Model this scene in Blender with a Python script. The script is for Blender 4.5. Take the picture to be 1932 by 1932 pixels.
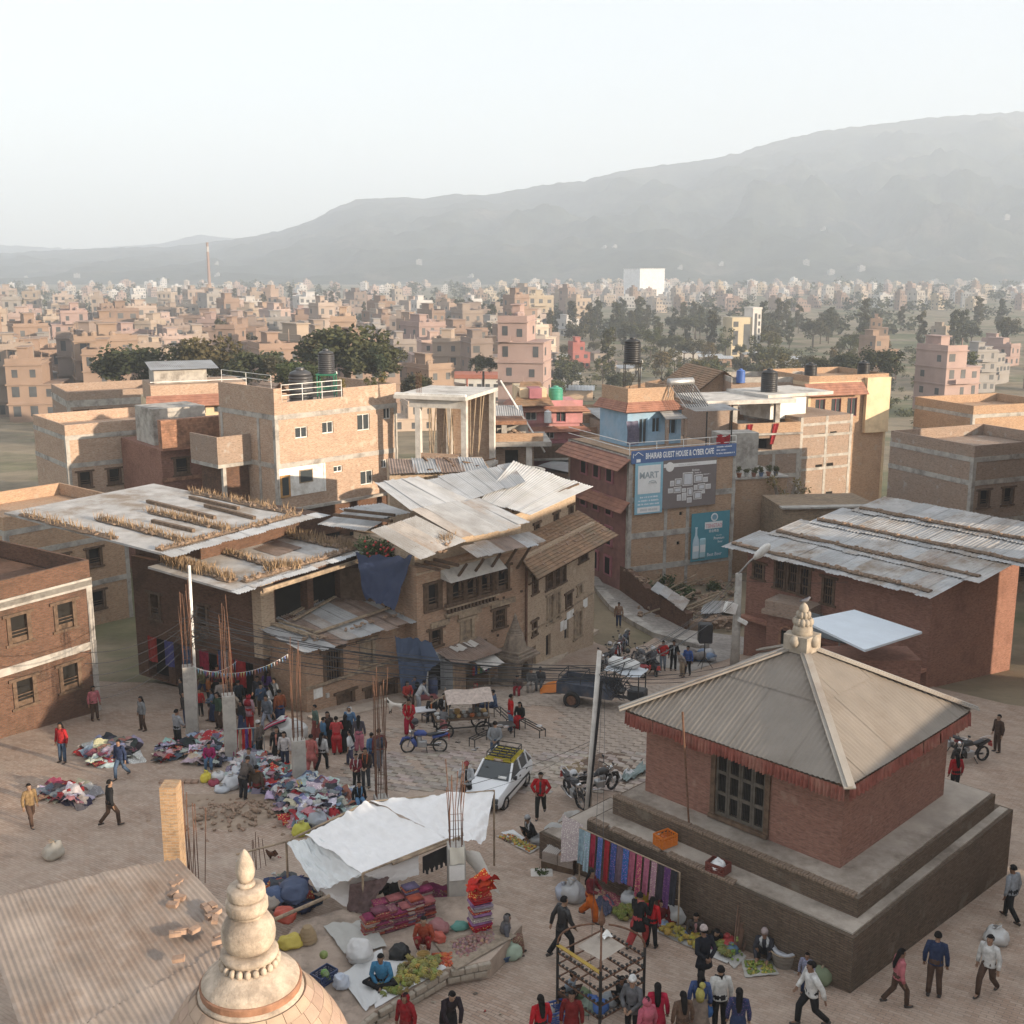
import bpy,bmesh,math,random
import numpy as np
from mathutils import Vector,Matrix,noise as mnoise
# ------------------------------------------------------------------ camera, world, sun, exposure
for _o in list(bpy.data.objects):bpy.data.objects.remove(_o)
SC=bpy.context.scene
COL=SC.collection
PITCH=math.radians(12.1);CAMZ=17.3;FU=2163.8;CU=966.0
cam_d=bpy.data.cameras.new('camera');cam_d.sensor_width=36.0;cam_d.sensor_fit='HORIZONTAL'
cam_d.lens=36.0*FU/1932.0;cam_d.clip_start=0.5;cam_d.clip_end=20000
cam_o=bpy.data.objects.new('camera',cam_d);COL.objects.link(cam_o)
cam_o.location=(0,0,CAMZ);cam_o.rotation_euler=(math.pi/2-PITCH,0,0)
SC.camera=cam_o
TO_SUN=Vector((0.84,-0.545,0.22)).normalized()
SUN_EL=math.asin(TO_SUN.z)
world=bpy.data.worlds.new('World');SC.world=world;world.use_nodes=True
_nt=world.node_tree
_sky=_nt.nodes.new('ShaderNodeTexSky');_sky.sky_type='NISHITA';_sky.sun_disc=False
_sky.sun_elevation=SUN_EL;_sky.sun_rotation=math.atan2(TO_SUN.x,TO_SUN.y)
_sky.altitude=1400;_sky.air_density=1.2;_sky.dust_density=3.0;_sky.ozone_density=1.0
_bg=_nt.nodes['Background'];_bg.inputs['Strength'].default_value=0.05
_hz=_nt.nodes.new('ShaderNodeMix');_hz.data_type='RGBA';_hz.blend_type='ADD';_hz.inputs[0].default_value=1.0
_hz.inputs[7].default_value=(8.0,8.05,8.15,1)
_nt.links.new(_sky.outputs['Color'],_hz.inputs[6]);_nt.links.new(_hz.outputs[2],_bg.inputs['Color'])
sun_d=bpy.data.lights.new('sun','SUN');sun_d.energy=5.0;sun_d.angle=math.radians(0.6);sun_d.color=(1.0,0.82,0.62)
sun_o=bpy.data.objects.new('sun',sun_d);COL.objects.link(sun_o)
sun_o.rotation_euler=TO_SUN.to_track_quat('Z','Y').to_euler()
sun_o.location=(60,-40,60)
SC.view_settings.view_transform='Standard';SC.view_settings.look='None'
SC.view_settings.exposure=0.84;SC.view_settings.gamma=1.0;SC.view_settings.use_curve_mapping=False
cy=SC.cycles
cy.use_denoising=True
cy.max_bounces=6;cy.diffuse_bounces=3;cy.glossy_bounces=2;cy.transmission_bounces=3;cy.transparent_max_bounces=6;cy.volume_bounces=3
cy.use_adaptive_sampling=True;cy.adaptive_threshold=0.02
cy.caustics_reflective=False;cy.caustics_refractive=False
def bake(o):
 """evaluate one object's modifiers or lettering in a side scene and return the mesh"""
 sc=bpy.data.scenes.get('workbench')or bpy.data.scenes.new('workbench')
 sc.collection.objects.link(o);vl=sc.view_layers[0];vl.update()
 me=bpy.data.meshes.new_from_object(o.evaluated_get(vl.depsgraph));d=o.data;bpy.data.objects.remove(o)
 (bpy.data.meshes if isinstance(d,bpy.types.Mesh)else bpy.data.curves).remove(d)
 bpy.data.scenes.remove(sc);return me
RND=random.Random(7)
def rr(a,b):return RND.uniform(a,b)
# ------------------------------------------------------------------ ground profile and picture -> place helpers
GP=[(-600,0),(24,0),(40,-1.5),(50,-2.5),(66,-5.0),(85,-5.5),(300,-16),(1500,-16),(9000,-16)]
def gz(y):
 for(a,b),(c,d)in zip(GP,GP[1:]):
  if y<=c:return b+(d-b)*(y-a)/(c-a)
 return-16.0
def ray(u,v):
 a=(u-CU)/FU;b=-(v-CU)/FU
 return(a,math.cos(PITCH)+b*math.sin(PITCH),-math.sin(PITCH)+b*math.cos(PITCH))
def G(u,v,dz=0.0):
 r=ray(u,v);lo,hi=1.0,6000.0
 for _ in range(50):
  m=(lo+hi)/2
  if CAMZ+r[2]/r[1]*m>gz(m)+dz:lo=m
  else:hi=m
 t=lo/r[1]
 return Vector((r[0]*t,lo,CAMZ+r[2]*t))
def D(u,v,y):
 r=ray(u,v);t=y/r[1]
 return Vector((r[0]*t,y,CAMZ+r[2]*t))
def Zp(u,v,z):
 r=ray(u,v);t=(z-CAMZ)/r[2]
 return Vector((r[0]*t,r[1]*t,z))
 # ------------------------------------------------------------------ materials (all procedural)
MATS={}
def _mat(name,fn,rough=0.85,metal=0.0,spec=0.3):
 if name in MATS:return MATS[name]
 m=bpy.data.materials.new(name);m.use_nodes=True
 nt=m.node_tree;b=nt.nodes['Principled BSDF']
 b.inputs['Roughness'].default_value=rough;b.inputs['Metallic'].default_value=metal
 b.inputs['Specular IOR Level'].default_value=spec
 fn(nt,b);MATS[name]=m
 return m
def N(nt,t,**kw):
 n=nt.nodes.new(t)
 for k,v in kw.items():
  if k.startswith('i_'):n.inputs[k[2:].replace('_',' ')].default_value=v
  else:setattr(n,k,v)
 return n
def c4(c):return(c[0],c[1],c[2],1.0)
def ramp(nt,fac,stops):
 r=N(nt,'ShaderNodeValToRGB');e=r.color_ramp.elements
 while len(e)<len(stops):e.new(0.5)
 for el,(p,c)in zip(e,stops):el.position=p;el.color=c4(c)
 nt.links.new(fac,r.inputs['Fac']);return r.outputs['Color']
def mix(nt,fac,a,b,mode='MIX'):
 n=N(nt,'ShaderNodeMix',data_type='RGBA',blend_type=mode)
 if isinstance(fac,float):n.inputs[0].default_value=fac
 else:nt.links.new(fac,n.inputs[0])
 for s,i in((a,6),(b,7)):
  if isinstance(s,tuple):n.inputs[i].default_value=c4(s)
  else:nt.links.new(s,n.inputs[i])
 return n.outputs[2]
def coords(nt,kind='Object',scale=(1,1,1)):
 tc=N(nt,'ShaderNodeTexCoord');mp=N(nt,'ShaderNodeMapping');mp.inputs['Scale'].default_value=scale
 nt.links.new(tc.outputs[kind],mp.inputs['Vector']);return mp.outputs['Vector']
def noise(nt,vec,scale,detail=5.0,rough=0.6):
 n=N(nt,'ShaderNodeTexNoise',i_Scale=scale,i_Detail=detail,i_Roughness=rough)
 if vec is not None:nt.links.new(vec,n.inputs['Vector'])
 return n.outputs['Fac']
def bump(nt,b,h,strength=0.4,dist=0.02):
 n=N(nt,'ShaderNodeBump',i_Strength=strength,i_Distance=dist)
 nt.links.new(h,n.inputs['Height']);nt.links.new(n.outputs['Normal'],b.inputs['Normal'])
def objrand(nt):
 return N(nt,'ShaderNodeObjectInfo').outputs['Random']
def M_plain(name,c,var=0.25,scale=3.0,rough=0.85,metal=0.0,bs=0.25,spec=0.3,dirt=None):
 def f(nt,b):
  v=coords(nt)
  n=noise(nt,v,scale)
  col=ramp(nt,n,[(0.3,tuple(x*(1-var)for x in c)),(0.7,tuple(min(1,x*(1+var))for x in c))])
  if dirt:
   n2=noise(nt,v,scale*0.35,6.0,0.7)
   col=mix(nt,ramp(nt,n2,[(0.48,(0,0,0)),(0.66,(1,1,1))]),col,dirt)
  nt.links.new(col,b.inputs['Base Color'])
  if bs:bump(nt,b,noise(nt,v,scale*6),bs,0.02)
 return _mat(name,f,rough,metal,spec)
def M_objcol(name,var=0.2,scale=6.0,rough=0.9,bs=0.4,spec=0.2,pattern=False):
 def f(nt,b):
  v=coords(nt);oi=N(nt,'ShaderNodeObjectInfo')
  n=noise(nt,v,scale)
  col=mix(nt,ramp(nt,n,[(0.3,(1-var,)*3),(0.7,(1,1,1))]),(0,0,0),oi.outputs['Color'])
  if pattern:
   vo=N(nt,'ShaderNodeTexVoronoi',i_Scale=22.0);nt.links.new(v,vo.inputs['Vector'])
   k=ramp(nt,vo.outputs['Distance'],[(0.28,(1,1,1)),(0.34,(0,0,0))])
   hs=N(nt,'ShaderNodeHueSaturation',i_Hue=0.62,i_Saturation=0.8,i_Value=1.6);nt.links.new(col,hs.inputs['Color'])
   col=mix(nt,k,col,hs.outputs['Color'])
  nt.links.new(col,b.inputs['Base Color'])
  if bs:bump(nt,b,noise(nt,v,scale*1.6,3.0),bs,0.03)
 return _mat(name,f,rough,0.0,spec)
def M_brick(name,c1,c2,mortar,bw=0.23,rh=0.075,dirt=(0.12,0.10,0.08),dirt_amt=0.6,warm=None,msize=0.011,patch=None,bs=0.5):
 def f(nt,b):
  v=coords(nt,'UV')
  br=N(nt,'ShaderNodeTexBrick',offset=0.5);br.inputs['Scale'].default_value=1.0
  br.inputs['Brick Width'].default_value=bw;br.inputs['Row Height'].default_value=rh
  br.inputs['Mortar Size'].default_value=msize;br.inputs['Mortar Smooth'].default_value=0.2;br.inputs['Bias'].default_value=-0.1
  br.inputs['Color1'].default_value=c4(c1);br.inputs['Color2'].default_value=c4(c2);br.inputs['Mortar'].default_value=c4(mortar)
  w=N(nt,'ShaderNodeVectorMath',operation='ADD');nv=N(nt,'ShaderNodeTexNoise',i_Scale=2.5,i_Detail=2.0)
  nt.links.new(v,nv.inputs['Vector'])
  sc=N(nt,'ShaderNodeVectorMath',operation='SCALE');sc.inputs['Scale'].default_value=0.035
  nt.links.new(nv.outputs['Color'],sc.inputs[0]);nt.links.new(v,w.inputs[0]);nt.links.new(sc.outputs[0],w.inputs[1])
  nt.links.new(w.outputs[0],br.inputs['Vector'])
  col=br.outputs['Color']
  # single bricks of other firing colours
  st=N(nt,'ShaderNodeMapping');st.inputs['Scale'].default_value=(1/bw,1/rh,1);nt.links.new(w.outputs[0],st.inputs['Vector'])
  wn=N(nt,'ShaderNodeTexNoise',i_Scale=1.1,i_Detail=1.0);nt.links.new(st.outputs[0],wn.inputs['Vector'])
  col=mix(nt,ramp(nt,wn.outputs['Fac'],[(0.35,(0.76,0.74,0.72)),(0.52,(1,1,1)),(0.68,(1.0,0.94,0.87))]),(0,0,0),col)
  n2=noise(nt,v,0.55,7.0,0.65)
  col=mix(nt,ramp(nt,n2,[(0.50,(0,0,0)),(0.72,(dirt_amt,)*3)]),col,dirt)
  if patch:
   n3=noise(nt,v,0.9,5.0,0.6)
   col=mix(nt,ramp(nt,n3,[(0.60,(0,0,0)),(0.66,(0.75,)*3)]),col,patch)
  n4=noise(nt,v,3.0,6.0,0.7)
  col=mix(nt,ramp(nt,n4,[(0.3,(0.84,)*3),(0.7,(1,1,1))]),(0,0,0),col)
  nt.links.new(col,b.inputs['Base Color'])
  inv=N(nt,'ShaderNodeMath',operation='SUBTRACT');inv.inputs[0].default_value=1.0;nt.links.new(br.outputs['Fac'],inv.inputs[1])
  ad=N(nt,'ShaderNodeMath',operation='ADD');nt.links.new(inv.outputs[0],ad.inputs[0]);nt.links.new(noise(nt,v,25.0,3.0),ad.inputs[1])
  bump(nt,b,ad.outputs[0],bs,0.02)
 return _mat(name,f,0.92,0.0,0.15)
 # ------------------------------------------------------------------ mesh helpers
def box(bm,x0,x1,y0,y1,z0,z1,rot=None,at=None):
 vs=[bm.verts.new((x,y,z))for z in(z0,z1)for y in(y0,y1)for x in(x0,x1)]
 for f in((0,2,3,1),(4,5,7,6),(0,1,5,4),(1,3,7,5),(3,2,6,7),(2,0,4,6)):
  bm.faces.new([vs[i]for i in f])
 if rot is not None:
  for v in vs:v.co=rot@v.co
 if at is not None:
  for v in vs:v.co+=Vector(at)
 return vs
def bar(bm,a,b,w=0.05,h=None,n=None,up=(0,0,1)):
 """straight member between two points: square (w x h) or, with n, a round tube of radius w (h = end radius)"""
 a=Vector(a);b=Vector(b);d=(b-a)
 if d.length<1e-6:return
 d.normalize();upv=Vector(up)
 if abs(d.dot(upv))>0.98:upv=Vector((1,0,0))
 s=d.cross(upv).normalized();t=s.cross(d).normalized()
 if n:
  r0=w;r1=w if h is None else h
  ra=[bm.verts.new(a+(s*math.cos(k*2*math.pi/n)+t*math.sin(k*2*math.pi/n))*r0)for k in range(n)]
  rb=[bm.verts.new(b+(s*math.cos(k*2*math.pi/n)+t*math.sin(k*2*math.pi/n))*r1)for k in range(n)]
  for k in range(n):bm.faces.new((ra[k],ra[(k+1)%n],rb[(k+1)%n],rb[k]))
  bm.faces.new(list(reversed(ra)));bm.faces.new(rb)
 else:
  hh=(h or w)/2;ww=w/2
  q=[(-ww,-hh),(ww,-hh),(ww,hh),(-ww,hh)]
  ra=[bm.verts.new(a+s*x+t*y)for x,y in q];rb=[bm.verts.new(b+s*x+t*y)for x,y in q]
  for k in range(4):bm.faces.new((ra[k],ra[(k+1)%4],rb[(k+1)%4],rb[k]))
  bm.faces.new(list(reversed(ra)));bm.faces.new(rb)
def tube(bm,pts,r,n=5,caps=True):
 """swept round tube through points; r a number or a list"""
 pts=[Vector(p)for p in pts];rings=[]
 prev=None
 for i,p in enumerate(pts):
  d=(pts[min(i+1,len(pts)-1)]-pts[max(i-1,0)])
  if d.length<1e-9:d=Vector((0,0,1))
  d.normalize()
  ref=prev if prev is not None else(Vector((0,0,1))if abs(d.z)<0.9 else Vector((1,0,0)))
  s=d.cross(ref)
  if s.length<1e-6:s=d.cross(Vector((1,0.3,0.2)))
  s.normalize();t=s.cross(d).normalized();prev=t
  q=r[i]if isinstance(r,(list,tuple))else r
  q=q if isinstance(q,tuple)else(q,q)
  rings.append([bm.verts.new(p+s*math.cos(k*2*math.pi/n)*q[0]+t*math.sin(k*2*math.pi/n)*q[1])for k in range(n)])
 for a,b in zip(rings,rings[1:]):
  for k in range(n):bm.faces.new((a[k],a[(k+1)%n],b[(k+1)%n],b[k]))
 if caps:bm.faces.new(list(reversed(rings[0])));bm.faces.new(rings[-1])
 return rings
def lathe(bm,prof,n=24,at=(0,0,0),wob=0.0,seed=0,cap=True,sx=1.0,sy=1.0):
 rings=[]
 for i,(r,z)in enumerate(prof):
  ring=[]
  for k in range(n):
   a=k*2*math.pi/n
   q=r*(1+wob*mnoise.noise(Vector((math.cos(a)*1.7+seed,math.sin(a)*1.7,z*2.5+seed))))
   ring.append(bm.verts.new((at[0]+q*sx*math.cos(a),at[1]+q*sy*math.sin(a),at[2]+z)))
  rings.append(ring)
 for a,b in zip(rings,rings[1:]):
  for k in range(n):bm.faces.new((a[k],a[(k+1)%n],b[(k+1)%n],b[k]))
 if cap:bm.faces.new(list(reversed(rings[0])));bm.faces.new(rings[-1])
 return rings
def grid(bm,nx,ny,fn):
 vs=[[bm.verts.new(fn(i/nx,j/ny))for i in range(nx+1)]for j in range(ny+1)]
 for j in range(ny):
  for i in range(nx):bm.faces.new((vs[j][i],vs[j][i+1],vs[j+1][i+1],vs[j+1][i]))
 return vs
def uvbox(me):
 if not me.uv_layers:me.uv_layers.new(name='UVMap')
 uv=me.uv_layers[0].data
 for p in me.polygons:
  n=p.normal;ax,ay,az=abs(n.x),abs(n.y),abs(n.z)
  for li in p.loop_indices:
   c=me.vertices[me.loops[li].vertex_index].co
   uv[li].uv=(c.x,c.y)if az>ax and az>ay*1.0 and az>0.75 else((c.x,c.z)if ay>=ax else(c.y,c.z))
def mesh(name,bm,smooth=False,uv=True):
 me=bpy.data.meshes.new(name)
 bmesh.ops.recalc_face_normals(bm,faces=bm.faces)
 bm.to_mesh(me);bm.free()
 if smooth:me.shade_smooth()
 if uv:uvbox(me)
 return me
def put(name,me,m=None,parent=None,loc=(0,0,0),rot=(0,0,0),scale=(1,1,1),color=None,label=None,cat=None,group=None,kind=None):
 """link a mesh (or bmesh) as ONE object"""
 if isinstance(me,bmesh.types.BMesh):me=mesh(name,me)
 if m is not None:
  for k in(m if isinstance(m,(list,tuple))else(m,)):
   if not any(x==k for x in me.materials):me.materials.append(k)
 o=bpy.data.objects.new(name,me);COL.objects.link(o)
 o.location=loc;o.rotation_euler=rot;o.scale=scale
 if parent is not None:o.parent=parent
 if color is not None:o.color=c4(color)
 return tag(o,label,cat,group,kind)
def tag(o,label=None,cat=None,group=None,kind=None):
 if label:o['label']=label
 if cat:o['category']=cat
 if group:o['group']=group
 if kind:o['kind']=kind
 return o
def thing(name,label,cat,loc=(0,0,0),rotz=0.0,group=None):
 o=bpy.data.objects.new(name,None);COL.objects.link(o);o.empty_display_size=0.2
 o.location=loc;o.rotation_euler=(0,0,rotz)
 return tag(o,label,cat,group)
def BM():return bmesh.new()
def copy_tree(root,loc=None,rotz=None,label=None,scale=None):
 r=root.copy();COL.objects.link(r)
 if loc is not None:r.location=loc
 if rotz is not None:r.rotation_euler=(0,0,rotz)
 if label:r['label']=label
 if scale:r.scale=scale
 for ch in KIDS(root):
  c=ch.copy();COL.objects.link(c);c.parent=r
  for g in KIDS(ch):
   d=g.copy();COL.objects.link(d);d.parent=c
 return r
def KIDS(o):return[c for c in bpy.data.objects if c.parent==o]
def fbm(p,oct=4):
 s=0;a=1
 for _ in range(oct):
  s+=a*mnoise.noise(p);p=p*2.03;a*=0.5
 return s
 # ------------------------------------------------------------------ shared materials
m_conc=M_plain('concrete',(0.40,0.375,0.34),0.22,2.0,0.9,0,0.3,0.2,dirt=(0.20,0.18,0.16))
m_conc_l=M_plain('pale_concrete',(0.56,0.53,0.49),0.15,1.5,0.9,0,0.3,0.2,dirt=(0.32,0.29,0.26))
m_wood=M_plain('old_wood',(0.115,0.075,0.05),0.4,5.0,0.8,0,0.4)
m_wood_p=M_plain('pale_wood',(0.34,0.26,0.18),0.3,5.0,0.85,0,0.4,dirt=(0.17,0.13,0.10))
m_dark=M_plain('painted_inside_shade',(0.018,0.016,0.014),0.2,2.0,0.95,0,0)  # near-black colour stands in for the shade inside openings
m_steel=M_plain('steel',(0.42,0.42,0.42),0.15,3.0,0.45,0.7,0.1,0.5)
m_rust=M_plain('rusty_bar',(0.16,0.085,0.055),0.4,9.0,0.85,0.2,0.4)
m_iron=M_plain('dark_iron',(0.045,0.042,0.04),0.3,6.0,0.6,0.4,0.2)
m_black=M_plain('black_plastic',(0.022,0.022,0.024),0.3,4.0,0.5,0,0.1,0.4)
m_white=M_plain('white_paint',(0.78,0.77,0.74),0.08,2.0,0.6,0,0.1,0.3,dirt=(0.5,0.47,0.42))
m_glass=_mat('window_glass',lambda nt,b:b.inputs['Base Color'].__setattr__('default_value',(0.05,0.06,0.065,1)),0.08,0.0,0.6)
m_cloth=M_objcol('cloth',0.45,7.0,bs=0.9)
m_print=M_objcol('printed_cloth',0.25,9.0,pattern=True)
m_plastic=M_objcol('plastic',0.15,4.0,0.45,0.1,0.5)
m_paintc=M_objcol('painted',0.2,2.5,0.8,0.2,0.3)
m_skin=M_objcol('skin',0.12,20.0,0.55,0.0,0.35)
m_sheet=M_objcol('plastic_sheet',0.10,3.0,0.6,0.25,0.35)
m_terra=M_plain('terracotta',(0.31,0.165,0.105),0.35,4.0,0.9,0,0.3,dirt=(0.16,0.09,0.06))
# ------------------------------------------------------------------ the land: ground, hills, haze
def m_ground_fn(nt,b):
 v=coords(nt)
 n=noise(nt,v,0.02,8.0,0.65)
 col=ramp(nt,n,[(0.34,(0.13,0.14,0.065)),(0.43,(0.19,0.18,0.10)),(0.50,(0.31,0.25,0.17)),(0.57,(0.26,0.21,0.14)),(0.64,(0.12,0.13,0.06))])
 n2=noise(nt,v,0.15,6.0,0.7)
 col=mix(nt,ramp(nt,n2,[(0.35,(0.6,)*3),(0.65,(1,1,1))]),(0,0,0),col)
 nt.links.new(col,b.inputs['Base Color']);bump(nt,b,noise(nt,v,3.0),0.5,0.1)
m_land=_mat('valley_soil',m_ground_fn,0.95)
bm=BM()
_xs=[-5500,-3000,-1500,-600,-250,-100,-40,0,40,100,250,600,1500,3000,5500]
_ys=[-380,-100,0,24,40,50,66,85,130,200,300,420,600,900,1500,2300,3500,6300]
_g=[[bm.verts.new((x,y,gz(y)-0.02))for x in _xs]for y in _ys]
for j in range(len(_ys)-1):
 for i in range(len(_xs)-1):bm.faces.new((_g[j][i],_g[j][i+1],_g[j+1][i+1],_g[j+1][i]))
put('ground',bm,m_land,kind='structure',label='dusty ground of the town and the valley floor beyond')
def hill_mat(name,c1,c2,c3):
 def f(nt,b):
  v=coords(nt)
  n=noise(nt,v,0.006,8.0,0.65);n2=noise(nt,v,0.03,9.0,0.75)
  col=ramp(nt,n,[(0.38,c1),(0.55,c2),(0.68,c3)])
  col=mix(nt,ramp(nt,n2,[(0.38,(0.35,)*3),(0.6,(1.15,)*3)]),(0,0,0),col)
  nt.links.new(col,b.inputs['Base Color']);bump(nt,b,n2,.7,6.0)
 return _mat(name,f,0.95,0,0.1)
def ridge(name,prof,ydist,ybase,label,m,rough=1.0,nx=260,ny=46,tree=7.0):
 us=[p[0]for p in prof];vs=[p[1]for p in prof]
 bm=BM()
 def fn(s,t):
  u=us[0]+(us[-1]-us[0])*s
  v=float(np.interp(u,us,vs))
  top=D(u,v,ydist)
  x=top.x*(ybase+(ydist-ybase)*min(t,1.0))/ydist if t<=1 else top.x
  y=ybase+(ydist-ybase)*t
  q=t if t<=1 else max(0.0,2.2-1.2*t)
  prof_t=q**0.75 if q<1 else 1.0
  z=-16.5+(top.z+16.5)*(0.25*q+0.75*q**1.6)
  p=Vector((x*0.0016,y*0.0016,3.1))
  amp=(top.z+16)*0.30*math.sin(min(q,1.0)*math.pi)*rough
  z+=amp*(1-abs(mnoise.noise(p*1.9))*2.2)*0.55+amp*0.5*fbm(p*5,3)
  z+=tree*mnoise.noise(Vector((x*0.035,y*0.035,1)))*min(1,q*3)
  return(x,y,max(z,-17))
 grid(bm,nx,ny,fn)
 return put(name,mesh(name,bm,True),m,kind='structure',label=label)
m_hill=hill_mat('hill_forest',(0.035,0.045,0.03),(0.06,0.068,0.045),(0.14,0.12,0.09))
ridge('hills',[(-300,500),(0,478),(200,468),(321,466),(400,456),(470,447),(530,435),(590,415),(640,388),(680,375),(760,372),(800,375),(850,366),(920,368),(990,355),(1030,348),(1100,341),(1150,328),(1200,318),(1260,310),(1330,302),(1400,287),(1450,270),(1500,258),(1560,245),(1610,240),(1750,222),(1932,210),(2250,215)],4000,2150,'long forested ridge rising to the right behind the hazy town',m_hill)
ridge('hills',[(-300,470),(0,462),(150,470),(300,460),(345,450),(372,442),(410,447),(470,452),(600,460),(900,470)],5600,4700,'faint far ridge at the left edge, paler than the main hills',m_hill,0.4,120,16)
# the hazy air: one closed box round the camera and everything built
def m_haze_fn():
 m=bpy.data.materials.new('hazy_air');m.use_nodes=True;nt=m.node_tree
 nt.nodes.remove(nt.nodes['Principled BSDF'])
 pv=N(nt,'ShaderNodeVolumePrincipled');pv.inputs['Color'].default_value=(0.81,0.895,1.0,1);pv.inputs['Density'].default_value=HAZE
 pv.inputs['Anisotropy'].default_value=0.0
 nt.links.new(pv.outputs[0],nt.nodes['Material Output'].inputs['Volume']);return m
HAZE=0.00033
bm=BM();box(bm,-5600,5600,-400,6400,-18.5,545)
put('haze',mesh('haze',bm),m_haze_fn(),kind='stuff',label='pale dusty haze hanging over the whole valley')
# ------------------------------------------------------------------ building kit
m_br_lit=M_brick('tan_brick',(0.49,0.31,0.21),(0.56,0.40,0.29),(0.50,0.43,0.36),patch=(0.56,0.46,0.37),dirt=(0.30,0.20,0.15),dirt_amt=0.45)
m_br_old=M_brick('old_brick',(0.44,0.255,0.16),(0.53,0.345,0.235),(0.38,0.30,0.225),rh=0.07,dirt=(0.30,0.22,0.165),dirt_amt=0.6,patch=(0.50,0.38,0.27))
m_br_plast=M_brick('plastered_brick',(0.52,0.38,0.265),(0.56,0.43,0.31),(0.50,0.41,0.31),rh=0.07,dirt=(0.40,0.29,0.21),dirt_amt=0.6,patch=(0.58,0.47,0.35))
m_br_or=M_brick('orange_brick',(0.48,0.285,0.17),(0.54,0.355,0.225),(0.46,0.38,0.30),dirt=(0.30,0.20,0.14),dirt_amt=0.55,patch=(0.42,0.33,0.25))
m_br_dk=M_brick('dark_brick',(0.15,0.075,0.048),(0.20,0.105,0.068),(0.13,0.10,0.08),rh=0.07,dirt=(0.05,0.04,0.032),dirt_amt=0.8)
m_br_red=M_brick('red_brick',(0.30,0.15,0.11),(0.36,0.19,0.145),(0.24,0.15,0.11),rh=0.065,dirt=(0.14,0.07,0.05),dirt_amt=0.6,msize=0.008)
m_br_gr=M_brick('grey_brick',(0.36,0.245,0.18),(0.42,0.30,0.23),(0.38,0.33,0.28),dirt=(0.30,0.25,0.21),dirt_amt=0.7,patch=(0.42,0.39,0.35))
m_blue=M_plain('blue_plaster',(0.25,0.39,0.52),0.15,1.5,0.85,0,0.2,dirt=(0.30,0.40,0.50))
m_pink=M_plain('pink_plaster',(0.52,0.24,0.24),0.15,1.5,0.85,0,0.2,dirt=(0.40,0.22,0.20))
m_mauve=M_plain('mauve_plaster',(0.34,0.14,0.16),0.18,1.5,0.85,0,0.2)
m_cream=M_plain('cream_plaster',(0.66,0.52,0.34),0.12,1.2,0.85,0,0.2,dirt=(0.5,0.38,0.26))
m_tin=M_plain('tin_sheet',(0.47,0.475,0.48),0.14,0.9,0.55,0.15,0.12,0.4,dirt=(0.38,0.37,0.36))
m_tin2=M_plain('grey_tin_sheet',(0.385,0.385,0.385),0.16,0.9,0.6,0.15,0.12,0.4,dirt=(0.27,0.255,0.24))
m_tin3=M_plain('rusty_tin_sheet',(0.26,0.195,0.16),0.3,1.3,0.75,0.1,0.15,0.3,dirt=(0.20,0.12,0.08))
m_tin_b=M_plain('dull_tin_sheet',(0.42,0.42,0.42),0.2,1.1,0.6,0.12,0.15,0.35,dirt=(0.33,0.28,0.24))
m_tin2_b=M_plain('stained_tin_sheet',(0.36,0.33,0.305),0.25,1.2,0.65,0.1,0.15,0.35,dirt=(0.26,0.19,0.14))
TINV={'tin_sheet':(m_tin,m_tin,m_tin_b),'grey_tin_sheet':(m_tin2,m_tin2,m_tin2_b,m_tin_b),'rusty_tin_sheet':(m_tin3,m_tin3,m_tin2_b)}
m_slab=M_plain('grey_roof_felt',(0.42,0.405,0.39),0.2,1.2,0.9,0,0.4,dirt=(0.25,0.20,0.155))
m_tile=M_plain('clay_roof_tile',(0.27,0.17,0.105),0.35,2.0,0.9,0,0.6,dirt=(0.20,0.15,0.10))
m_tile_r=M_plain('red_roof_tile',(0.33,0.165,0.115),0.25,2.0,0.85,0,0.5,dirt=(0.24,0.12,0.09))
m_rubble=M_plain('rubble_stone',(0.27,0.19,0.135),0.35,4.0,0.95,0,0.6)
m_earth=M_plain('roof_earth',(0.17,0.12,0.085),0.4,5.0,0.95,0,0.8)
def pmat(root):
 return Matrix.Translation(root.location)@Matrix.Rotation(root.rotation_euler.z,4,'Z')
def wput(name,bm,m,root,**kw):
 """a part built in world coordinates, hung under a root that stands anywhere"""
 o=put(name,bm,m,None,**kw);o.parent=root;o.matrix_parent_inverse=pmat(root).inverted();return o
def corr(bm,a,b,c,d,pitch=0.17,amp=0.026,nv=1,sag=0.0,jag=0.0,thick=True):
 """corrugated sheet: a,b the upper edge, d,c the lower edge; the grooves run from a-b down to d-c"""
 a,b,c,d=map(Vector,(a,b,c,d));n=(b-a).cross(d-a).normalized()
 if n.z<0:n=-n
 w=max((b-a).length,(c-d).length);nu=max(6,int(w/pitch*4))
 sd=a.x*3.1+a.y
 def fn(s,t):
  p=a.lerp(b,s).lerp(d.lerp(c,s),t)
  e=math.sin(s*w/pitch*2*math.pi)*amp-sag*math.sin(s*math.pi)*0.5+0.025*mnoise.noise(Vector((s*6+sd,t*4,sd)))
  if jag and t>0.99:p=p+(d-a).normalized()*jag*mnoise.noise(Vector((int(s*w/0.75)*1.7+sd,3.3,0.1)))
  return p+n*e
 grid(bm,nu,nv,fn)
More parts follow.
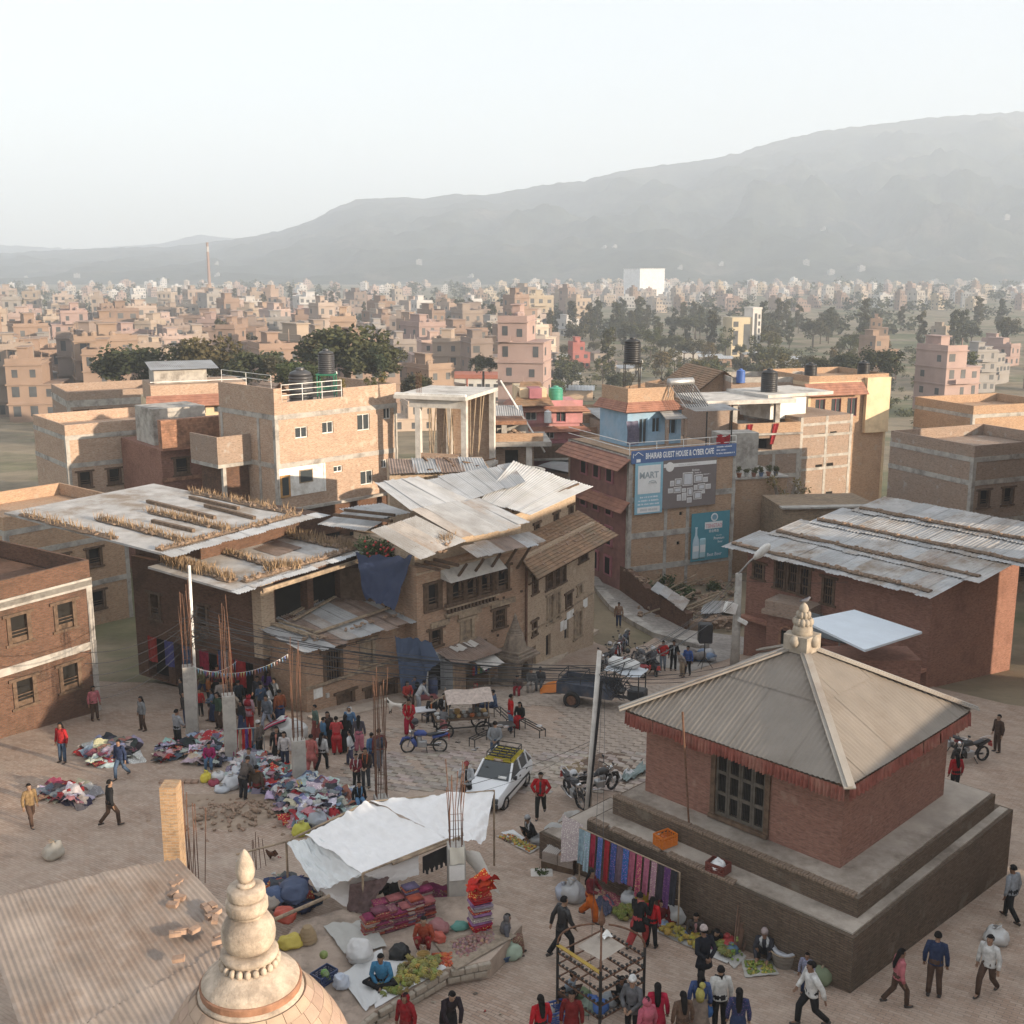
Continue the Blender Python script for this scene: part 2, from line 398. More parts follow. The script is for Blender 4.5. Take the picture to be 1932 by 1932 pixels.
def sheet(root,a,b,c,d,m,name='roof_sheet',**kw):
 """a run of overlapping corrugated sheets, each its own part"""
 a,b,c,d=map(Vector,(a,b,c,d));n=max(1,round(((b-a).length+(c-d).length)/2/1.0));fl=(d-a).normalized()
 for k in range(n):
  s0,s1=k/n,min(1.0,(k+1.07)/n);lift=Vector((0,0,.014*(k%2)+rr(0,.012)));e0,e1=rr(-.05,.12),rr(-.05,.16)
  bm=BM();corr(bm,a.lerp(b,s0)+lift-fl*e0,a.lerp(b,s1)+lift-fl*e0,d.lerp(c,s1)+lift+fl*e1,d.lerp(c,s0)+lift+fl*e1,**kw)
  o=wput(name,mesh(name,bm,True),RND.choice(TINV.get(m.name,(m,))),root)
 return o
def face_holes(bm,o,s,up,nrm,w,z0,z1,holes,depth=0.18):
 """a wall plane with openings; o origin, s along, nrm outward; reveals run inwards"""
 o=Vector(o);s=Vector(s);nrm=Vector(nrm)
 xs=sorted({0.0,w,*[x for h in holes for x in h[:2]]});zs=sorted({z0,z1,*[z for h in holes for z in h[2:4]]})
 P=lambda x,z,dd=0.0:o+s*x+Vector((0,0,z))-nrm*dd
 for i in range(len(xs)-1):
  for j in range(len(zs)-1):
   cx,cz=(xs[i]+xs[i+1])/2,(zs[j]+zs[j+1])/2
   if any(h[0]<cx<h[1]and h[2]<cz<h[3]for h in holes):continue
   bm.faces.new([bm.verts.new(P(x,z))for x,z in((xs[i],zs[j]),(xs[i+1],zs[j]),(xs[i+1],zs[j+1]),(xs[i],zs[j+1]))])
 for x0,x1,a,b in[h[:4]for h in holes]:
  q=[(x0,a),(x1,a),(x1,b),(x0,b)]
  for k in range(4):
   p,r=q[k],q[(k+1)%4]
   bm.faces.new([bm.verts.new(v)for v in(P(*p),P(*r),P(r[0],r[1],depth),P(p[0],p[1],depth))])
class House:
 """local frame: x along the front to the right, y inwards, z up from the base"""
 def __init__(s,name,label,cat,loc,ang,w,d,group=None):
  s.r=thing(name,label,cat,loc,math.radians(ang),group);s.w=w;s.d=d
  s.F={'f':(Vector((0,0,0)),Vector((1,0,0)),Vector((0,-1,0)),w),'r':(Vector((w,0,0)),Vector((0,1,0)),Vector((1,0,0)),d),'l':(Vector((0,d,0)),Vector((0,-1,0)),Vector((-1,0,0)),d),'b':(Vector((w,d,0)),Vector((-1,0,0)),Vector((0,1,0)),w)}
 def p(s,name,bm,m,smooth=False,**kw):
  return put(name,mesh(name,bm,smooth),m,s.r,**kw)
 def walls(s,z0,z1,m,wins=(),name='wall',top=True,faces='frlb',inset=0.0,depth=0.18):
  """wins: (face, x0, x1, za, zb, style)"""
  bm=BM();i=inset
  for f in faces:
   o,a,n,w=s.F[f]
   face_holes(bm,o-n*i+a*i,a,1,n,w-2*i,z0,z1,[(x[1]-i,x[2]-i,x[3],x[4])for x in wins if x[0]==f],depth)
  if top:bm.faces.new([bm.verts.new(v)for v in((i,i,z1),(s.w-i,i,z1),(s.w-i,s.d-i,z1),(i,s.d-i,z1))])
  bmesh.ops.remove_doubles(bm,verts=bm.verts,dist=0.0005)
  me=bpy.data.meshes.new(name);bm.normal_update();bm.to_mesh(me);bm.free();uvbox(me)
  put(name,me,m,s.r)
  for x in wins:s.win(*x,inset=i,depth=depth)
 def win(s,f,x0,x1,z0,z1,style='wood',inset=0.0,depth=0.18):
  o,a,n,w=s.F[f];o=o-n*inset
  R=Matrix(((a.x,-n.x,0,o.x),(a.y,-n.y,0,o.y),(0,0,1,0),(0,0,0,1)))
  ww,hh=x1-x0,z1-z0
  bm=BM()
  fm={'wood':m_wood,'carved':m_wood,'alu':m_white,'hole':m_wood,'shut':m_wood_p,'door':m_wood,'lattice':m_wood,'pane':m_wood_p,'blue':m_blue,'red':m_mauve}[style]
  if style=='hole':t=0.0
  elif style in('alu','pane','blue','red'):
   t=0.06
   for q in((x0,x0+t,z0,z1),(x1-t,x1,z0,z1),(x0+t,x1-t,z1-t,z1),(x0+t,x1-t,z0,z0+t),((x0+x1)/2-.025,(x0+x1)/2+.025,z0+t,z1-t)):
    box(bm,q[0],q[1],depth-0.10,depth-0.035,q[2],q[3])
  else:
   t=min(0.13,ww*0.14)
   for q in((x0-.05,x0+t,z0,z1),(x1-t,x1+.05,z0,z1)):box(bm,q[0],q[1],-0.06,depth-.03,q[2],q[3])
   box(bm,x0-0.22,x1+0.22,-0.085,depth-.04,z1-.02,z1+0.11);box(bm,x0-0.16,x1+0.16,-0.08,depth-.04,z0-0.09,z0+.02)
   if style in('wood','carved'):
    for k in(0.3,0.42):box(bm,x0+t,x1-t,0.02,0.06,z0+hh*k,z0+hh*k+0.035)
    box(bm,x0+t,x1-t,0.05,0.09,z0+.02,z0+hh*0.2)
   if style=='carved':
    box(bm,x0-.18,x0-.06,-0.05,0.02,z0-.06,z1);box(bm,x1+.06,x1+.18,-0.05,0.02,z0-.06,z1)
   if style=='lattice':
    k=0.1
    n1=int(ww/0.14)
    for i in range(1,n1):box(bm,x0+ww*i/n1-.02,x0+ww*i/n1+.02,0.03,0.07,z0+.02,z1-.02)
    for i in(0.33,0.66):box(bm,x0+t,x1-t,0.025,0.075,z0+hh*i-.03,z0+hh*i+.03)
   if style in('shut','door'):
    h2=(x0+x1)/2
    for q in((x0+t,h2-.01),(h2+.01,x1-t)):
     box(bm,q[0],q[1],0.06,0.10,z0+.02,z1-.02)
     for k0,k1 in((.06,.30),(.36,.62),(.68,.94)):box(bm,q[0]+.05,q[1]-.05,0.045,0.07,z0+hh*k0,z0+hh*k1)
  w_o=None
  if len(bm.verts):
   w_o=put('door' if style=='door' else 'window',mesh('window',bm),fm,s.r);w_o.matrix_parent_inverse=R
  else:bm.free()
  bm=BM();box(bm,x0-.002,x1+.002,depth-.03,depth+0.02,z0-.002,z1+.002)
  g=put('pane' if style in('alu','pane','blue','red')else 'opening',mesh('pane',bm),m_glass if style in('alu','pane','blue','red')else m_dark,None)  # unglazed openings get a near-black panel in place of interior shade
  if w_o:g.parent=w_o;g.matrix_parent_inverse=Matrix.Identity(4)
  else:g.parent=s.r;g.matrix_parent_inverse=R
 def box(s,name,x0,x1,y0,y1,z0,z1,m,**kw):
  bm=BM();box(bm,x0,x1,y0,y1,z0,z1);return s.p(name,bm,m,**kw)
 def frame(s,zs,xs,m=m_conc,ys=None,bw=0.26,bh=0.34,ztop=None,z0=None,pr=0.025):
  """concrete beams at heights zs and columns at xs (front) / ys (left and right faces), proud of the brick"""
  zt=ztop if ztop is not None else zs[-1];zb=z0 if z0 is not None else zs[0]
  for x in xs:
   s.box('column',x-bw/2 if 0<x<s.w else(x-pr if x<=0 else x-bw),x+bw/2 if 0<x<s.w else(x+bw if x<=0 else x+pr),-pr,bw,zb,zt,m)
  for z in zs:s.box('beam',-pr*1.6,s.w+pr*1.6,-pr*1.6,0.2,z-bh,z,m);
  for f,x0,x1 in(('l',-pr*1.3,0.2),('r',s.w-0.2,s.w+pr*1.3)):
   for z in zs:s.box('beam',x0,x1,0.21,s.d+.02,z-bh,z,m)
   for y in(ys or()):s.box('column',x0-(.008 if f=='l' else 0),x1+(.008 if f=='r' else 0),y-bw/2,y+bw/2,zb,zt,m)
 def parapet(s,z,h,m,t=0.14,sides='frlb',cap=True):
  for k in sides:
   q={'f':(0,s.w,0,t),'b':(0,s.w,s.d-t,s.d),'l':(0,t,t,s.d-t),'r':(s.w-t,s.w,t,s.d-t)}[k]
   s.box('parapet',q[0]+.003,q[1]-.003,q[2]+.003,q[3]-.003,z+.003,z+h,m)
def gable(h,z0,rise,m,over=0.4,along='x',thick=0.12,name='roof',gm=None):
 """gable roof on a House: ridge along x or y"""
 w,d=h.w,h.d
 for sgn in(0,1):
  bm=BM()
  if along=='x':
   y0,y1=(-over,d/2)if sgn==0 else(d+over,d/2)
   e0=z0-rise*over/(d/2)
   q=[(-over,y0,e0),(w+over,y0,e0),(w+over,y1,z0+rise),(-over,y1,z0+rise)]
  else:
   x0,x1=(-over,w/2)if sgn==0 else(w+over,w/2)
   e0=z0-rise*over/(w/2)
   q=[(x0,-over,e0),(x0,d+over,e0),(x1,d+over,z0+rise),(x1,-over,z0+rise)]
  tile_plane(bm,[Vector(v)for v in q],thick)
  h.p(name,bm,m)
 bm=BM()
 if along=='x':
  for x in(0.02,w-0.02):bm.faces.new([bm.verts.new(v)for v in((x,0,z0),(x,d,z0),(x,d/2,z0+rise))])
 else:
  for y in(0.02,d-0.02):bm.faces.new([bm.verts.new(v)for v in((0,y,z0),(w,y,z0),(w/2,y,z0+rise))])
 h.p('gable_wall',bm,gm or m_br_or)
def tile_plane(bm,q,thick=0.1,course=0.28):
 """a roof plane of overlapping tile courses; q[0],q[1] the eave, q[2],q[3] the ridge"""
 a,b,c,d=q;n=(b-a).cross(d-a).normalized()
 if n.z<0:n=-n
 L=(d-a).length;k=max(3,int(L/course))
 for i in range(k):
  t0,t1=i/k,(i+1.12)/k
  t1=min(t1,1.0)
  p=[a.lerp(d,t0)+n*thick,b.lerp(c,t0)+n*thick,b.lerp(c,t1)+n*(thick*.35),a.lerp(d,t1)+n*(thick*.35)]
  lo=[a.lerp(d,t0),b.lerp(c,t0)]
  v=[bm.verts.new(x)for x in p];w=[bm.verts.new(x)for x in lo]
  bm.faces.new(v);bm.faces.new((w[0],w[1],v[1],v[0]))
 v=[bm.verts.new(x-n*.02)for x in q];bm.faces.new(list(reversed(v)))
 # small roof things
def water_tank(loc,r,h,color,label,lid=True):
 t=thing('water_tank',label,'water tank',loc)
 bm=BM();prof=[]
 for i in range(9):
  z=h*0.72*i/8;prof+=[(r,z),(r,z+h*.05),(r*0.965,z+h*.06),(r*0.965,z+h*0.085)]
 prof+=[(r*.98,h*.80),(r*0.85,h*.90),(r*.45,h*.96)]
 lathe(bm,prof,24)
 put('tank_body',mesh('tank_body',bm,True),m_plastic,t,color=color)
 bm=BM();lathe(bm,[(r*.36,h*.94),(r*.38,h*.97),(r*.36,h*1.02),(r*.1,h*1.04)],16)
 put('lid',mesh('lid',bm),m_plastic,t,color=color)
 bm=BM();tube(bm,[(r*.95,0,h*.08),(r*1.2,0,h*.08),(r*1.25,0,-0.05)],.03,6);put('outlet_pipe',bm,m_steel,t)
 return t
BRK=BM();box(BRK,-.11,.11,-.055,.055,0,.065);BRICK=mesh('brick',BRK);BRICK.materials.append(M_plain('loose_brick',(.33,.225,.165),.35,5.0,.95,0,.4))
STN=[]
for _k in range(4):
 _b=BM();bmesh.ops.create_icosphere(_b,subdivisions=1,radius=0.5)
 for _v in _b.verts:_v.co=Vector((_v.co.x,_v.co.y*rr(.6,.9),_v.co.z*rr(.45,.7)))*rr(.8,1.1)
 _m=mesh('stone',_b);_m.materials.append(m_rubble);STN.append(_m)
def strew(root,pts_fn,n,meshes,smin,smax,name='stone',up=0.0,flat=False):
 for _ in range(n):
  p=pts_fn();k=rr(smin,smax)
  o=bpy.data.objects.new(name,RND.choice(meshes));COL.objects.link(o)
  o.parent=root;o.matrix_parent_inverse=pmat(root).inverted()
  o.location=p+Vector((0,0,up));o.scale=(k,k,k);o.rotation_euler=(0,0,rr(0,6.3))if flat else(rr(-.3,.3),rr(-.3,.3),rr(0,6.3))
def grass_strip(root,a,b,n,h,spread,name='dry_grass',colr=0,m=None):
 """thin blades along a line, one object"""
 bm=BM();a=Vector(a);b=Vector(b)
 for _ in range(n):
  p=a.lerp(b,rr(0,1))+Vector((rr(-spread,spread),rr(-spread,spread),0));hh=h*rr(.45,1.15);an=rr(0,6.3);w=0.014+hh*.015
  dx,dy=math.cos(an)*w,math.sin(an)*w;lx,ly=rr(-.35,.35)*hh,rr(-.35,.35)*hh
  v=[bm.verts.new(p+Vector(q))for q in((-dx,-dy,0),(dx,dy,0),(lx*.5+dx*.6,ly*.5+dy*.6,hh*.6),(lx,ly,hh))]
  bm.faces.new(v)
 return wput(name,mesh(name,bm,uv=False),m or m_straw,root,kind='stuff')
m_straw=M_plain('dry_straw',(0.31,0.215,0.13),0.5,3.0,0.9,0,0)
m_leaf=M_plain('green_leaf',(0.075,0.10,0.04),0.5,2.0,0.75,0,0,0.3)
m_leaf2=M_plain('dusty_leaf',(0.115,0.115,0.055),0.45,1.5,0.8,0,0,0.3)
m_leaf3=M_plain('yellow_leaf',(0.20,0.155,0.06),0.45,1.5,0.8,0,0,0.3)
m_bark=M_plain('bark',(0.09,0.07,0.05),0.3,4.0,0.95,0,0.5)
m_bark_p=M_plain('pale_bark',(0.26,0.22,0.18),0.3,4.0,0.95,0,0.5)
def leafball(bm,c,r,n,ls,seed=0,flat=0.85):
 """leaf-sized faces through an uneven blob"""
 for _ in range(n):
  d=Vector((RND.gauss(0,1),RND.gauss(0,1),RND.gauss(0,1)*flat)).normalized()*r*(RND.random()**0.45)
  d*=0.75+0.5*mnoise.noise(d*(1.6/max(r,.1))+Vector((seed,seed*.7,0)))
  p=c+d;a=Vector((rr(-1,1),rr(-1,1),rr(-.6,.6))).normalized()*ls*rr(.6,1.3);b=a.cross(Vector((rr(-1,1),rr(-1,1),rr(-1,1)))).normalized()*ls*rr(.35,.7)
  bm.faces.new([bm.verts.new(p+q)for q in(-a,b,a,-b)])
  # ------------------------------------------------------------------ buildings round the square
  # --- tall brick house on the left, front lit
h=House('brick_house','tall tan brick house with concrete bands and roof railing, left of the concrete frame','house',(-15.6,75.0,-5.6),45,10.3,7.0)
zb=5.6
Z=lambda z:z+zb
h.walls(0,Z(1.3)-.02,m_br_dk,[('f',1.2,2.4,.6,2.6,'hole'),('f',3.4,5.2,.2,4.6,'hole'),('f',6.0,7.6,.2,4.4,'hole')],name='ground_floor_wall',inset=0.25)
h.box('slab',0,h.w,-0.35,h.d,Z(1.3)-.15,Z(1.3)+.02,m_conc)
W=[('f',1.55,2.55,Z(6.0),Z(6.75),'alu'),('f',3.75,4.7,Z(6.1),Z(6.9),'alu'),('f',6.75,7.85,Z(6.0),Z(7.15),'alu'),('f',9.1,9.75,Z(6.6),Z(7.4),'alu'),('f',4.6,5.35,Z(3.3),Z(3.75),'alu'),('f',6.9,8.0,Z(2.1),Z(3.1),'alu'),('f',8.8,9.3,Z(3.1),Z(3.7),'alu')]
h.walls(Z(1.3),Z(4.45),m_br_lit,[w for w in W if w[4]<Z(4.4)],top=False)
h.walls(Z(4.45),Z(7.7),m_br_lit,[w for w in W if w[3]>Z(4.4)],top=True)
h.frame([Z(4.45),Z(7.7)],[0,10.3-.0],m_conc,ys=[2.0,6.6],ztop=Z(7.7),z0=Z(1.3))
# white balcony recess on the first floor
h.box('balcony_wall',0.12,3.85,-.05,0.05,Z(2.15),Z(4.1),m_white)
bm=BM();box(bm,0.16,0.95,-0.11,-.05,Z(2.15),Z(3.65));d_o=h.p('door',bm,M_plain('varnished_wood',(0.42,0.24,0.10),.25,4))
bm=BM();box(bm,0.30,0.80,-.13,-.11,Z(2.3),Z(3.5));put('pane',bm,m_glass,d_o)
bm=BM();box(bm,1.7,2.8,-.10,-.05,Z(2.95),Z(3.85));d_o=h.p('window',bm,m_wood_p)
bm=BM();box(bm,1.77,2.73,-.115,-.10,Z(3.02),Z(3.78));put('pane',bm,m_glass,d_o)
h.box('balcony_pillar',3.7,3.85,-.10,-.051,Z(2.15),Z(4.1),m_white)
h.box('parapet',0.003,0.14,0.15,h.d-.15,Z(7.7),Z(9.45),m_br_lit);h.box('parapet',0.003,0.62,0.003,.14,Z(7.7),Z(9.45),m_br_lit)
h.box('parapet',0.63,5.6,0.003,.14,Z(7.7),Z(8.5),m_br_lit);h.box('parapet',5.61,h.w-.01,0.003,.14,Z(7.7),Z(9.1),m_br_lit)
h.box('parapet',h.w-.15,h.w-.01,0.15,h.d-.15,Z(7.7),Z(9.1),m_br_lit)
bm=BM()
for z in(8.95,9.3,9.65):bar(bm,(0.63,.07,Z(z)),(5.55,.07,Z(z)),.025,n=6)
for x in(0.65,2.3,3.9,5.52):bar(bm,(x,.07,Z(8.5)),(x,.07,Z(9.65)),.025,n=6)
for z in(9.95,10.3):bar(bm,(0.1,.4,Z(z)),(.1,6.5,Z(z)),.02,n=6)
for y in(.4,3.4,6.5):bar(bm,(0.1,y,Z(9.45)),(.1,y,Z(10.3)),.02,n=6)
h.p('railing',bm,m_white)
bm=BM();box(bm,-2.6,-.04,3.0,6.5,Z(4.1),Z(4.35));h.p('side_slab',bm,m_conc)
for q in((-2.6,-2.46,3.0,6.5),(-2.45,-.05,3.0,3.14)):h.box('parapet',*q,Z(4.36),Z(6.2),m_br_gr)
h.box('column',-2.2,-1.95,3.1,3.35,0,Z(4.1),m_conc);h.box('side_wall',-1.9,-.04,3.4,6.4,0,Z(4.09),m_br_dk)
# rooftop clutter
def roofpt(H,x,y,z):
 return pmat(H.r)@Vector((x,y,z))
water_tank(roofpt(h,4.9,4.0,Z(7.72)),.85,2.5,(0.055,0.055,0.06),'fat dark grey water tank behind the railing of the tan brick house')
st=thing('tank_stand','green steel stand carrying the slim tank on the brick house roof','stand',roofpt(h,7.6,4.6,Z(7.72)))
bm=BM()
for x in(-.6,.6):
 for y in(-.6,.6):bar(bm,(x,y,0),(x,y,1.9),.07)
for z in(.9,1.86):
 for a,b in(((-.6,-.6),(.6,-.6)),((.6,-.6),(.6,.6)),((.6,.6),(-.6,.6)),((-.6,.6),(-.6,-.6))):bar(bm,(*a,z),(*b,z),.06)
box(bm,-.7,.7,-.7,.7,1.9,1.95);put('frame',bm,m_paintc,st,color=(.05,.22,.14))
water_tank(roofpt(h,7.6,4.6,Z(9.68)),.6,1.7,(0.045,0.045,0.05),'slim dark water tank on a green stand above the brick house')
kn=thing('rooftop_kennel','small gabled roof hatch on top of the tan brick house','hatch',roofpt(h,2.4,4.0,Z(7.72)),math.radians(45))
bm=BM();box(bm,-.7,.7,-.9,.9,0,1.0);put('wall',bm,m_br_lit,kn)
bm=BM();tile_plane(bm,[Vector(v)for v in((-1,-1.1,.85),(-1,1.1,.85),(0,1.1,1.7),(0,-1.1,1.7))],.06);tile_plane(bm,[Vector(v)for v in((1,-1.1,.85),(1,1.1,.85),(0,1.1,1.7),(0,-1.1,1.7))],.06);put('roof',bm,m_br_gr,kn)
def potted(loc,label,hh=.8,mat=None,pot=(0.30,0.13,0.07),name='potted_plant',flowers=None):
 t=thing(name,label,'plant',loc)
 bm=BM();lathe(bm,[(.12,0),(.19,.28),(.21,.28),(.21,.33),(.17,.33)],12);put('pot',bm,m_plastic,t,color=pot)
 bm=BM()
 for k in range(5):leafball(bm,Vector((rr(-.16,.16),rr(-.16,.16),.35+hh*rr(.15,.9))),.22,60,.06,k)
 put('foliage',mesh('foliage',bm,uv=False),mat or m_leaf,t)
 if flowers:
  bm=BM()
  for _ in range(14):
   p=Vector((rr(-.25,.25),rr(-.25,.25),.35+hh*rr(.3,1)));bmesh.ops.create_icosphere(bm,subdivisions=1,radius=.05,matrix=Matrix.Translation(p))
  put('flower',bm,m_plastic,t,color=flowers,kind='stuff')
 return t
for i,(x,y,cl,lb)in enumerate(((6.2,.8,(.10,.35,.28),'tall yucca in a teal tub at the middle of the brick house roof'),(8.3,.7,(.6,.6,.58),'leafy plant in a white pot on the brick house parapet'),(9.0,.8,(.10,.30,.45),'leafy plant in a blue pot on the brick house roof'),(9.7,.7,(.08,.35,.25),'bushy yellowish plant in a green barrel at the right roof corner of the brick house'))):
 potted(roofpt(h,x,y,Z(8.6)),lb,1.0 if i in(0,3)else .6,m_leaf3 if i in(0,3)else m_leaf2,cl)
 # --- unfinished concrete frame next to it
h=House('concrete_frame','unfinished pale concrete frame with bamboo props beside the tan brick house','building',(-7.6,79.5,-5.4),-18,4.6,6.5)
Z=lambda z:z+5.4
for zt in(3.2,8.6):h.box('slab',-.5,h.w+.2,-.4,h.d,Z(zt)-.25,Z(zt),m_conc_l)
for x in(0.9,h.w-.3):
 for y in(0.0,h.d-.6):h.box('column',x,x+.38,y,y+.38,0,Z(8.34),m_conc_l)
h.box('beam',0.5,h.w+.1,-.02,.3,Z(7.75),Z(8.34),m_conc_l);h.box('beam',.5,h.w+.1,-.02,.3,Z(2.4),Z(2.95),m_conc_l)
for k in range(13):
 x,y=rr(.2,4.4),rr(.5,5.5);bm=BM();bar(bm,(x,y,Z(3.2)),(x+rr(-.5,.5),y+rr(-.4,.4),Z(8.34)),.05,n=6);h.p('bamboo_prop',bm,m_wood_p)
for k in range(7):
 x,y=rr(.2,4.4),rr(.5,5.5);bm=BM();bar(bm,(x,y,Z(-2)),(x+rr(-.7,.7),y+rr(-.4,.4),Z(2.95)),.055,n=6);h.p('bamboo_prop',bm,m_wood_p)
h.box('back_wall',0,h.w,h.d-.15,h.d,0,Z(8.3),m_br_lit)
h.box('low_wall',1.3,h.w-.32,.05,.25,Z(3.2),Z(4.55),m_br_lit)
h.box('base_wall',.5,h.w,1.5,h.d-.2,0,Z(2.9),m_br_dk)
bm=BM();box(bm,-.45,h.w+.15,-.35,.0,Z(8.6),Z(8.75));h.p('slab_edge',bm,m_white)
for k in range(6):bm=BM();bar(bm,(1.0+.07*k,.1+.1*(k%2),Z(8.6)),(1.0+.08*k,.1,Z(10.1)),.014,n=5);h.p('rebar',bm,m_rust)
# --- guest house with the signs
h=House('guest_house','orange brick guest house with a blue name board and billboards','house',(8.1,78.0,-5.6),25,8.9,9.0)
Z=lambda z:z+5.6
h.walls(0,Z(4.5),m_br_or,[('f',4.05,4.3,Z(-2.2),Z(-1.95),'hole'),('f',4.2,4.45,Z(-.05),Z(.2),'hole')],depth=.12)
h.frame([Z(-3.4),Z(-1.0),Z(1.6),Z(4.5)],[0,3.05,4.9,8.9],m_conc,ys=[8.6],ztop=Z(4.5),z0=0,bh=.42)
# carved left flank with stacked windows and tile eaves
for i,z in enumerate((-4.6,-2.4,-.2,2.2)):
 for k in range(3):
  x=2.0+k*1.9
  bm=BM();box(bm,-.16,.0,x,x+1.1,Z(z),Z(z)+1.5);w_o=h.p('window',bm,m_mauve)
  bm=BM();box(bm,-.18,-.16,x+.22,x+.88,Z(z)+.15,Z(z)+1.35);put('pane',bm,m_dark,w_o)
bm=BM();box(bm,-.06,-.03,.3,8.6,0,Z(4.4));h.p('flank_plaster',bm,M_plain('rose_plaster',(.23,.12,.105),.2,1.5))
for z,ov in((4.3,1.15),(1.3,.8)):
 bm=BM();tile_plane(bm,[Vector(v)for v in((-ov,-.3,Z(z)-.75),(-ov,9,Z(z)-.75),(-.07,9,Z(z)),(-.07,-.3,Z(z)))],.06);h.p('tile_eave',bm,m_tile_r)
bm=BM()
for z in(.45,.9):bar(bm,(0,0.05,Z(4.5+z)),(8.9,.05,Z(4.5+z)),.025,n=6);bar(bm,(0,.05,Z(4.5+z)),(0,9,Z(4.5+z)),.025,n=6)
for x in(0.02,2.2,4.4,6.6,8.88):bar(bm,(x,.05,Z(4.5)),(x,.05,Z(5.4)),.025,n=6)
h.p('railing',bm,m_white)
# sky-blue stair house on its roof with an orange brick eave
g=House('roof_room','sky blue roof room with orange brick eave on top of the guest house','building',roofpt(h,1.9,3.6,Z(4.52)),25,4.6,4.0)
g.walls(0,2.7,m_blue,[('f',1.0,1.7,.1,2.0,'blue'),('f',2.1,2.8,.9,2.0,'blue'),('f',3.3,4.2,.7,2.0,'blue')])
bm=BM()
for q in(((-.5,-.6,2.55),(4.4,-.6,2.55),(3.9,0,3.2),(0,0,3.2)),((-.5,-.6,2.55),(-.5,4.2,2.55),(0,4,3.2),(0,0,3.2)),((4.4,-.6,2.55),(4.4,4.2,2.55),(3.9,4,3.2),(3.9,0,3.2))):tile_plane(bm,[Vector(v)for v in q],.06,.2)
g.p('roof_eave',bm,m_tile_r)
for q in((0,3.9,0,.14),(0,.14,.15,3.8),(3.76,3.9,.15,3.8)):g.box('parapet',*q,3.2,4.2,m_br_or)
bm=BM();corr(bm,(4.3,-.2,2.9),(8.2,-.2,2.75),(8.2,-2.2,2.5),(4.3,-2.2,2.6));g.p('awning',bm,m_tin2)
for x in(5.4,7.6):bm=BM();bar(bm,(x,-2.1,0),(x,-2.1,2.5),.05,n=6);g.p('awning_post',bm,m_iron)
bm=BM();tile_plane(bm,[Vector(v)for v in((2.4,-1.4,2.0),(4.2,-1.4,2.0),(4.0,-.05,2.5),(2.6,-.05,2.5))],.05);g.p('porch_roof',bm,m_tin2)
for x in(2.5,4.05):g.box('porch_pillar',x,x+.22,-1.3,-1.1,0,2.0,m_br_gr)
st=thing('tank_stand','black lattice stand carrying the tank above the guest house','stand',roofpt(h,3.4,5.6,Z(7.75)))
bm=BM()
for x in(-.55,.55):
 for y in(-.55,.55):bar(bm,(x,y,0),(x,y,2.6),.06)
for z in(.2,1.3,2.57):
 for a,b in(((-.55,-.55),(.55,-.55)),((.55,-.55),(.55,.55)),((.55,.55),(-.55,.55)),((-.55,.55),(-.55,-.55))):bar(bm,(*a,z),(*b,z),.05)
bar(bm,(-.55,-.55,.2),(.55,-.55,2.5),.04);bar(bm,(.55,-.55,.2),(.55,.55,2.5),.04);box(bm,-.65,.65,-.65,.65,2.6,2.65);put('frame',bm,m_iron,st)
water_tank(roofpt(h,3.4,5.6,Z(10.42)),.62,1.75,(0.02,0.02,0.022),'black ribbed water tank high above the guest house')
# solar water heater
sw=thing('solar_water_heater','silver solar water heater on the guest house roof awning','solar heater',roofpt(h,6.4,3.2,Z(7.3)),math.radians(25))
bm=BM();tube(bm,[(-1.2,.3,1.75),(-1.15,.3,1.75),(.9,.3,1.75),(.95,.3,1.75)],[.22,.28,.28,.22],16);put('tank',mesh('tank',bm,True),m_steel,sw)
for k in range(10):bm=BM();bar(bm,(-1.0+k*.2,.2,1.6),(-1.0+k*.2+.3,-1.5,.1),.03,n=6);put('glass_tube',bm,m_glass,sw)
bm=BM();bar(bm,(-1.1,.3,1.6),(-.8,-1.6,.05),.04);bar(bm,(1.0,.3,1.6),(1.2,-1.6,.05),.04);bar(bm,(-1.1,.3,1.6),(-1.1,.5,0),.04);bar(bm,(1.0,.3,1.6),(1.0,.5,0),.04);put('frame',bm,m_steel,sw)
# the boards: built flat, hung just off the wall
def textmesh(s,size,ext=0.008,sx=1.0,align='LEFT',bold=0.0):
 cu=bpy.data.curves.new('lettering','FONT');cu.body=s;cu.size=size;cu.extrude=ext;cu.align_x=align;cu.offset=bold;cu.resolution_u=2
 me=bake(bpy.data.objects.new('lettering_tmp',cu))
 me.transform(Matrix.Rotation(math.pi/2,4,'X')@Matrix.Scale(sx,4,(1,0,0)));me.name='lettering';me.materials.clear();return me
def flat(root,name,x0,x1,z0,z1,y,color,m=None,t=.012):
 bm=BM();box(bm,x0,x1,y-t,y,z0,z1);return put(name,mesh(name,bm),m or m_sheet,root,color=color)
def write(root,s,x,z,size,y,color,sx=1.0,name='lettering',align='LEFT',bold=0.0):
 return put(name,textmesh(s,size,.006,sx,align,bold),m_sheet,root,loc=(x,y,z),color=color)
def scribble(root,x0,x1,z,hh,y,color):
 """a line of print too blurred to read: small uneven strokes"""
 bm=BM();x=x0
 while x<x1:
  w=rr(.03,.07);k=rr(.7,1.0);box(bm,x,min(x+w,x1),y-.008,y,z,z+hh*k);x+=w+rr(.012,.03)+(.06 if RND.random()<.15 else 0)
 return put('print_line',mesh('print_line',bm),m_sheet,root,color=color,kind='stuff')
bd=thing('name_board','long blue board reading BHAIRAB GUEST HOUSE & CYBER CAFE','sign',roofpt(h,0.05,-.12,Z(3.95)),math.radians(25))
flat(bd,'board',0,8.75,0,.92,0,(.10,.165,.34))
write(bd,'BHAIRAB GUEST HOUSE & CYBER CAFE',1.15,.30,.58,-.02,(.9,.9,.9),.555,bold=.012)
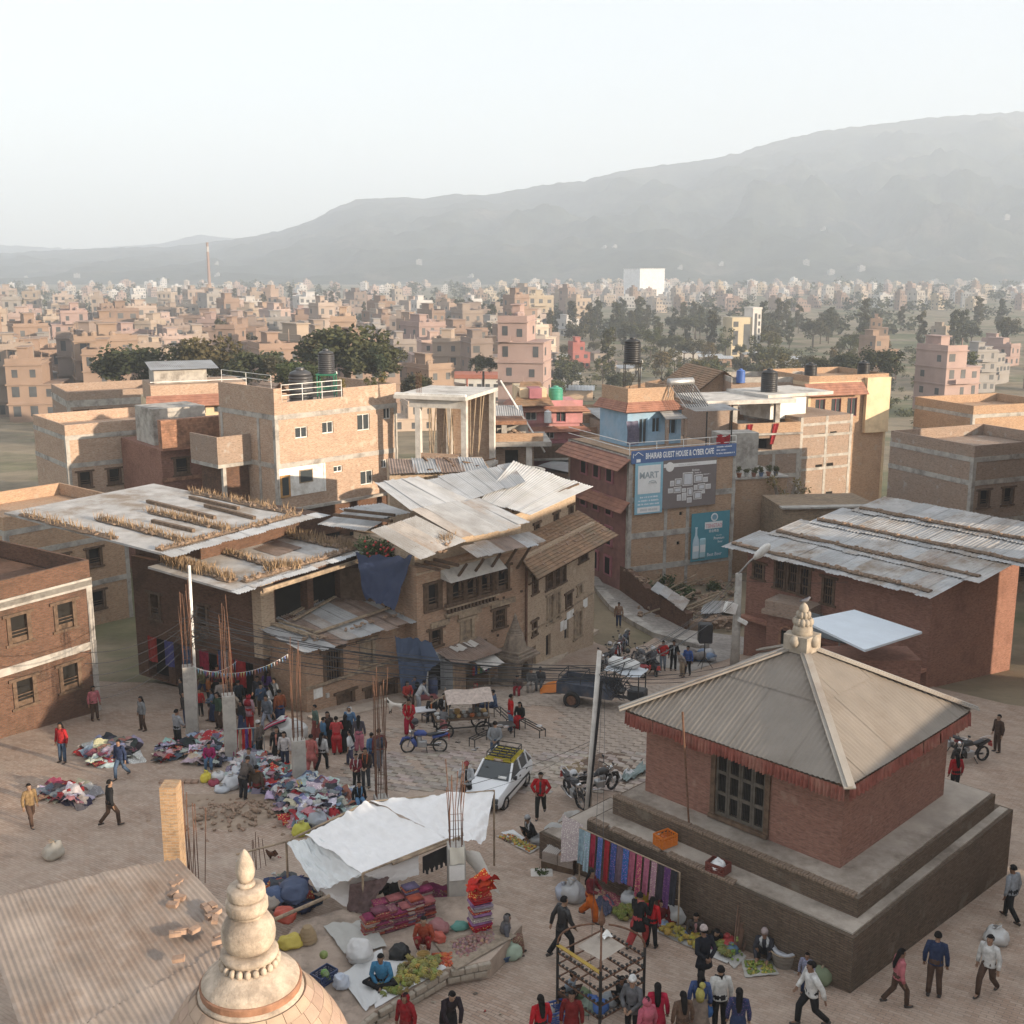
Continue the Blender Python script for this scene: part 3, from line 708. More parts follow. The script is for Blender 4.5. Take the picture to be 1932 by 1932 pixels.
for k,(a_,b_)in enumerate(((7.05,8.35),(7.05,7.9),(7.05,8.6))):scribble(bd,a_,b_,.70-k*.24,.10,-.013,(.80,.83,.87))
bm=BM();tube(bm,[(.16,-.02,.42),(.16,-.02,.72),(.3,-.02,.60),(.55,-.02,.80),(.95,-.02,.55)],.028,4)
me=mesh('house_emblem',bm);put('house_emblem',me,m_sheet,bd,loc=(0,-.005,0),color=(.9,.9,.9))
flat(bd,'lotus_emblem',.42,.75,.10,.32,-.013,(.88,.88,.9),t=.008)
bd=thing('billboard','wide grey and light blue billboard with MART and pictures under the blue board','billboard',roofpt(h,.38,-.16,Z(.35)),math.radians(25))
flat(bd,'mart_panel',0,2.25,0,3.62,0,(.27,.50,.62));flat(bd,'picture_panel',2.26,6.75,.2,3.68,0,(.20,.17,.165))
flat(bd,'white_panel',.22,2.05,1.45,3.45,-.014,(.80,.80,.79));write(bd,'MART',.32,2.55,.62,-.035,(.36,.41,.44),.95,bold=.015)
bm=BM();tube(bm,[(1.1,-.035,2.15),(1.15,-.035,2.3),(1.4,-.035,2.36),(1.65,-.035,2.3),(1.72,-.035,2.12)],.03,4);bar(bm,(1.2,-.035,2.2),(1.6,-.035,2.2),.07,.02);put('sandal_drawing',bm,m_sheet,bd,color=(.4,.43,.45))
for k,(a_,b_)in enumerate(((.42,1.85),(.3,1.95),(.25,2.0))):scribble(bd,a_,b_,1.15-k*.25,.12,-.013,(.80,.84,.87))
flat(bd,'number_strip',.22,2.05,.1,.5,-.014,(.8,.8,.8));scribble(bd,.45,1.85,.22,.17,-.027,(.55,.58,.6))
flat(bd,'title_strip',2.3,6.7,3.16,3.42,-.014,(.78,.77,.76));scribble(bd,3.5,5.2,3.24,.1,-.027,(.6,.58,.57))
bm=BM();lathe(bm,[(.34,0),(.34,.02)],22);_m=mesh('round_logo',bm);_m.transform(Matrix.Rotation(math.pi/2,4,'X'));put('round_logo',_m,m_sheet,bd,loc=(2.8,-.014,3.2),color=(.82,.8,.78))
write(bd,'Action',4.65,2.75,.26,-.02,(.8,.78,.77),.9);scribble(bd,4.9,5.5,2.58,.1,-.013,(.7,.68,.67));scribble(bd,5.0,6.2,2.43,.08,-.013,(.68,.66,.65))
for(x,z,w,hh,k)in((3.9,1.75,.85,.95,1),(3.25,1.82,.55,.5,1),(2.85,1.8,.34,.4,0),(4.85,1.92,.72,.55,1),(5.62,1.9,.4,.36,0),(2.7,1.32,.4,.34,0),(3.17,1.3,.62,.42,1),(3.86,1.32,.34,.26,0),(4.3,1.0,.45,.58,1),(4.85,1.38,.28,.36,0),(5.18,1.34,.62,.46,1),(5.85,1.38,.44,.36,0),(3.45,.72,.34,.44,0),(3.86,.7,.38,.56,0),(4.3,.5,.4,.38,0),(4.85,.7,.68,.56,1),(5.55,1.08,.26,.22,0)):
 f_o=flat(bd,'picture',x,x+w,z,z+hh,-.014,(.80,.79,.78)if k else(.7,.69,.68))
 if k:flat(f_o,'picture_mount',x+.05,x+w-.05,z+.05,z+hh-.05,-.028,(.25,.22,.21));flat(f_o,'picture_print',x+.1,x+w-.1,z+.1,z+hh-.1,-.042,(.62,.63,.66))
 else:flat(f_o,'picture_print',x+.06,x+w-.06,z+.06,z+hh-.06,-.028,(.56,.55,.56))
bd=thing('beer_billboard','teal beer billboard with a bottle and a can, low on the guest house','billboard',roofpt(h,5.15,-.16,Z(-3.55)),math.radians(25))
flat(bd,'board',0,3.3,0,3.55,0,(.085,.27,.34))
bm=BM();lathe(bm,[(.25,0),(.28,.1),(.28,1.15),(.24,1.45),(.1,1.75),(.085,2.25),(.11,2.27),(.11,2.35)],16,(0,0,0),sy=.08);put('bottle_print',mesh('bottle_print',bm,True),m_sheet,bd,loc=(.42,-.03,.18),color=(.48,.62,.70))
flat(bd,'bottle_label',.18,.66,.75,1.15,-.055,(.74,.76,.78))
bm=BM();lathe(bm,[(.22,0),(.26,.1),(.26,1.35),(.22,1.48)],16,(0,0,0),sy=.08);put('can_print',mesh('can_print',bm,True),m_sheet,bd,loc=(1.0,-.03,.2),color=(.36,.55,.62))
flat(bd,'can_label',.78,1.22,.65,1.2,-.055,(.72,.75,.78))
flat(bd,'badge',1.15,2.65,2.32,2.82,-.014,(.74,.75,.76));write(bd,'TSINGTAO',1.22,2.40,.40,-.03,(.62,.36,.40),.72,bold=.008)
write(bd,'青岛啤酒',1.5,2.05,.24,-.02,(.75,.77,.78),.9)
bm=BM();lathe(bm,[(.3,0),(.3,.015)],22);_m=mesh('emblem',bm);_m.transform(Matrix.Rotation(math.pi/2,4,'X'));put('emblem',_m,m_sheet,bd,loc=(1.95,-.014,3.15),color=(.72,.75,.77))
bm=BM();lathe(bm,[(.2,0),(.2,.015)],22);_m=mesh('emblem_core',bm);_m.transform(Matrix.Rotation(math.pi/2,4,'X'));put('emblem_core',_m,m_sheet,bd,loc=(1.95,-.031,3.15),color=(.20,.36,.46))
write(bd,"World's",2.15,1.72,.15,-.02,(.55,.66,.70));write(bd,'Premium',1.95,1.47,.30,-.02,(.8,.82,.83),.85);write(bd,'Beer',2.3,1.22,.22,-.02,(.7,.75,.77));write(bd,'Best Beer',1.4,.28,.36,-.02,(.62,.66,.72),.9)
# things drying and standing on its roof
cl=thing('hanging_cloth','grey cloth hung up beside the blue roof room','cloth',roofpt(h,1.3,2.6,Z(4.52)),math.radians(25))
bm=BM();grid(bm,8,10,lambda s,t:(s*1.0+.06*math.sin(t*5),.1*math.sin(s*9)+.05*math.sin(t*7),.3+t*1.7));put('cloth',mesh('cloth',bm,True),m_cloth,cl,color=(.16,.15,.21))
cl=thing('red_cloth','red cloth heaped on the right end of the guest house railing','cloth',roofpt(h,7.2,.15,Z(5.0)),math.radians(25))
bm=BM();grid(bm,10,10,lambda s,t:(s*1.1,-.12+.08*math.sin(s*9+t*3),-.25+t*.75+.08*math.sin(s*7)));put('cloth',mesh('cloth',bm,True),m_cloth,cl,color=(.42,.03,.035))
# ------------------------------------------------------------------ old houses round the square
def fx(h,u,v,face='f'):
 """local (x, z) where the picture point meets a face of house h"""
 o,a,n,w=h.F[face];Mx=pmat(h.r);P0=Mx@o;a2=(Mx.to_3x3()@a);n2=(Mx.to_3x3()@n)
 r=Vector(ray(u,v));t=(P0-Vector((0,0,CAMZ))).dot(n2)/r.dot(n2);p=Vector((0,0,CAMZ))+r*t
 return(p-P0).dot(a2),p.z-h.r.location.z
def wuv(h,face,u0,u1,v0,v1,style):
 vm=(v0+v1)/2;x0,_=fx(h,u0,vm,face);x1,_=fx(h,u1,vm,face);um=(u0+u1)/2;_,zt=fx(h,um,v0,face);_,z_b=fx(h,um,v1,face)
 return(face,min(x0,x1),max(x0,x1),z_b,zt,style)
 # --- W1: carved old house in the middle
h=House('old_town_house','old brown brick house with a carved triple window, behind the food cart','house',(-4.5,52.2,-3.6),46,7.55,7.5)
W1=h
wins=[wuv(h,'f',804,829,1101,1150,'carved'),wuv(h,'f',936,960,1069,1114,'wood'),wuv(h,'f',811,833,1187,1219,'wood'),wuv(h,'f',869,893,1168,1206,'shut'),wuv(h,'f',931,954,1149,1184,'lattice')]
bx0,bz0=fx(h,846,1137);bx1,bz1=fx(h,927,1080)
wins+=[('f',bx0+(bx1-bx0)*k/3+.12,bx0+(bx1-bx0)*(k+1)/3-.12,bz0+.05,bz0+1.15,'hole')for k in range(3)]
ztop=3.4+3.6
h.walls(0,ztop,m_br_old,wins,top=True,depth=.22)
# the carved triple bay
bay=h.box('bay_window',bx0-.28,bx1+.28,-.22,-.01,bz0-.18,bz0-.02,m_wood)
bm=BM()
for k in range(4):
 x=bx0+(bx1-bx0)*k/3;box(bm,x-.12,x+.12,-.20,-.012,bz0-.02,bz0+1.32)
 for j in(-.085,0,.085):box(bm,x+j-.02,x+j+.02,-.225,-.2,bz0+.02,bz0+1.3)
for k in range(3):
 a=bx0+(bx1-bx0)*k/3+.12;b=bx0+(bx1-bx0)*(k+1)/3-.12;c=(a+b)/2;rad=(b-a)/2
 for s in range(8):
  t0,t1=math.pi*s/8,math.pi*(s+1)/8
  q=[(c+rad*math.cos(t0),bz0+.72+rad*math.sin(t0)*.9),(c+rad*math.cos(t1),bz0+.72+rad*math.sin(t1)*.9)]
  v=[bm.verts.new((x,yy,z))for yy in(-.16,-.05)for x,z in(q[0],q[1],(q[1][0],bz0+1.25),(q[0][0],bz0+1.25))]
  bm.faces.new(v[:4]);bm.faces.new((v[0],v[1],v[5],v[4]))
 for z in(.22,.42):box(bm,a,b,-.12,-.08,bz0+z,bz0+z+.04)
 box(bm,a,b,-.1,-.06,bz0,bz0+.12)
put('carved_post',mesh('carved_post',bm),m_wood,bay,kind='stuff')
bm=BM();box(bm,bx0-.35,bx1+.35,-.26,-.01,bz0-.26,bz0-.182);put('sill',bm,m_wood_p,bay)
bm=BM()
for k in range(14):x=bx0-.2+(bx1-bx0+.4)*(k+.5)/14;box(bm,x-.055,x+.055,-.17,-.01,bz0-.52,bz0-.262)
put('carved_bracket',bm,m_wood,bay,kind='stuff')
bm=BM();box(bm,bx0-.3,bx1+.3,-.21,-.01,bz0-.62,bz0-.522);box(bm,bx0-.22,bx1+.22,-.15,-.01,bz0-.72,bz0-.622);put('lower_sill',bm,m_wood_p,bay)
bm=BM();v=[bm.verts.new(q)for q in((bx0-.5,-.75,bz0+1.22),(bx1+.4,-.75,bz0+1.22),(bx1+.4,-.01,bz0+1.75),(bx0-.5,-.01,bz0+1.75),(bx0-.5,-.01,bz0+1.3),(bx1+.4,-.01,bz0+1.3))]
for f in((0,1,2,3),(0,3,4),(1,5,2),(0,4,5,1)):bm.faces.new([v[i]for i in f])
put('bay_hood',bm,m_conc_l,bay)
for uu0,uu1,vv in((812,846,1182),(863,906,1163),(925,970,1144)):
 x0,z0=fx(h,uu0,vv+2);x1,_=fx(h,uu1,vv-12);h.box('lintel',x0,x1,-.12,-.01,z0-.05,z0+.22,m_wood_p)
for row,z in enumerate((2.15,4.05)):
 for k in range(16):
  if RND.random()<.75:h.box('joist_end',.5+k*.44,.62+k*.44,-.07,-.005,z+.02*k,z+.11+.02*k,m_wood)
h.box('string_course',-.02,h.w,-.09,-.005,ztop-.35,ztop-.25,m_br_plast)
for k in range(5):
 x=2.2+k*1.15;bm=BM();bar(bm,(x,-.05,ztop-1.3),(x+.12,-1.0,ztop-.05+.05*k),.11);h.p('eave_strut',bm,m_wood)
for k in range(3):bm=BM();bar(bm,(.2+k*.6,.3,ztop+.12),(.5+k*.6,-1.1,ztop+.02),.13);h.p('rafter',bm,m_wood)
h.box('attic_wall',.25,h.w,.4,5.0,ztop,ztop+.95,m_br_plast)
h.box('rubble_wall',.02,.45,2.2,6.0,ztop-2.0,ztop+.6,m_rubble)
h.box('drain_pipe',h.w-.12,h.w-.03,-.13,-.04,.2,ztop-1.0,m_rust)
SH=lambda u,v,y:D(u,v,y)
sheet(h.r,SH(708,911,57),SH(788,898,60.5),SH(890,944,59.2),SH(775,963,54),m_tin,sag=.1)
sheet(h.r,SH(775,961,54.2),SH(905,941,59.6),SH(999,986,57),SH(869,1015,53),m_tin2,jag=.15)
sheet(h.r,SH(784,973,53.6),SH(700,1002,52),SH(790,1055,50.5),SH(879,1020,52.9),m_tin2,jag=.12)
for a,b,c,d,mm in[((869,1031,52.9),(920,1020,54.5),(950,1040,53.6),(898,1051,52),m_tin3),((921,1019.5,54.5),(960,1012,55.9),(991,1031,55.1),(951,1040,53.6),m_tin3),((961,1012,55.9),(1000,1005,57.2),(1032,1021,56.6),(992,1031,55.1),m_tin2)]:
 sheet(h.r,SH(*a),SH(*b),SH(*c),SH(*d),mm,name='awning_sheet',jag=.1)
sheet(h.r,SH(673,955,60),SH(746,972,59),SH(690,1003,54.5),SH(599,989,57),m_tin)
sheet(h.r,SH(640,960,62),SH(720,950,63),SH(775,968,58),SH(690,985,57),m_tin2,name='loose_sheet')
for a,b in(((630,974,57.2),(740,986,55.6)),((650,965,58.5),(745,975,57)),((775,1045,51.2),(850,1032,52.5)),((775,1038,51.4),(838,1022,52.6))):
 bm=BM();bar(bm,SH(*a)+Vector((0,0,.08)),SH(*b)+Vector((0,0,.08)),.14);wput('timber',bm,m_wood,h.r)
strew(h.r,lambda:SH(rr(790,850),rr(1022,1045),52)+Vector((0,0,.05)),14,STN,.2,.4)
grass_strip(h.r,SH(830,1030,52.3),SH(852,1018,53),160,.5,.25)
# --- W2: bent continuation with the tiled skirt roof
h=House('old_corner_house','plastered old house with tiled skirt roof at the mouth of the lane','house',(0.72,57.6,-5.4),63,9.2,7.5)
W2=h
wins=[wuv(h,'f',1004,1014,1084,1119,'wood'),wuv(h,'f',1030,1043,1072,1110,'lattice'),wuv(h,'f',1045,1056,1066,1104,'lattice'),wuv(h,'f',1058,1067,1060,1098,'lattice'),wuv(h,'f',1092,1108,1026,1058,'lattice'),wuv(h,'f',1032,1044,1122,1174,'shut'),wuv(h,'f',1046,1056,1117,1168,'shut'),wuv(h,'f',1067,1078,1119,1146,'wood'),wuv(h,'f',1089,1098,1104,1121,'shut'),wuv(h,'f',1004,1012,1172,1198,'wood'),wuv(h,'f',1030,1039,1197,1238,'hole'),wuv(h,'f',1065,1073,1166,1206,'hole'),wuv(h,'f',1083,1097,1154,1202,'shut'),wuv(h,'f',1001,1011,1220,1259,'hole')]
zw=2.6+5.4
h.walls(0,zw,m_br_plast,wins,depth=.2)
g=House('upper_storey','x','x',roofpt(h,.2,1.2,zw-.01),63,8.8,6.0);bpy.data.objects.remove(g.r)
g.r=h.r;g.F={k:(v[0]+Vector((.2,1.2,0)),v[1],v[2],v[3])for k,v in g.F.items()}
def gwin(u0,u1,v0,v1):
 f=wuv(g,'f',u0,u1,v0,v1,'wood');return f
uw=[gwin(1008,1017,988,1007),gwin(1045,1053,968,999),gwin(1073,1081,954,983)]
bm=BM();o,a,n,w=g.F['f'];face_holes(bm,o,a,1,n,w,zw,zw+2.15,[x[1:5]for x in uw],.15)
for k in 'rlb':o,a,n,w=g.F[k];face_holes(bm,o,a,1,n,w,zw,zw+2.15,[],.1)
bmesh.ops.remove_doubles(bm,verts=bm.verts,dist=.0005);me=bpy.data.meshes.new('upper_wall');bm.normal_update();bm.to_mesh(me);bm.free();uvbox(me);put('upper_wall',me,m_br_plast,h.r)
for x in uw:g.win(*x,depth=.15)
for q in(((-.9,-1.1,zw-.9),(h.w+.9,-1.1,zw-.9),(h.w+.1,1.19,zw+.55),(.1,1.19,zw+.55)),((h.w+.9,-1.1,zw-.9),(h.w+.9,7.6,zw-.9),(h.w-.1,7.3,zw+.55),(h.w+.1,1.19,zw+.55))):
 bm=BM();tile_plane(bm,[Vector(v)for v in q],.07,.22);h.p('skirt_roof',bm,m_tile)
for k in range(9):x=.3+k*1.1;bm=BM();bar(bm,(x,-.02,zw-1.6),(x,-1.0,zw-.95),.09);h.p('eave_strut',bm,m_wood)
for k in range(60):
 x,t=rr(-.5,h.w+.5),rr(0.02,.9);o=put('roof_tile',BRICK,None,h.r,loc=(x,-1.1+2.25*t,zw-.9+1.45*t+.07),rot=(.55,0,rr(-.5,.5)),scale=(rr(.7,1.1),rr(.8,1.3),.35))
h.box('string_course',-.02,h.w,-.06,-.005,3.7,3.8,m_wood_p)
for u0,u1,v0,v1 in((1057,1063,1172,1190),(1064,1069,1170,1187),(1100,1108,1128,1146),(1069,1082,1152,1166)):
 w_=wuv(h,'f',u0,u1,v0,v1,'');h.box('paper_notice',w_[1],w_[2],-.02,-.004,w_[3],w_[4],m_white)
A=[(968,870,66),(1119,919,67),(1001,975,57.4),(905,943,60)]
sheet(h.r,SH(*A[0]),SH(1119,919,67),SH(1001,972,57.6),SH(907,943,60),m_tin,sag=.05)
dn=Vector((0,0,-.1));sheet(h.r,SH(798,903,61.5)+dn,SH(966,871,66.3)+dn,SH(990,905,63.2)+dn,SH(872,946,58.8)+dn,m_tin,name='roof_sheet')
bm=BM();bar(bm,(0.4,1.1,zw+2.18),(h.w,1.1,zw+2.18),.1);h.p('wall_plate',bm,m_wood)
# --- H1: slab-roofed market house on the left, dark lane side
h=House('market_house','low brown market house under slab roofs overgrown with dry grass','house',(-11.4,50.0,-2.9),56,8.6,9.0)
H1=h
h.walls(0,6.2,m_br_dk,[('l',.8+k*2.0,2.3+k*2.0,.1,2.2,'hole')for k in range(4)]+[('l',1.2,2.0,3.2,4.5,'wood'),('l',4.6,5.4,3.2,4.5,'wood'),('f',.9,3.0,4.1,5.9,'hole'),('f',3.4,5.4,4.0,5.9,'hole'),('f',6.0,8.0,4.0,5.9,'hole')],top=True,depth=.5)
h.box('corner_pillar',-.06,.75,-.08,.5,2.6,6.1,m_br_plast);h.box('loft_wall',.8,8.5,.6,.75,4,6.1,m_wood)
h.box('eave_board',-.6,8.9,-.85,-.75,6.0,6.2,m_wood_p)
def slabroof(root,q,thick,m,name='roof_slab'):
 bm=BM();top=[bm.verts.new(Vector(v))for v in q];lo=[bm.verts.new(Vector(v)-Vector((0,0,thick)))for v in q]
 bm.faces.new(top);bm.faces.new(list(reversed(lo)))
 for k in range(4):bm.faces.new((top[k],lo[k],lo[(k+1)%4],top[(k+1)%4]))
 return wput(name,bm,m,root)
T=Vector((-12.1,48.0,3.5));R_=Vector((-7.3,55.3,3.5));L_=Vector((-16.8,51.2,3.75));C_=R_+L_-T
slabroof(h.r,(T,R_,C_,L_),.1,m_slab)
T2=Vector((-15.6,49.7,4.75));R2=Vector((-10.5,57.6,4.75));L2=Vector((-25.5,56.3,5.2));C2=R2+L2-T2
slabroof(h.r,(T2,R2,C2,L2),.1,m_slab)
bm=BM();box(bm,-4,-.1,0,0,0,0)if False else None;bm.free()
h.box('upper_wall',.3,8.4,4.2,9.0,6.2,7.5,m_br_dk)
def ledge(root,a,b,w,n,gn=0,gh=.5,earth=True):
 """a line of stones, earth and weeds lying on a roof"""
 a=Vector(a);b=Vector(b)
 if earth:
  bm=BM();k=14;tube(bm,[a.lerp(b,i/k)+Vector((rr(-.05,.05),rr(-.05,.05),.03))for i in range(k+1)],[(w*rr(.7,1.1),.10*rr(.6,1.2))for i in range(k+1)],6)
  wput('earth_ridge',bm,m_earth,root)
 strew(root,lambda:a.lerp(b,rr(0,1))+Vector((rr(-w,w),rr(-w,w),.1)),n,STN,.16,.36)
 if gn:grass_strip(root,a+Vector((0,0,.08)),b+Vector((0,0,.08)),gn,gh,w*.9)
up=Vector((0,0,.02))
LP=lambda s,t:T+(R_-T)*s+(L_-T)*t+up
UP=lambda s,t:T2+(R2-T2)*s+(L2-T2)*t+up
ledge(h.r,LP(.1,.18),LP(.12,.98),.3,22,700,.42);ledge(h.r,LP(.12,.1),LP(.98,.08),.22,60,200,.3);ledge(h.r,LP(.42,.12),LP(.44,.98),.25,22,250,.35);ledge(h.r,LP(.95,.1),LP(.92,.9),.35,26,500,.5)
grass_strip(h.r,LP(.36,.2),LP(.5,.05),350,.55,.3);grass_strip(h.r,LP(.1,.5),LP(.12,.98),500,.5,.4)
ledge(h.r,UP(.02,.04),UP(.98,.04),.25,60,260,.25);ledge(h.r,UP(.2,.05),UP(.22,.6),.25,20,350,.4);ledge(h.r,UP(.5,.05),UP(.5,.55),.28,22,450,.36);ledge(h.r,UP(.98,.05),UP(.97,.7),.35,34,250,.4);ledge(h.r,UP(.02,.3),UP(.02,.9),.3,16,200,.4)
for a,b in(((.62,.25),(.64,.7)),((.75,.12),(.78,.45)),((.36,.15),(.36,.4)),((.85,.3),(.86,.62))):
 bm=BM();bar(bm,UP(*a)+up*4,UP(*b)+up*4,.2,.16);wput('timber',bm,m_earth,h.r)
sheet(h.r,LP(.6,.75),LP(.82,.8),LP(.80,.45),LP(.58,.42),m_tin3,name='loose_sheet')
sheet(h.r,LP(-.03,-.02)+up*3,LP(.55,-.02)+up*3,LP(.55,-.075)+up,LP(-.03,-.075)+up,m_tin,name='eave_sheet')
sheet(h.r,LP(.55,-.02)+up*3,LP(1.0,-.02)+up*3,LP(1.0,-.06)+up,LP(.55,-.06)+up,m_tin,name='eave_sheet')
sheet(h.r,UP(-.02,-.01)+up*3,UP(.9,-.01)+up*3,UP(.9,-.06),UP(-.02,-.06),m_tin,name='eave_sheet')
sheet(h.r,UP(.9,-.01)+up*3,UP(1.06,-.01)+up*3,UP(1.08,-.07),UP(.9,-.06),m_tin,name='eave_sheet')
# clothes hung in the lane openings
for k,c in enumerate(((.35,.03,.03),(.45,.08,.02),(.30,.02,.05),(.06,.12,.22),(.10,.10,.28),(.4,.05,.04))):
 bm=BM();y=1.0+k*1.25;grid(bm,6,6,lambda s,t:(-.18+.05*math.sin(s*9),y+s*.7,1.0+t*1.3));h.p('hung_garment',bm,m_cloth,True,color=c)
 # --- H2: small house with patched tin roof and carved windows
h=House('corner_shop_house','small brick house under a patched tin roof, carved windows, beside the blue tarp','house',(-9.2,48.5,-2.8),47,6.6,4.4)
H2=h
wins=[wuv(h,'f',611,645,1226,1284,'lattice'),wuv(h,'f',679,706,1208,1254,'shut'),wuv(h,'f',637,668,1305,1347,'door'),wuv(h,'f',690,712,1297,1336,'door'),wuv(h,'f',724,748,1284,1322,'door')]
h.walls(0,3.55,m_br_old,wins,depth=.15)
h.box('string_course',-.03,h.w,-.1,-.005,1.55,1.68,m_wood_p)
h.box('string_course',-.02,h.w,-.07,-.005,3.3,3.4,m_br_plast)
x0,z0=fx(h,600,1306);h.box('whitewash_patch',x0-.25,x0+.25,-.012,-.003,z0-.28,z0+.2,m_white)
h.box('meter_box',1.05,1.2,-.1,-.005,.9,1.1,m_conc_l)
def H2P(x,y,z):return roofpt(h,x,y,z)
for k in range(5):
 a=-.5+k*1.5
 sheet(h.r,H2P(a,4.5,4.15),H2P(a+1.55,4.5,4.15),H2P(a+1.55,-.75,3.55+.004*k),H2P(a,-.75,3.55+.004*k),[m_tin2,m_tin3,m_tin2,m_tin3,m_tin2][k]if k%2 else m_tin2,jag=.18)
for a,b,w in(((1.0,.6,3.85),(5.8,1.0,3.9),.16),((1.2,2.4,4.05),(4.6,3.6,4.2),.16),((.3,2.6,4.05),(.9,.1,3.8),.14),((.0,3.2,4.1),(.6,.6,3.85),.12),((.5,3.4,4.1),(1.2,.9,3.85),.1),((1.5,3.0,4.1),(4.0,4.0,4.2),.22)):
 bm=BM();bar(bm,H2P(*a),H2P(*b),w,.07);wput('plank',bm,m_wood_p,h.r)
strew(h.r,lambda:H2P(rr(2.3,5.9),rr(-.05,.25),3.82),24,STN,.14,.3);strew(h.r,lambda:H2P(rr(.2,1.2),rr(-.2,.5),3.8),14,STN,.14,.3)
sheet(h.r,H2P(-.1,4.8,5.35),H2P(3.2,5.6,5.55),H2P(3.3,4.6,4.35),H2P(.2,3.6,4.3),m_white,name='leaning_sheet',pitch=.22)
potted(H2P(5.3,4.3,4.25),'potted plant standing on the tin roof beside the upper blue tarp',.5)
# --- tin kiosk shed and shops at the foot of the old house
h=House('tin_kiosk','grey corrugated tin kiosk under a rusty sloping roof, left of the stone shrine','kiosk',(-2.85,52.3,-3.3),46,2.6,1.6)
bm=BM();corr(bm,(0,0,1.95),(0,1.55,2.1),(0,1.55,0),(0,0,0),.12,.02);h.p('side_sheet',bm,m_tin2)
h.box('back_wall',.03,2.55,1.5,1.58,0,2.1,m_wood);h.box('front_post',.02,.12,.0,.1,0,2.0,m_wood_p);h.box('front_post',2.45,2.55,.0,.1,0,2.0,m_wood_p)
h.box('counter',.95,2.5,.02,.5,0,.8,m_wood);h.box('side_panel',.05,.9,.03,.08,0,1.9,m_rubble)
for k in range(3):bm=BM();corr(bm,(-.15+k*1.0,1.9,2.55),(.87+k*1.0,1.9,2.55),(.87+k*1.0,-.5,1.98),(-.15+k*1.0,-.5,1.98),.14,.02);h.p('roof_sheet',bm,m_tin3)
bm=BM();v=[bm.verts.new(q)for q in((1.2,-.95,1.55),(2.6,-.95,1.55),(2.6,-.1,1.85),(1.2,-.1,1.85))];bm.faces.new(v);h.p('front_awning',bm,m_conc_l)
for k in range(7):c=[(.4,.05,.05),(.05,.1,.3),(.5,.4,.1),(.1,.3,.15),(.5,.5,.5),(.3,.05,.2),(.08,.2,.3)][k];bm=BM();box(bm,1.3+k*.17,1.43+k*.17,-.05,-.02,1.0,1.5);h.p('hung_goods',bm,m_cloth,color=c)
for k in range(2):bm=BM();grid(bm,5,4,lambda s,t:(.7+k*.9+s*.7,.4+t*.6,2.26+.05*math.sin(s*9+k)+t*.1));h.p('roof_cloth',bm,m_conc_l,True)
bm=BM();lathe(bm,[(.2,0),(.2,.9)],14)
t=thing('shop_front','white plastered shop opening with a concrete pillar behind the blue tarp','shop',(-4.3,51.6,-3.2),math.radians(46))
bm.free();bm=BM();box(bm,.2,1.9,.35,.5,0,2.2);put('wall',bm,m_white,t)
bm=BM();box(bm,.75,1.5,.30,.345,0,1.75);put('doorway_shade_panel',bm,m_dark,t)  # near-black box painted as the shaded doorway on a solid wall
bm=BM();box(bm,1.55,1.85,.05,.3,0,1.9);put('pillar',bm,m_conc,t)
dr=thing('plastic_drum','dark blue plastic drum standing at the shop door beside the blue tarp','drum',G(817,1312)+Vector((0,0,0)))
bm=BM();lathe(bm,[(.2,0),(.23,.05),(.23,.35),(.25,.4),(.23,.45),(.23,.8),(.17,.9),(.17,.95)],18);put('drum_body',mesh('drum_body',bm,True),m_plastic,dr,color=(.05,.07,.14))
bm=BM();lathe(bm,[(.19,.95),(.19,1.0),(.05,1.0)],14);put('lid',bm,m_plastic,dr,color=(.02,.02,.03))
# --- stone shrine
m_stone=M_plain('shrine_stone',(0.24,0.19,0.145),.3,3.0,.92,0,.5,dirt=(.13,.10,.08))
p=G(972,1290);t=thing('stone_shrine','small stone shrine with a ringed conical spire in front of the old house','shrine',p,math.radians(52))
bm=BM();box(bm,-.95,.95,-.75,.75,0,.28);put('plinth',bm,m_stone,t)
bm=BM()
for x0,x1,y0,y1,z0,z1 in((-.62,-.3,-.62,.62,.28,1.3),(.3,.62,-.62,.62,.28,1.3),(-.3,.3,.2,.62,.28,1.3),(-.62,.62,-.62,.62,1.3,1.5)):box(bm,x0,x1,y0,y1,z0,z1)
put('cell',bm,m_stone,t)
bm=BM()
for s in range(8):
 a0,a1=math.pi*s/8,math.pi*(s+1)/8;q=[(.3*math.cos(a0),.9+.38*math.sin(a0)),(.3*math.cos(a1),.9+.38*math.sin(a1))]
 v=[bm.verts.new((x,-.64,z))for x,z in(q[0],q[1],(q[1][0],1.3),(q[0][0],1.3))];bm.faces.new(v)
put('pointed_arch',bm,m_stone,t);bm=BM();box(bm,-.298,.298,.1,.19,.285,1.29);put('niche_shade_panel',bm,m_dark,t)  # near-black panel stands for the shade at the back of the cell
for k,(w,z)in enumerate(((.9,1.5),(.78,1.62),(.66,1.74))):bm=BM();box(bm,-w,w,-w,w,z,z+.115);put('cornice',bm,m_stone,t)
bm=BM();lathe(bm,[(.62,1.86),(.58,2.0),(.5,2.3),(.42,2.62),(.44,2.66),(.36,2.7)],8,wob=.03);put('bell_roof',bm,m_stone,t)
for k in range(6):r=.34-k*.045;bm=BM();lathe(bm,[(r,2.7+k*.12),(r*1.05,2.74+k*.12),(r*.9,2.815+k*.12)],14);put('spire_ring',bm,m_stone,t)
bm=BM();lathe(bm,[(.08,3.42),(.1,3.5),(.03,3.65),(.0,3.75)],10);put('finial',bm,m_stone,t)
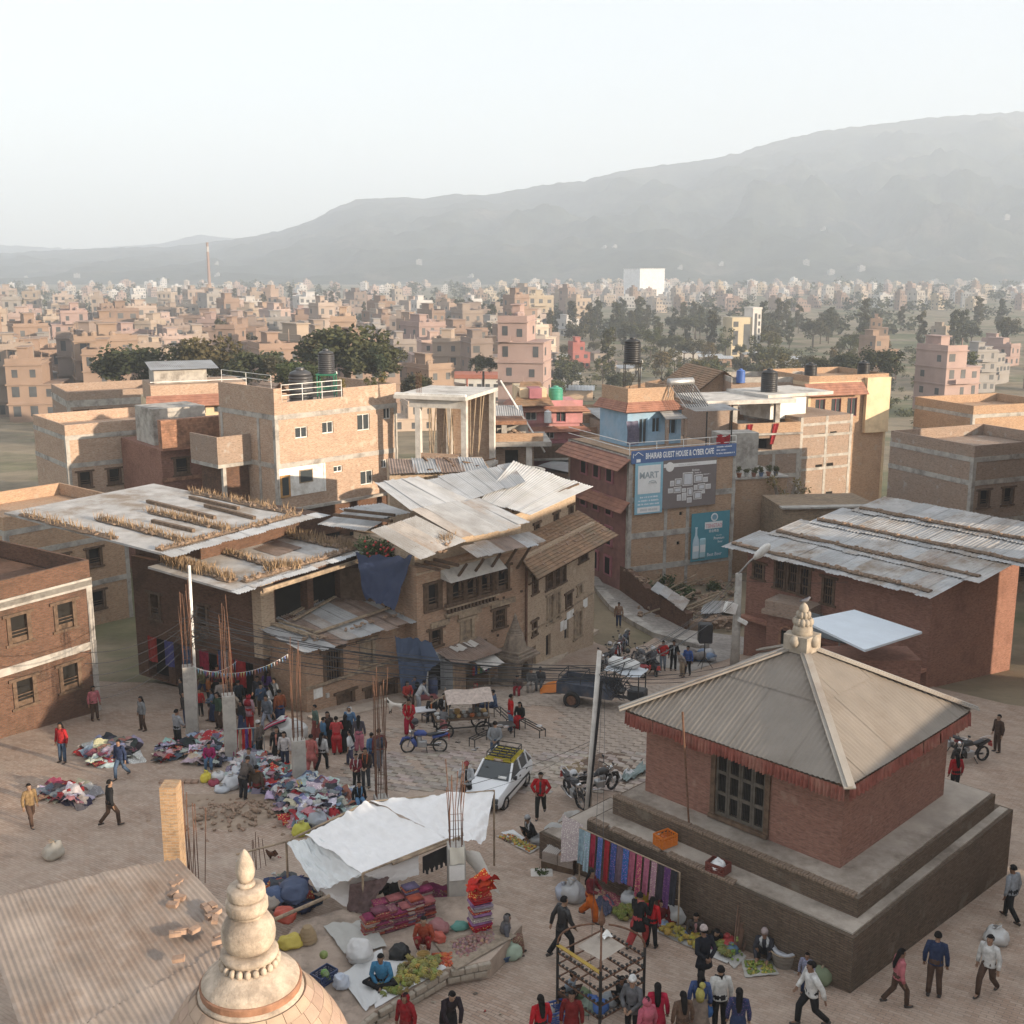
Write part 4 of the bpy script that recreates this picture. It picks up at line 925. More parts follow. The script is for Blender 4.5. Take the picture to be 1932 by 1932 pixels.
# ------------------------------------------------------------------ paving of the square, lane
def pave_fn(nt,b):
 v=coords(nt)
 w=N(nt,'ShaderNodeMapping');w.inputs['Rotation'].default_value=(0,0,.62);nt.links.new(v,w.inputs['Vector'])
 br=N(nt,'ShaderNodeTexBrick',offset=.5);br.inputs['Scale'].default_value=1.0;br.inputs['Brick Width'].default_value=.30;br.inputs['Row Height'].default_value=.10;br.inputs['Mortar Size'].default_value=.010;br.inputs['Mortar Smooth'].default_value=.4
 br.inputs['Color1'].default_value=(.37,.255,.19,1);br.inputs['Color2'].default_value=(.47,.36,.285,1);br.inputs['Mortar'].default_value=(.24,.19,.15,1)
 nt.links.new(w.outputs[0],br.inputs['Vector'])
 n=noise(nt,v,.35,8.0,.7);n2=noise(nt,v,1.6,6.0,.7);n3=noise(nt,v,9.0,5.0,.7)
 col=mix(nt,ramp(nt,n,[(.40,(.05,)*3),(.64,(.62,)*3)]),br.outputs['Color'],(.50,.41,.335))
 col=mix(nt,ramp(nt,n2,[(.30,(.80,)*3),(.60,(1,1,1))]),(0,0,0),col)
 col=mix(nt,ramp(nt,n3,[(.25,(.84,)*3),(.55,(1,1,1))]),(0,0,0),col)
 n4=noise(nt,v,.9,4.0,.5)
 col=mix(nt,ramp(nt,n4,[(.64,(0,0,0)),(.70,(.35,)*3)]),col,(.20,.155,.125))
 nt.links.new(col,b.inputs['Base Color'])
 ad=N(nt,'ShaderNodeMath',operation='MULTIPLY_ADD');nt.links.new(br.outputs['Fac'],ad.inputs[0]);ad.inputs[1].default_value=-.7;nt.links.new(n3,ad.inputs[2])
 bump(nt,b,ad.outputs[0],.6,.03)
m_pave=_mat('dusty_brick_paving',pave_fn,.92,0,.15)
def road_fn(nt,b):
 v=coords(nt);n=noise(nt,v,.5,8.0,.7);n2=noise(nt,v,4.0,5.0,.7)
 col=ramp(nt,n,[(.35,(.27,.245,.225)),(.55,(.36,.33,.30)),(.7,(.41,.365,.315))])
 col=mix(nt,ramp(nt,n2,[(.3,(.75,)*3),(.6,(1,1,1))]),(0,0,0),col);nt.links.new(col,b.inputs['Base Color']);bump(nt,b,n2,.4,.03)
m_road=_mat('dusty_road',road_fn,.93,0,.15)
def groundsheet(name,poly_uv,m,dz,label,step=1.2):
 pts=[G(u,v)for u,v in poly_uv];bm=BM()
 bm.faces.new([bm.verts.new((p.x,p.y,0))for p in pts])
 for ax in(0,1):
  lo=min(p[ax]for p in pts);hi=max(p[ax]for p in pts);c=math.floor(lo)+step
  while c<hi:
   co=[0,0,0];no=[0,0,0];co[ax]=c;no[ax]=1
   bmesh.ops.bisect_plane(bm,geom=bm.verts[:]+bm.edges[:]+bm.faces[:],plane_co=co,plane_no=no);c+=step
 for v in bm.verts:v.co.z=gz(v.co.y)+dz+.02*mnoise.noise(v.co*.8)
 for f in bm.faces:f.normal_update();
 for f in bm.faces:
  if f.normal.z<0:f.normal_flip()
 me=bpy.data.meshes.new(name);bm.to_mesh(me);bm.free();me.shade_smooth();uvbox(me)
 return put(name,me,m,kind='structure',label=label)
groundsheet('pavement',[(-900,2250),(2900,2250),(2500,1400),(1900,1330),(1420,1215),(1250,1195),(1175,1230),(1090,1195),(1020,1262),(800,1300),(560,1345),(300,1290),(-300,1270)],m_pave,.03,'dusty brick and stone paving of the market square')
groundsheet('road',[(1250,1215),(1185,1160),(1128,1100),(1118,1062),(1160,1062),(1185,1110),(1215,1150),(1300,1190),(1420,1205),(1430,1225),(1300,1270),(1200,1250)],m_road,.055,'grey lane running between the old house and the guest house')
# stone slabs set in the middle of the square
slab_meshes=[]
for k in range(5):
 b=BM();vs=box(b,-.27,.27,-.15,.15,0,.035)
 for v in vs:v.co.x+=rr(-.025,.025);v.co.y+=rr(-.02,.02)
 bmesh.ops.bevel(b,geom=b.edges[:],offset=.008,segments=1,affect='EDGES');slab_meshes.append(mesh('paving_stone',b))
m_slabst=M_objcol('paving_stone',.35,4.0,.9,.35,.15)
for m_ in slab_meshes:m_.materials.append(m_slabst)
pav=bpy.data.objects['pavement'];cnt=0;rest=BM();a0=math.radians(-20);ca,sa=math.cos(a0),math.sin(a0)
cand=[]
for i in range(-22,30):
 for j in range(-25,34):
  x=1.2+(i+.5*(j%2))*.58*ca-j*.33*sa;y=44.5+(i+.5*(j%2))*.58*sa+j*.33*ca
  if 38.5<y<54 and-6.5+(y-40)*.22<x<6.5+(y-40)*.3 and mnoise.noise(Vector((x*.35,y*.35,2)))>-.38:cand.append((y,x,i,j))
cand.sort()
for q,(y,x,i,j)in enumerate(cand):
 g_=rr(.75,1.1);colr=(.46*g_*rr(.94,1.05),.385*g_,.325*g_*rr(.95,1.08))
 if q<300:
  o=bpy.data.objects.new('paving_stone',slab_meshes[q%5]);COL.objects.link(o);o.parent=pav;o.location=(x,y,gz(y)+.022+rr(0,.012));o.rotation_euler=(-.11+rr(-.015,.015),rr(-.015,.015),a0+rr(-.03,.03));o.color=c4(colr)
 else:
  box(rest,-.27,.27,-.15,.15,0,.03,Matrix.Rotation(a0,3,'Z')@Matrix.Rotation(-.11,3,'X'),(x,y,gz(y)+.024+rr(0,.012)))
o=put('paving_stones',rest,m_slabst,pav,kind='stuff',color=(.41,.335,.275))
# kerb of the lane and raised footway
def strip(name,pts,w,hgt,m,label=None,kind=None,root=None):
 bm=BM();L=[Vector(p)for p in pts];q=[]
 for i,p in enumerate(L):
  d=(L[min(i+1,len(L)-1)]-L[max(i-1,0)]);d.z=0;d.normalize();s=Vector((d.y,-d.x,0))*w/2
  q.append([bm.verts.new(p+s+Vector((0,0,z)))for z in(-.3,hgt)]+[bm.verts.new(p-s+Vector((0,0,z)))for z in(hgt,-.3)])
 for a,b in zip(q,q[1:]):
  for k in range(3):bm.faces.new((a[k],a[k+1],b[k+1],b[k]))
 bm.faces.new(q[0]);bm.faces.new(list(reversed(q[-1])))
 return put(name,mesh(name,bm),m,root,label=label,kind=kind)
strip('kerb',[G(1118,1092),G(1135,1120),G(1160,1150),G(1195,1175),G(1240,1200),G(1330,1225)],.7,.3,m_conc,'broken grey kerb along the garden side of the lane','structure')
strip('footway',[G(1105,1190),G(1065,1215),G(1030,1245),G(1000,1262),G(960,1290)],1.8,.22,M_plain('dusty_step',(.44,.36,.285),.2,2.0),'raised dusty step along the foot of the old corner house','structure')
strip('footway',[G(590,1362),G(660,1346),G(760,1322)],.9,.14,M_plain('worn_step',(.38,.31,.25),.2,2.0),'low worn step in front of the small corner house','structure')
# ------------------------------------------------------------------ garden ruin and red house on the right
gw=thing('ruined_garden_wall','crumbling brick wall round a cluttered garden beside the lane','wall',G(1170,1112))
A=[G(1172,1112),G(1225,1150),G(1300,1188)]
def wallrun(root,pts,t,h0,h1,m,name='wall'):
 for i,(a,b)in enumerate(zip(pts,pts[1:])):
  bm=BM();a=Vector(a);b=Vector(b);d=b-a;L=math.hypot(d.x,d.y);n=max(4,int(L/.35));s=Vector((d.y,-d.x,0)).normalized()*t/2;q=[]
  for k in range(n+1):
   p=a.lerp(b,k/n);hh=h0+(h1-h0)*(i+k/n)/(len(pts)-1)+.18*mnoise.noise(Vector((k*.6,i*3.1,p.x)))
   q.append([bm.verts.new(p+s-Vector((0,0,.4))),bm.verts.new(p+s+Vector((0,0,hh))),bm.verts.new(p-s+Vector((0,0,hh))),bm.verts.new(p-s-Vector((0,0,.4)))])
  for x,y in zip(q,q[1:]):
   for k in range(3):bm.faces.new((x[k],x[k+1],y[k+1],y[k]))
  bm.faces.new(q[0]);bm.faces.new(list(reversed(q[-1])));wput(name,bm,m,root)
wallrun(gw,A,.5,1.9,1.1,m_br_dk);wallrun(gw,[A[2],G(1345,1185),G(1400,1178)],.5,.7,.5,m_rubble)
wallrun(gw,[A[0],G(1200,1098),G(1290,1085)],.4,1.7,1.2,m_br_dk)
strew(gw,lambda:A[0].lerp(A[1],rr(0,1))+Vector((rr(-.25,.25),rr(-.2,.2),1.75)),40,STN,.2,.42,'coping_stone')
strew(gw,lambda:G(rr(1290,1400),rr(1170,1192))+Vector((0,0,rr(.1,.6))),50,STN,.2,.5,'fallen_stone')
sheet(gw,G(1235,1146)+Vector((.2,.3,1.75)),G(1295,1178)+Vector((.2,.3,1.45)),G(1287,1186)+Vector((0,-.3,1.3)),G(1226,1152)+Vector((0,-.3,1.6)),m_tin2,name='coping_sheet')
sheet(gw,G(1330,1150)+Vector((0,0,.6)),G(1390,1150)+Vector((0,0,.6)),G(1395,1165)+Vector((0,0,.4)),G(1320,1168)+Vector((0,0,.4)),m_tin2,name='loose_sheet')
for k in range(12):
 u,v=rr(1195,1385),rr(1090,1150);bm=BM()
 for j in range(4):leafball(bm,Vector((rr(-.5,.5),rr(-.4,.4),rr(.2,.9))),.45,110,.09,k+j)
 pl=thing('garden_shrub',['dusty green shrub','dark weedy shrub','straggling shrub'][k%3]+' growing among the clutter of the walled garden','shrub',G(u,v),0,'shrubs in the walled garden')
 put('foliage',mesh('foliage',bm,uv=False),(m_leaf,m_leaf2,m_leaf)[k%3],pl)
strew(gw,lambda:G(rr(1205,1390),rr(1095,1172))+Vector((0,0,rr(0,.3))),150,STN,.25,.7,'rubble_stone')
for k,(u,v)in enumerate([(1215,1135),(1240,1120),(1265,1150),(1290,1135),(1320,1160)]+[(rr(1205,1370),rr(1100,1168))for _ in range(12)]):
 tb=thing('fallen_timber','grey timber leaning across the clutter of the walled garden','timber',G(u,v),0,'timbers lying in the garden')
 bm=BM();bar(bm,(rr(-1.5,-.8),rr(-.7,.7),.15),(rr(.6,1.4),rr(-1.2,1.2),rr(.4,1.5)),rr(.06,.13));put('beam',bm,m_wood_p,tb)
dr=thing('water_drum','bright blue drum under a white sheet in the walled garden','drum',G(1302,1100)+Vector((0,0,.5)))
bm=BM();lathe(bm,[(.38,0),(.42,.1),(.44,1.0),(.46,1.05),(.46,1.1)],18);put('drum_body',mesh('drum_body',bm,True),m_plastic,dr,color=(.06,.20,.45))
bm=BM();lathe(bm,[(.5,1.06),(.42,1.2),(.2,1.26),(.02,1.28)],12,wob=.25,seed=3);put('cover_sheet',mesh('cover_sheet',bm,True),m_white,dr)
bt=thing('garden_tank','dark round tank with a pale rim behind the garden drum','tank',G(1330,1092)+Vector((0,0,.6)))
bm=BM();lathe(bm,[(.75,0),(.8,.9),(.72,.95),(.68,.8)],20);put('tank_wall',bm,m_conc,bt)
h=House('red_house','red brick house under stone-weighted tin roofs, right of the street lamp','house',(13.2,62.3,-5.0),-52,11.5,8.0)
RH=h
wins=[wuv(h,'f',1421,1442,1063,1092,'lattice'),wuv(h,'f',1462,1482,1058,1110,'lattice'),wuv(h,'f',1486,1506,1064,1116,'lattice'),wuv(h,'f',1509,1529,1072,1124,'lattice'),wuv(h,'f',1552,1574,1090,1140,'lattice')]
h.walls(0,7.1,m_br_red,wins,depth=.12)
h.box('lintel',wins[1][1]-.5,wins[3][2]+.5,-.14,-.005,wins[1][4]+.12,wins[1][4]+.3,m_wood)
h.box('ledge',-.1,h.w,-.5,-.005,2.9,3.05,m_tile_r)
def RP(x,y,z):return roofpt(h,x,y,z)
for i,(y0,y1,z0)in enumerate(((-1.1,1.9,7.0),(1.7,4.6,7.45),(4.4,7.4,7.9),(7.2,10.4,8.35))):
 for k in range(5):
  a=-.9+i*.8+k*2.6
  sheet(h.r,RP(a,y1,z0+.42),RP(a+2.65,y1,z0+.42),RP(a+2.65,y0,z0),RP(a,y0,z0),[m_tin2,m_slab,m_tin2,m_slab][(i+k)%4],pitch=.22,amp=.02)
 ledge(h.r,RP(-.6+i*.8,y0+.55,z0+.1),RP(11.8+i*.8,y0+.55,z0+.1),.2,40,0)
strew(h.r,lambda:RP(rr(0,11),rr(0,9),0)*1.0+Vector((0,0,0)),0,STN,.2,.4)
bk=put('red_brick',BRICK,None,None,loc=RP(.3,-.6,7.12),scale=(3,2.2,1.6),rot=(0,0,-.8));bk.parent=h.r;bk.matrix_parent_inverse=pmat(h.r).inverted()
# porch gate with arched niche, in front of the red house
t=thing('brick_gateway','small terracotta brick gateway with an arched niche behind the street lamp pole','gateway',(14.6,58.2,-4.4),math.radians(-40))
bm=BM();box(bm,-1.2,1.2,0,1.4,0,3.5);put('pier',bm,m_br_red,t)
bm=BM();box(bm,-1.45,1.45,-.2,1.6,3.5,3.75);box(bm,-1.3,1.3,-.1,1.5,3.75,4.25);put('cornice',bm,m_br_gr,t)
bm=BM();box(bm,-.28,.28,-.06,0,1.5,2.4);lathe(bm,[(.28,0),(.28,.06)],16,(0,0,0));me=mesh('niche_frame',bm);put('niche_frame',me,m_tile_r,t)if False else bpy.data.meshes.remove(me)
bm=BM();box(bm,-.45,-.3,-.1,-.002,1.3,2.6);box(bm,.3,.45,-.1,-.002,1.3,2.6);box(bm,-.5,.5,-.12,-.002,1.15,1.3)
for s in range(8):
 a0,a1=math.pi*s/8,math.pi*(s+1)/8;bar(bm,(.38*math.cos(a0),-.05,2.6+.42*math.sin(a0)),(.38*math.cos(a1),-.05,2.6+.42*math.sin(a1)),.12,.1)
put('niche_frame',bm,m_terra,t);bm=BM();box(bm,-.3,.3,-.03,-.002,1.3,2.75);put('niche',bm,m_dark,t)  # niche shade is a near-black panel, no recess behind it
bm=BM();box(bm,-1.6,2.4,-2.6,-.25,0,.75);put('platform',bm,m_br_red,t);bm=BM();box(bm,-1.7,2.5,-2.7,-.24,.75,.9);put('platform_top',bm,m_conc,t)
t=thing('blue_tin_roof','pale blue-white tin roof behind the temple finial at the right edge','roof',(20.5,50.5,-3.3))
slabroof(t,(D(1515,1170,49),D(1632,1226,45.5),D(1740,1192,50),D(1612,1150,53)),.1,M_plain('pale_blue_tin',(.62,.68,.74),.06,1.0,.5,.1,.05),'roof_sheet');bm=BM();box(bm,14.6,18.6,49.5,51.5,-3.3,-.2);wput('wall',bm,m_br_red,t)
t=thing('solar_collector','tilted solar panel on posts beside the brick gateway','solar panel',(15.9,55.6,-4.0),math.radians(-20))
bm=BM();box(bm,-1.1,1.1,-.7,.7,-.03,.03,Matrix.Rotation(.6,3,'X')@Matrix.Rotation(.25,3,'Y'),(0,0,3.4));put('panel',bm,m_glass,t)
bm=BM();bar(bm,(-.7,.2,0),(-.7,.2,3.3),.08);bar(bm,(.7,.2,0),(.7,.2,3.3),.08);put('post',bm,m_steel,t)
t=thing('white_board','pair of white boards leaning under the solar panel','board',(15.4,54.6,-3.5),math.radians(-30))
for k in range(2):bm=BM();box(bm,-.9+k*1.1,-.05+k*.75,0,.06,.2,1.3);put('panel',bm,m_white,t)
# ------------------------------------------------------------------ second row of houses
def HS(name,label,u,v,y,ang,w,d,cat='house',zb=None):
 p=D(u,v,y);zb=gz(y)-.6 if zb is None else zb
 hh=House(name,label,cat,(p.x,y,zb),ang,w,d);hh.top=p.z-zb;return hh
 # pink house
h=HS('pink_house','pink house with tiled eaves and a brown balcony behind the old roofs',978,772,92,8,5.4,6)
zl=lambda v,y=92:D(985,v,y).z-h.r.location.z
h.walls(0,zl(832),m_mauve,[('f',.5,1.2,zl(890),zl(868),'red'),('f',3.0,3.9,zl(890),zl(868),'red')])
h.walls(zl(832),zl(800),m_pink,[('f',2.3,3.0,zl(830),zl(806),'alu'),('f',.8,1.6,zl(830),zl(808),'red')],inset=.3)
h.walls(zl(800),zl(765),m_pink,[('f',.6,1.5,zl(794),zl(776),'alu'),('f',3.1,3.9,zl(798),zl(774),'red'),('r',.8,1.8,zl(796),zl(775),'red')],inset=.1)
h.box('balcony',-.9,h.w+.6,-1.0,-.02,zl(862),zl(838),m_wood);h.box('balcony_slab',-1.0,h.w+.7,-1.1,h.d,zl(866),zl(862),m_conc)
for z0,ov in((zl(806),.55),(zl(768),.45)):
 for q in(((-ov,-ov,z0-.4),(h.w+ov,-ov,z0-.4),(h.w,0,z0),(0,0,z0)),((h.w+ov,-ov,z0-.4),(h.w+ov,h.d,z0-.4),(h.w,h.d,z0),(h.w,0,z0)),((-ov,-ov,z0-.4),(-ov,h.d,z0-.4),(0,h.d,z0),(0,0,z0))):
  bm=BM();tile_plane(bm,[Vector(v)for v in q],.05,.2);h.p('tile_eave',bm,m_tile_r)
h.box('attic',.2,2.4,.5,5,zl(765),zl(735),m_cream);bm=BM();tile_plane(bm,[Vector(v)for v in((-.5,-.6,zl(765)),(2.8,-.6,zl(765)),(2.2,2.8,zl(727)),(.6,2.8,zl(727)))],.06);h.p('attic_roof',bm,m_tile)
h.box('dormer',.9,1.9,-.1,1.6,zl(752),zl(733),m_mauve);h.box('roof_parapet',2.5,h.w-.1,.1,.25,zl(765),zl(757),m_pink)
water_tank(roofpt(h,3.4,2.0,zl(765)),.6,1.3,(.06,.30,.20),'green round tank on top of the pink house')
water_tank(roofpt(h,2.3,-.6,zl(815)+.8),.3,1.0,(.7,.7,.7),'small white tank on the pink house terrace')
# brick terraces between frame and pink house
h=HS('terrace_house','half-built house with flat slab roof and stored bricks beside the concrete frame',858,793,86,4,6.0,7)
zl=lambda v,y=86:D(858,v,y).z-h.r.location.z
h.walls(0,zl(845),m_br_lit,[('f',.3,1.2,zl(880),zl(862),'wood'),('f',3.8,4.8,zl(888),zl(850),'hole')]);h.box('canopy_slab',2.0,7.2,-1.6,4,zl(838),zl(830),m_conc);h.box('canopy_wall',2.6,6.6,-1.2,-.9,zl(830),zl(815),m_br_or)
h.box('column',5.3,5.75,-1.3,-.9,0,zl(838),m_conc_l)
h.walls(zl(845),zl(800),m_conc,[('f',.6,1.4,zl(838),zl(812),'hole'),('f',1.9,3.2,zl(840),zl(808),'hole')],inset=.4);h.box('slab',-.1,h.w-.6,-.7,h.d,zl(800),zl(793),m_terra)
h.box('column',3.5,3.9,-.6,-.3,zl(845),zl(800),m_conc)
h.box('slab_wall',0,.2,-.6,h.d,zl(793),zl(775),m_br_or);h.box('post',2.1,2.35,.2,.45,zl(793),zl(755),m_conc_l)
bm=BM();corr(bm,(2.4,1.5,zl(770)),(5.2,1.5,zl(770)),(5.2,-.1,zl(785)),(2.4,-.1,zl(785)));h.p('tin_lean_to',bm,m_tin2)
strew(h.r,lambda:roofpt(h,rr(3.6,5.2),rr(-.5,1.2),zl(842)+rr(0,1.3)),70,STN,.3,.6,'stacked_stone')
water_tank(roofpt(h,2.6,.3,zl(845)),.5,1.3,(.05,.055,.06),'dark tank inside the half-built terrace house')
for k in range(2):potted(roofpt(h,.3+k*.8,-.4,zl(845)),['bushy flowering','small leafy'][k]+' pot plant on the ledge of the half-built terrace house',.8)
ld=thing('scaffold_pole','long striped scaffold pole slanting behind the tin roofs','pole',D(944,718,88));bm=BM();bar(bm,(0,0,0),D(1028,853,86)-D(944,718,88),.07,n=6);put('pole',bm,m_white,ld)
cw=thing('round_water_basin','round concrete basin on a pillar behind the tin roof','basin',D(985,905,70)*1.0)
bm=BM();lathe(bm,[(1.3,0),(1.45,.25),(1.5,.3),(1.2,.3),(1.1,.1)],22,(0,0,.6));put('basin_bowl',bm,m_conc,cw);bm=BM();box(bm,-.25,.25,-.25,.25,-6,.6);put('pillar',bm,m_br_plast,cw)
cw.location=D(985,912,72)
# ruin wall behind W1
h=HS('ruined_roof_house','collapsed low house with twisted tin and timbers behind the grey roof',735,905,66,8,6.0,5)
h.walls(0,h.top+.4,m_br_plast);
for k in range(14):bm=BM();x,y=rr(0,6),rr(-.3,3);bar(bm,(x,y,h.top+.45),(x+rr(-1.6,1.6),y+rr(-1,1),h.top+rr(.5,1.1)),.16,.08);h.p('broken_timber',bm,m_wood)
for k in range(4):bm=BM();x=k*1.4;corr(bm,(x,2.2,h.top+.9),(x+1.5,2.2,h.top+.8),(x+1.6,-.7,h.top+.5),(x,-.7,h.top+.45));h.p('loose_sheet',bm,(m_tin3,m_tin2)[k%2])
# gable houses
for(nm,lb,u,v,y,ang,w,d,wm,rise)in(('gable_house','steep clay roofed gable house left of the black tank',1116,788,112,-30,7.0,8,m_br_or,3.2),('gable_house','orange brick gable house right behind the black tank',1278,765,112,12,9.0,9,m_br_or,3.3)):
 h=HS(nm,lb,u,v,y,ang,w,d);h.walls(0,h.top,wm,[('f',1.0,1.9,h.top-2.4,h.top-1.2,'wood'),('f',3.4,4.3,h.top-2.4,h.top-1.2,'wood'),('f',5.6,6.5,h.top-2.4,h.top-1.2,'wood')]);gable(h,h.top,rise,m_tile,.6,'y')
 h.frame([h.top],[0,w],m_conc,ztop=h.top,z0=0)
 # low wall houses in the gap left of the guest house
h=HS('lane_house','dark shuttered house deep in the lane left of the guest house',1070,800,104,20,10,7);h.walls(0,h.top,m_br_gr,[('f',1+k*2,2+k*2,h.top-2.6,h.top-1.2,'wood')for k in range(4)]);h.frame([h.top-3,h.top],[0,4.5,9],m_conc,ztop=h.top,z0=0);h.parapet(h.top,.8,m_br_or)
h=HS('lane_shop','narrow brick shop house beside the lane behind the old corner roof',1098,950,86,62,8,5);h.walls(0,h.top,m_br_gr,[('f',.6+k*1.5,1.5+k*1.5,h.top-2.2-2.8*j,h.top-.9-2.8*j,'wood')for k in range(5)for j in range(2)]);h.box('slab',-.3,8.3,-.6,5,h.top,h.top+.15,m_conc)
bm=BM();corr(bm,(1,.0,h.top-2.4),(6,0,h.top-2.4),(6,-1.3,h.top-2.9),(1,-1.3,h.top-2.9));h.p('tin_awning',bm,m_tin2)
h.box('roof_room',1.5,5,1.0,4.0,h.top+.15,h.top+1.9,m_br_gr);bm=BM();corr(bm,(1.2,4.4,h.top+2.4),(5.4,4.4,h.top+2.4),(5.4,.6,h.top+1.95),(1.2,.6,h.top+1.95));h.p('roof_sheet',bm,m_tin2)
for(lb,u,v,y,w,m_,tin)in(('narrow grey house between the pink house and the guest house',1078,838,97,5.0,m_br_gr,0),('small brick house under a tin roof right of the pink house',1104,872,92,4.5,m_br_or,1),('plastered house with a terrace behind the narrow grey house',1095,792,108,6.5,m_conc,0),('low brick house with tin roof left of the blue roof room',1148,800,100,5.0,m_br_gr,1)):
 h=HS('infill_house',lb,u,v,y,16,w,5);h.walls(0,h.top,m_,[('f',.5+1.5*k,1.3+1.5*k,h.top-1.9-2.7*j,h.top-.8-2.7*j,'wood')for k in range(int(w/1.6))for j in range(2)])
 if tin:bm=BM();corr(bm,(-.4,5.3,h.top+.8),(w+.4,5.3,h.top+.8),(w+.4,-.6,h.top+.1),(-.4,-.6,h.top+.1));h.p('roof_sheet',bm,m_tin2)
 else:h.frame([h.top],[0,w],m_conc,ztop=h.top,z0=0);h.parapet(h.top,.7,m_br_or)
 # right cluster
h=HS('unfinished_house','unfinished brick and concrete house with open terrace behind the guest house',1392,803,92,14,5.6,8)
zl=lambda v,y=92:D(1392,v,y).z-h.r.location.z
h.walls(0,zl(852),m_br_gr,[],top=True);h.frame([zl(940),zl(897),zl(852)],[0,3.3,5.6],m_conc,ztop=zl(852),z0=0)
h.walls(zl(852),zl(822),m_br_gr,[('f',.15,3.1,zl(851),zl(829),'hole')],depth=1.0);h.parapet(zl(822),.95,m_br_or);h.box('slab',-.2,h.w+.1,-.25,h.d,zl(822)-.02,zl(822)+.12,m_conc)
for x in(0.1,3.9):h.box('roof_column',x,x+.4,1.2,1.6,zl(822)+.12,zl(765),m_conc)
h.box('roof_slab',-2.6,5.4,.6,7,zl(765),zl(757),m_conc_l);h.box('side_wall',-2.2,-2.0,1.0,7,zl(840),zl(765),m_br_gr);h.box('side_wall_front',-1.99,-.2,1.2,1.4,zl(840),zl(765),m_br_gr)
for k in range(2):
 cl=thing('drying_cloth',['short dark red cloth hung over the terrace parapet','long red cloth hanging from the terrace parapet'][k]+' of the unfinished house','cloth',roofpt(h,.8+k*2.3,-.02,zl(822)+.9),math.radians(14))
 bm=BM();L=(.9,1.7)[k];grid(bm,6,8,lambda s,t:(s*(.5-.2*t)+t*(-.25*k),-.06-.04*math.sin(s*8),-t*L));put('cloth',mesh('cloth',bm,True),m_cloth,cl,color=(.30,.025,.03))
h=HS('plant_annex','low orange brick annex with pots along its top, right of the guest house',1388,905,84,14,4.2,5);h.walls(0,h.top,m_br_or);h.box('slab',-.1,h.w+.1,-.12,h.d,h.top,h.top+.1,m_conc)
for k in range(6):potted(roofpt(h,.4+k*.6,.3,h.top+.1),['first','second','third','fourth','fifth','last'][k]+' small pot from the left on the annex beside the guest house',.4,m_leaf2,[(.3,.13,.07),(.5,.5,.48),(.25,.12,.08),(.15,.2,.3),(.3,.13,.07),(.1,.1,.1)][k])
h.box('upper_wall',.1,3.2,3.0,4.9,h.top+.1,h.top+3.0,m_conc)
h=HS('grey_brick_block','tall grey brick block gridded with concrete bands at the right edge',1511,800,94,27,5.6,9)
zl=lambda v,y=94:D(1511,v,y).z-h.r.location.z
h.walls(0,zl(788),m_br_gr,[('f',x,x+.75,zl(v),zl(v-6),'hole')for x,v in((1.9,827),(3.2,825),(1.8,886),(3.0,885),(.9,945),(3.1,940))],depth=.1);h.frame([zl(940),zl(885),zl(862),zl(822),zl(800)],[0,2.8,5.6],m_conc,ztop=zl(788),z0=0,bh=.22)
h.box('roof_room',-1.6,2.2,2,6,zl(795),zl(752),m_white);h.box('roof_slab',-2.4,4.6,1.4,7,zl(752),zl(746),m_conc_l)
h.box('link_wall',-1.5,-.05,1.2,5,0,zl(850),m_mauve)
water_tank(roofpt(h,-.6,3.5,zl(746)),.7,1.9,(.02,.02,.022),'black water tank on the white roof room at the right')
h=HS('orange_terrace_house','orange lit terrace house with tanks at the far right edge',1527,722,108,20,9,8)
h.walls(0,h.top,m_br_or,[('f',.8+1.8*k,1.9+1.8*k,h.top-3.4,h.top-1.6,'red')for k in range(4)]);h.frame([h.top],[0,9],m_cream,ztop=h.top,z0=0);bm=BM();tile_plane(bm,[Vector(v)for v in((-.6,-1.1,h.top-1.2),(6.0,-1.1,h.top-1.2),(6.0,-.05,h.top-.1),(-.6,-.05,h.top-.1))],.06);h.p('tile_eave',bm,m_tile_r);h.parapet(h.top,.6,m_br_or)
h.box('lit_wall',6.2,8.9,-.5,-.05,h.top-5,h.top+.3,m_cream)
for k,(x,lb)in enumerate(((1.8,'black tank on the terrace house, left of its fellow by the pole'),(7.9,'black tank at the right roof corner of the terrace house'))):water_tank(roofpt(h,x,2.5,h.top+.02),.6,1.6,(.02,.02,.022),lb)
water_tank(D(1397,722,110),.42,1.3,(.06,.14,.42),'small bright blue tank on the flat roofs right of the gable house')
h=HS('flat_roof_house','grey flat roofed house under the small blue tank',1380,722,110,5,9,6);h.walls(0,h.top,m_br_gr,[('f',1+2*k,1.9+2*k,h.top-2.2,h.top-1,'wood')for k in range(4)]);h.parapet(h.top,.5,m_conc)
# houses at the left edge and beyond
h=HS('red_brick_terrace','red brick house with a ribbed brick parapet left of the tan house',300,795,80,38,6.4,8)
zl=lambda v,y=80:D(321,v,y).z-h.r.location.z
h.walls(0,zl(850),m_br_red,[('f',.9,2.0,zl(900),zl(868),'wood'),('f',3.4,4.5,zl(900),zl(866),'wood')]);h.box('sill_band',-.1,h.w+.1,-.1,-.005,zl(910),zl(903),m_terra)
for k in range(12):h.box('parapet_rib',-.1,h.w+.1,-.55-.01*(k%2),.1,zl(846)+k*.17,zl(846)+k*.17+.15,m_terra)
h.box('parapet_core',-.05,h.w+.05,-.5,0.05,zl(850),zl(796),m_tile_r);h.box('roof_room',.5,4.5,2.5,6,zl(850),zl(780),m_conc)
h=HS('cream_house','cream and orange plastered house with small paned windows at the left edge',285,745,98,24,8.2,8)
zl=lambda v,y=98:D(321,v,y).z-h.r.location.z
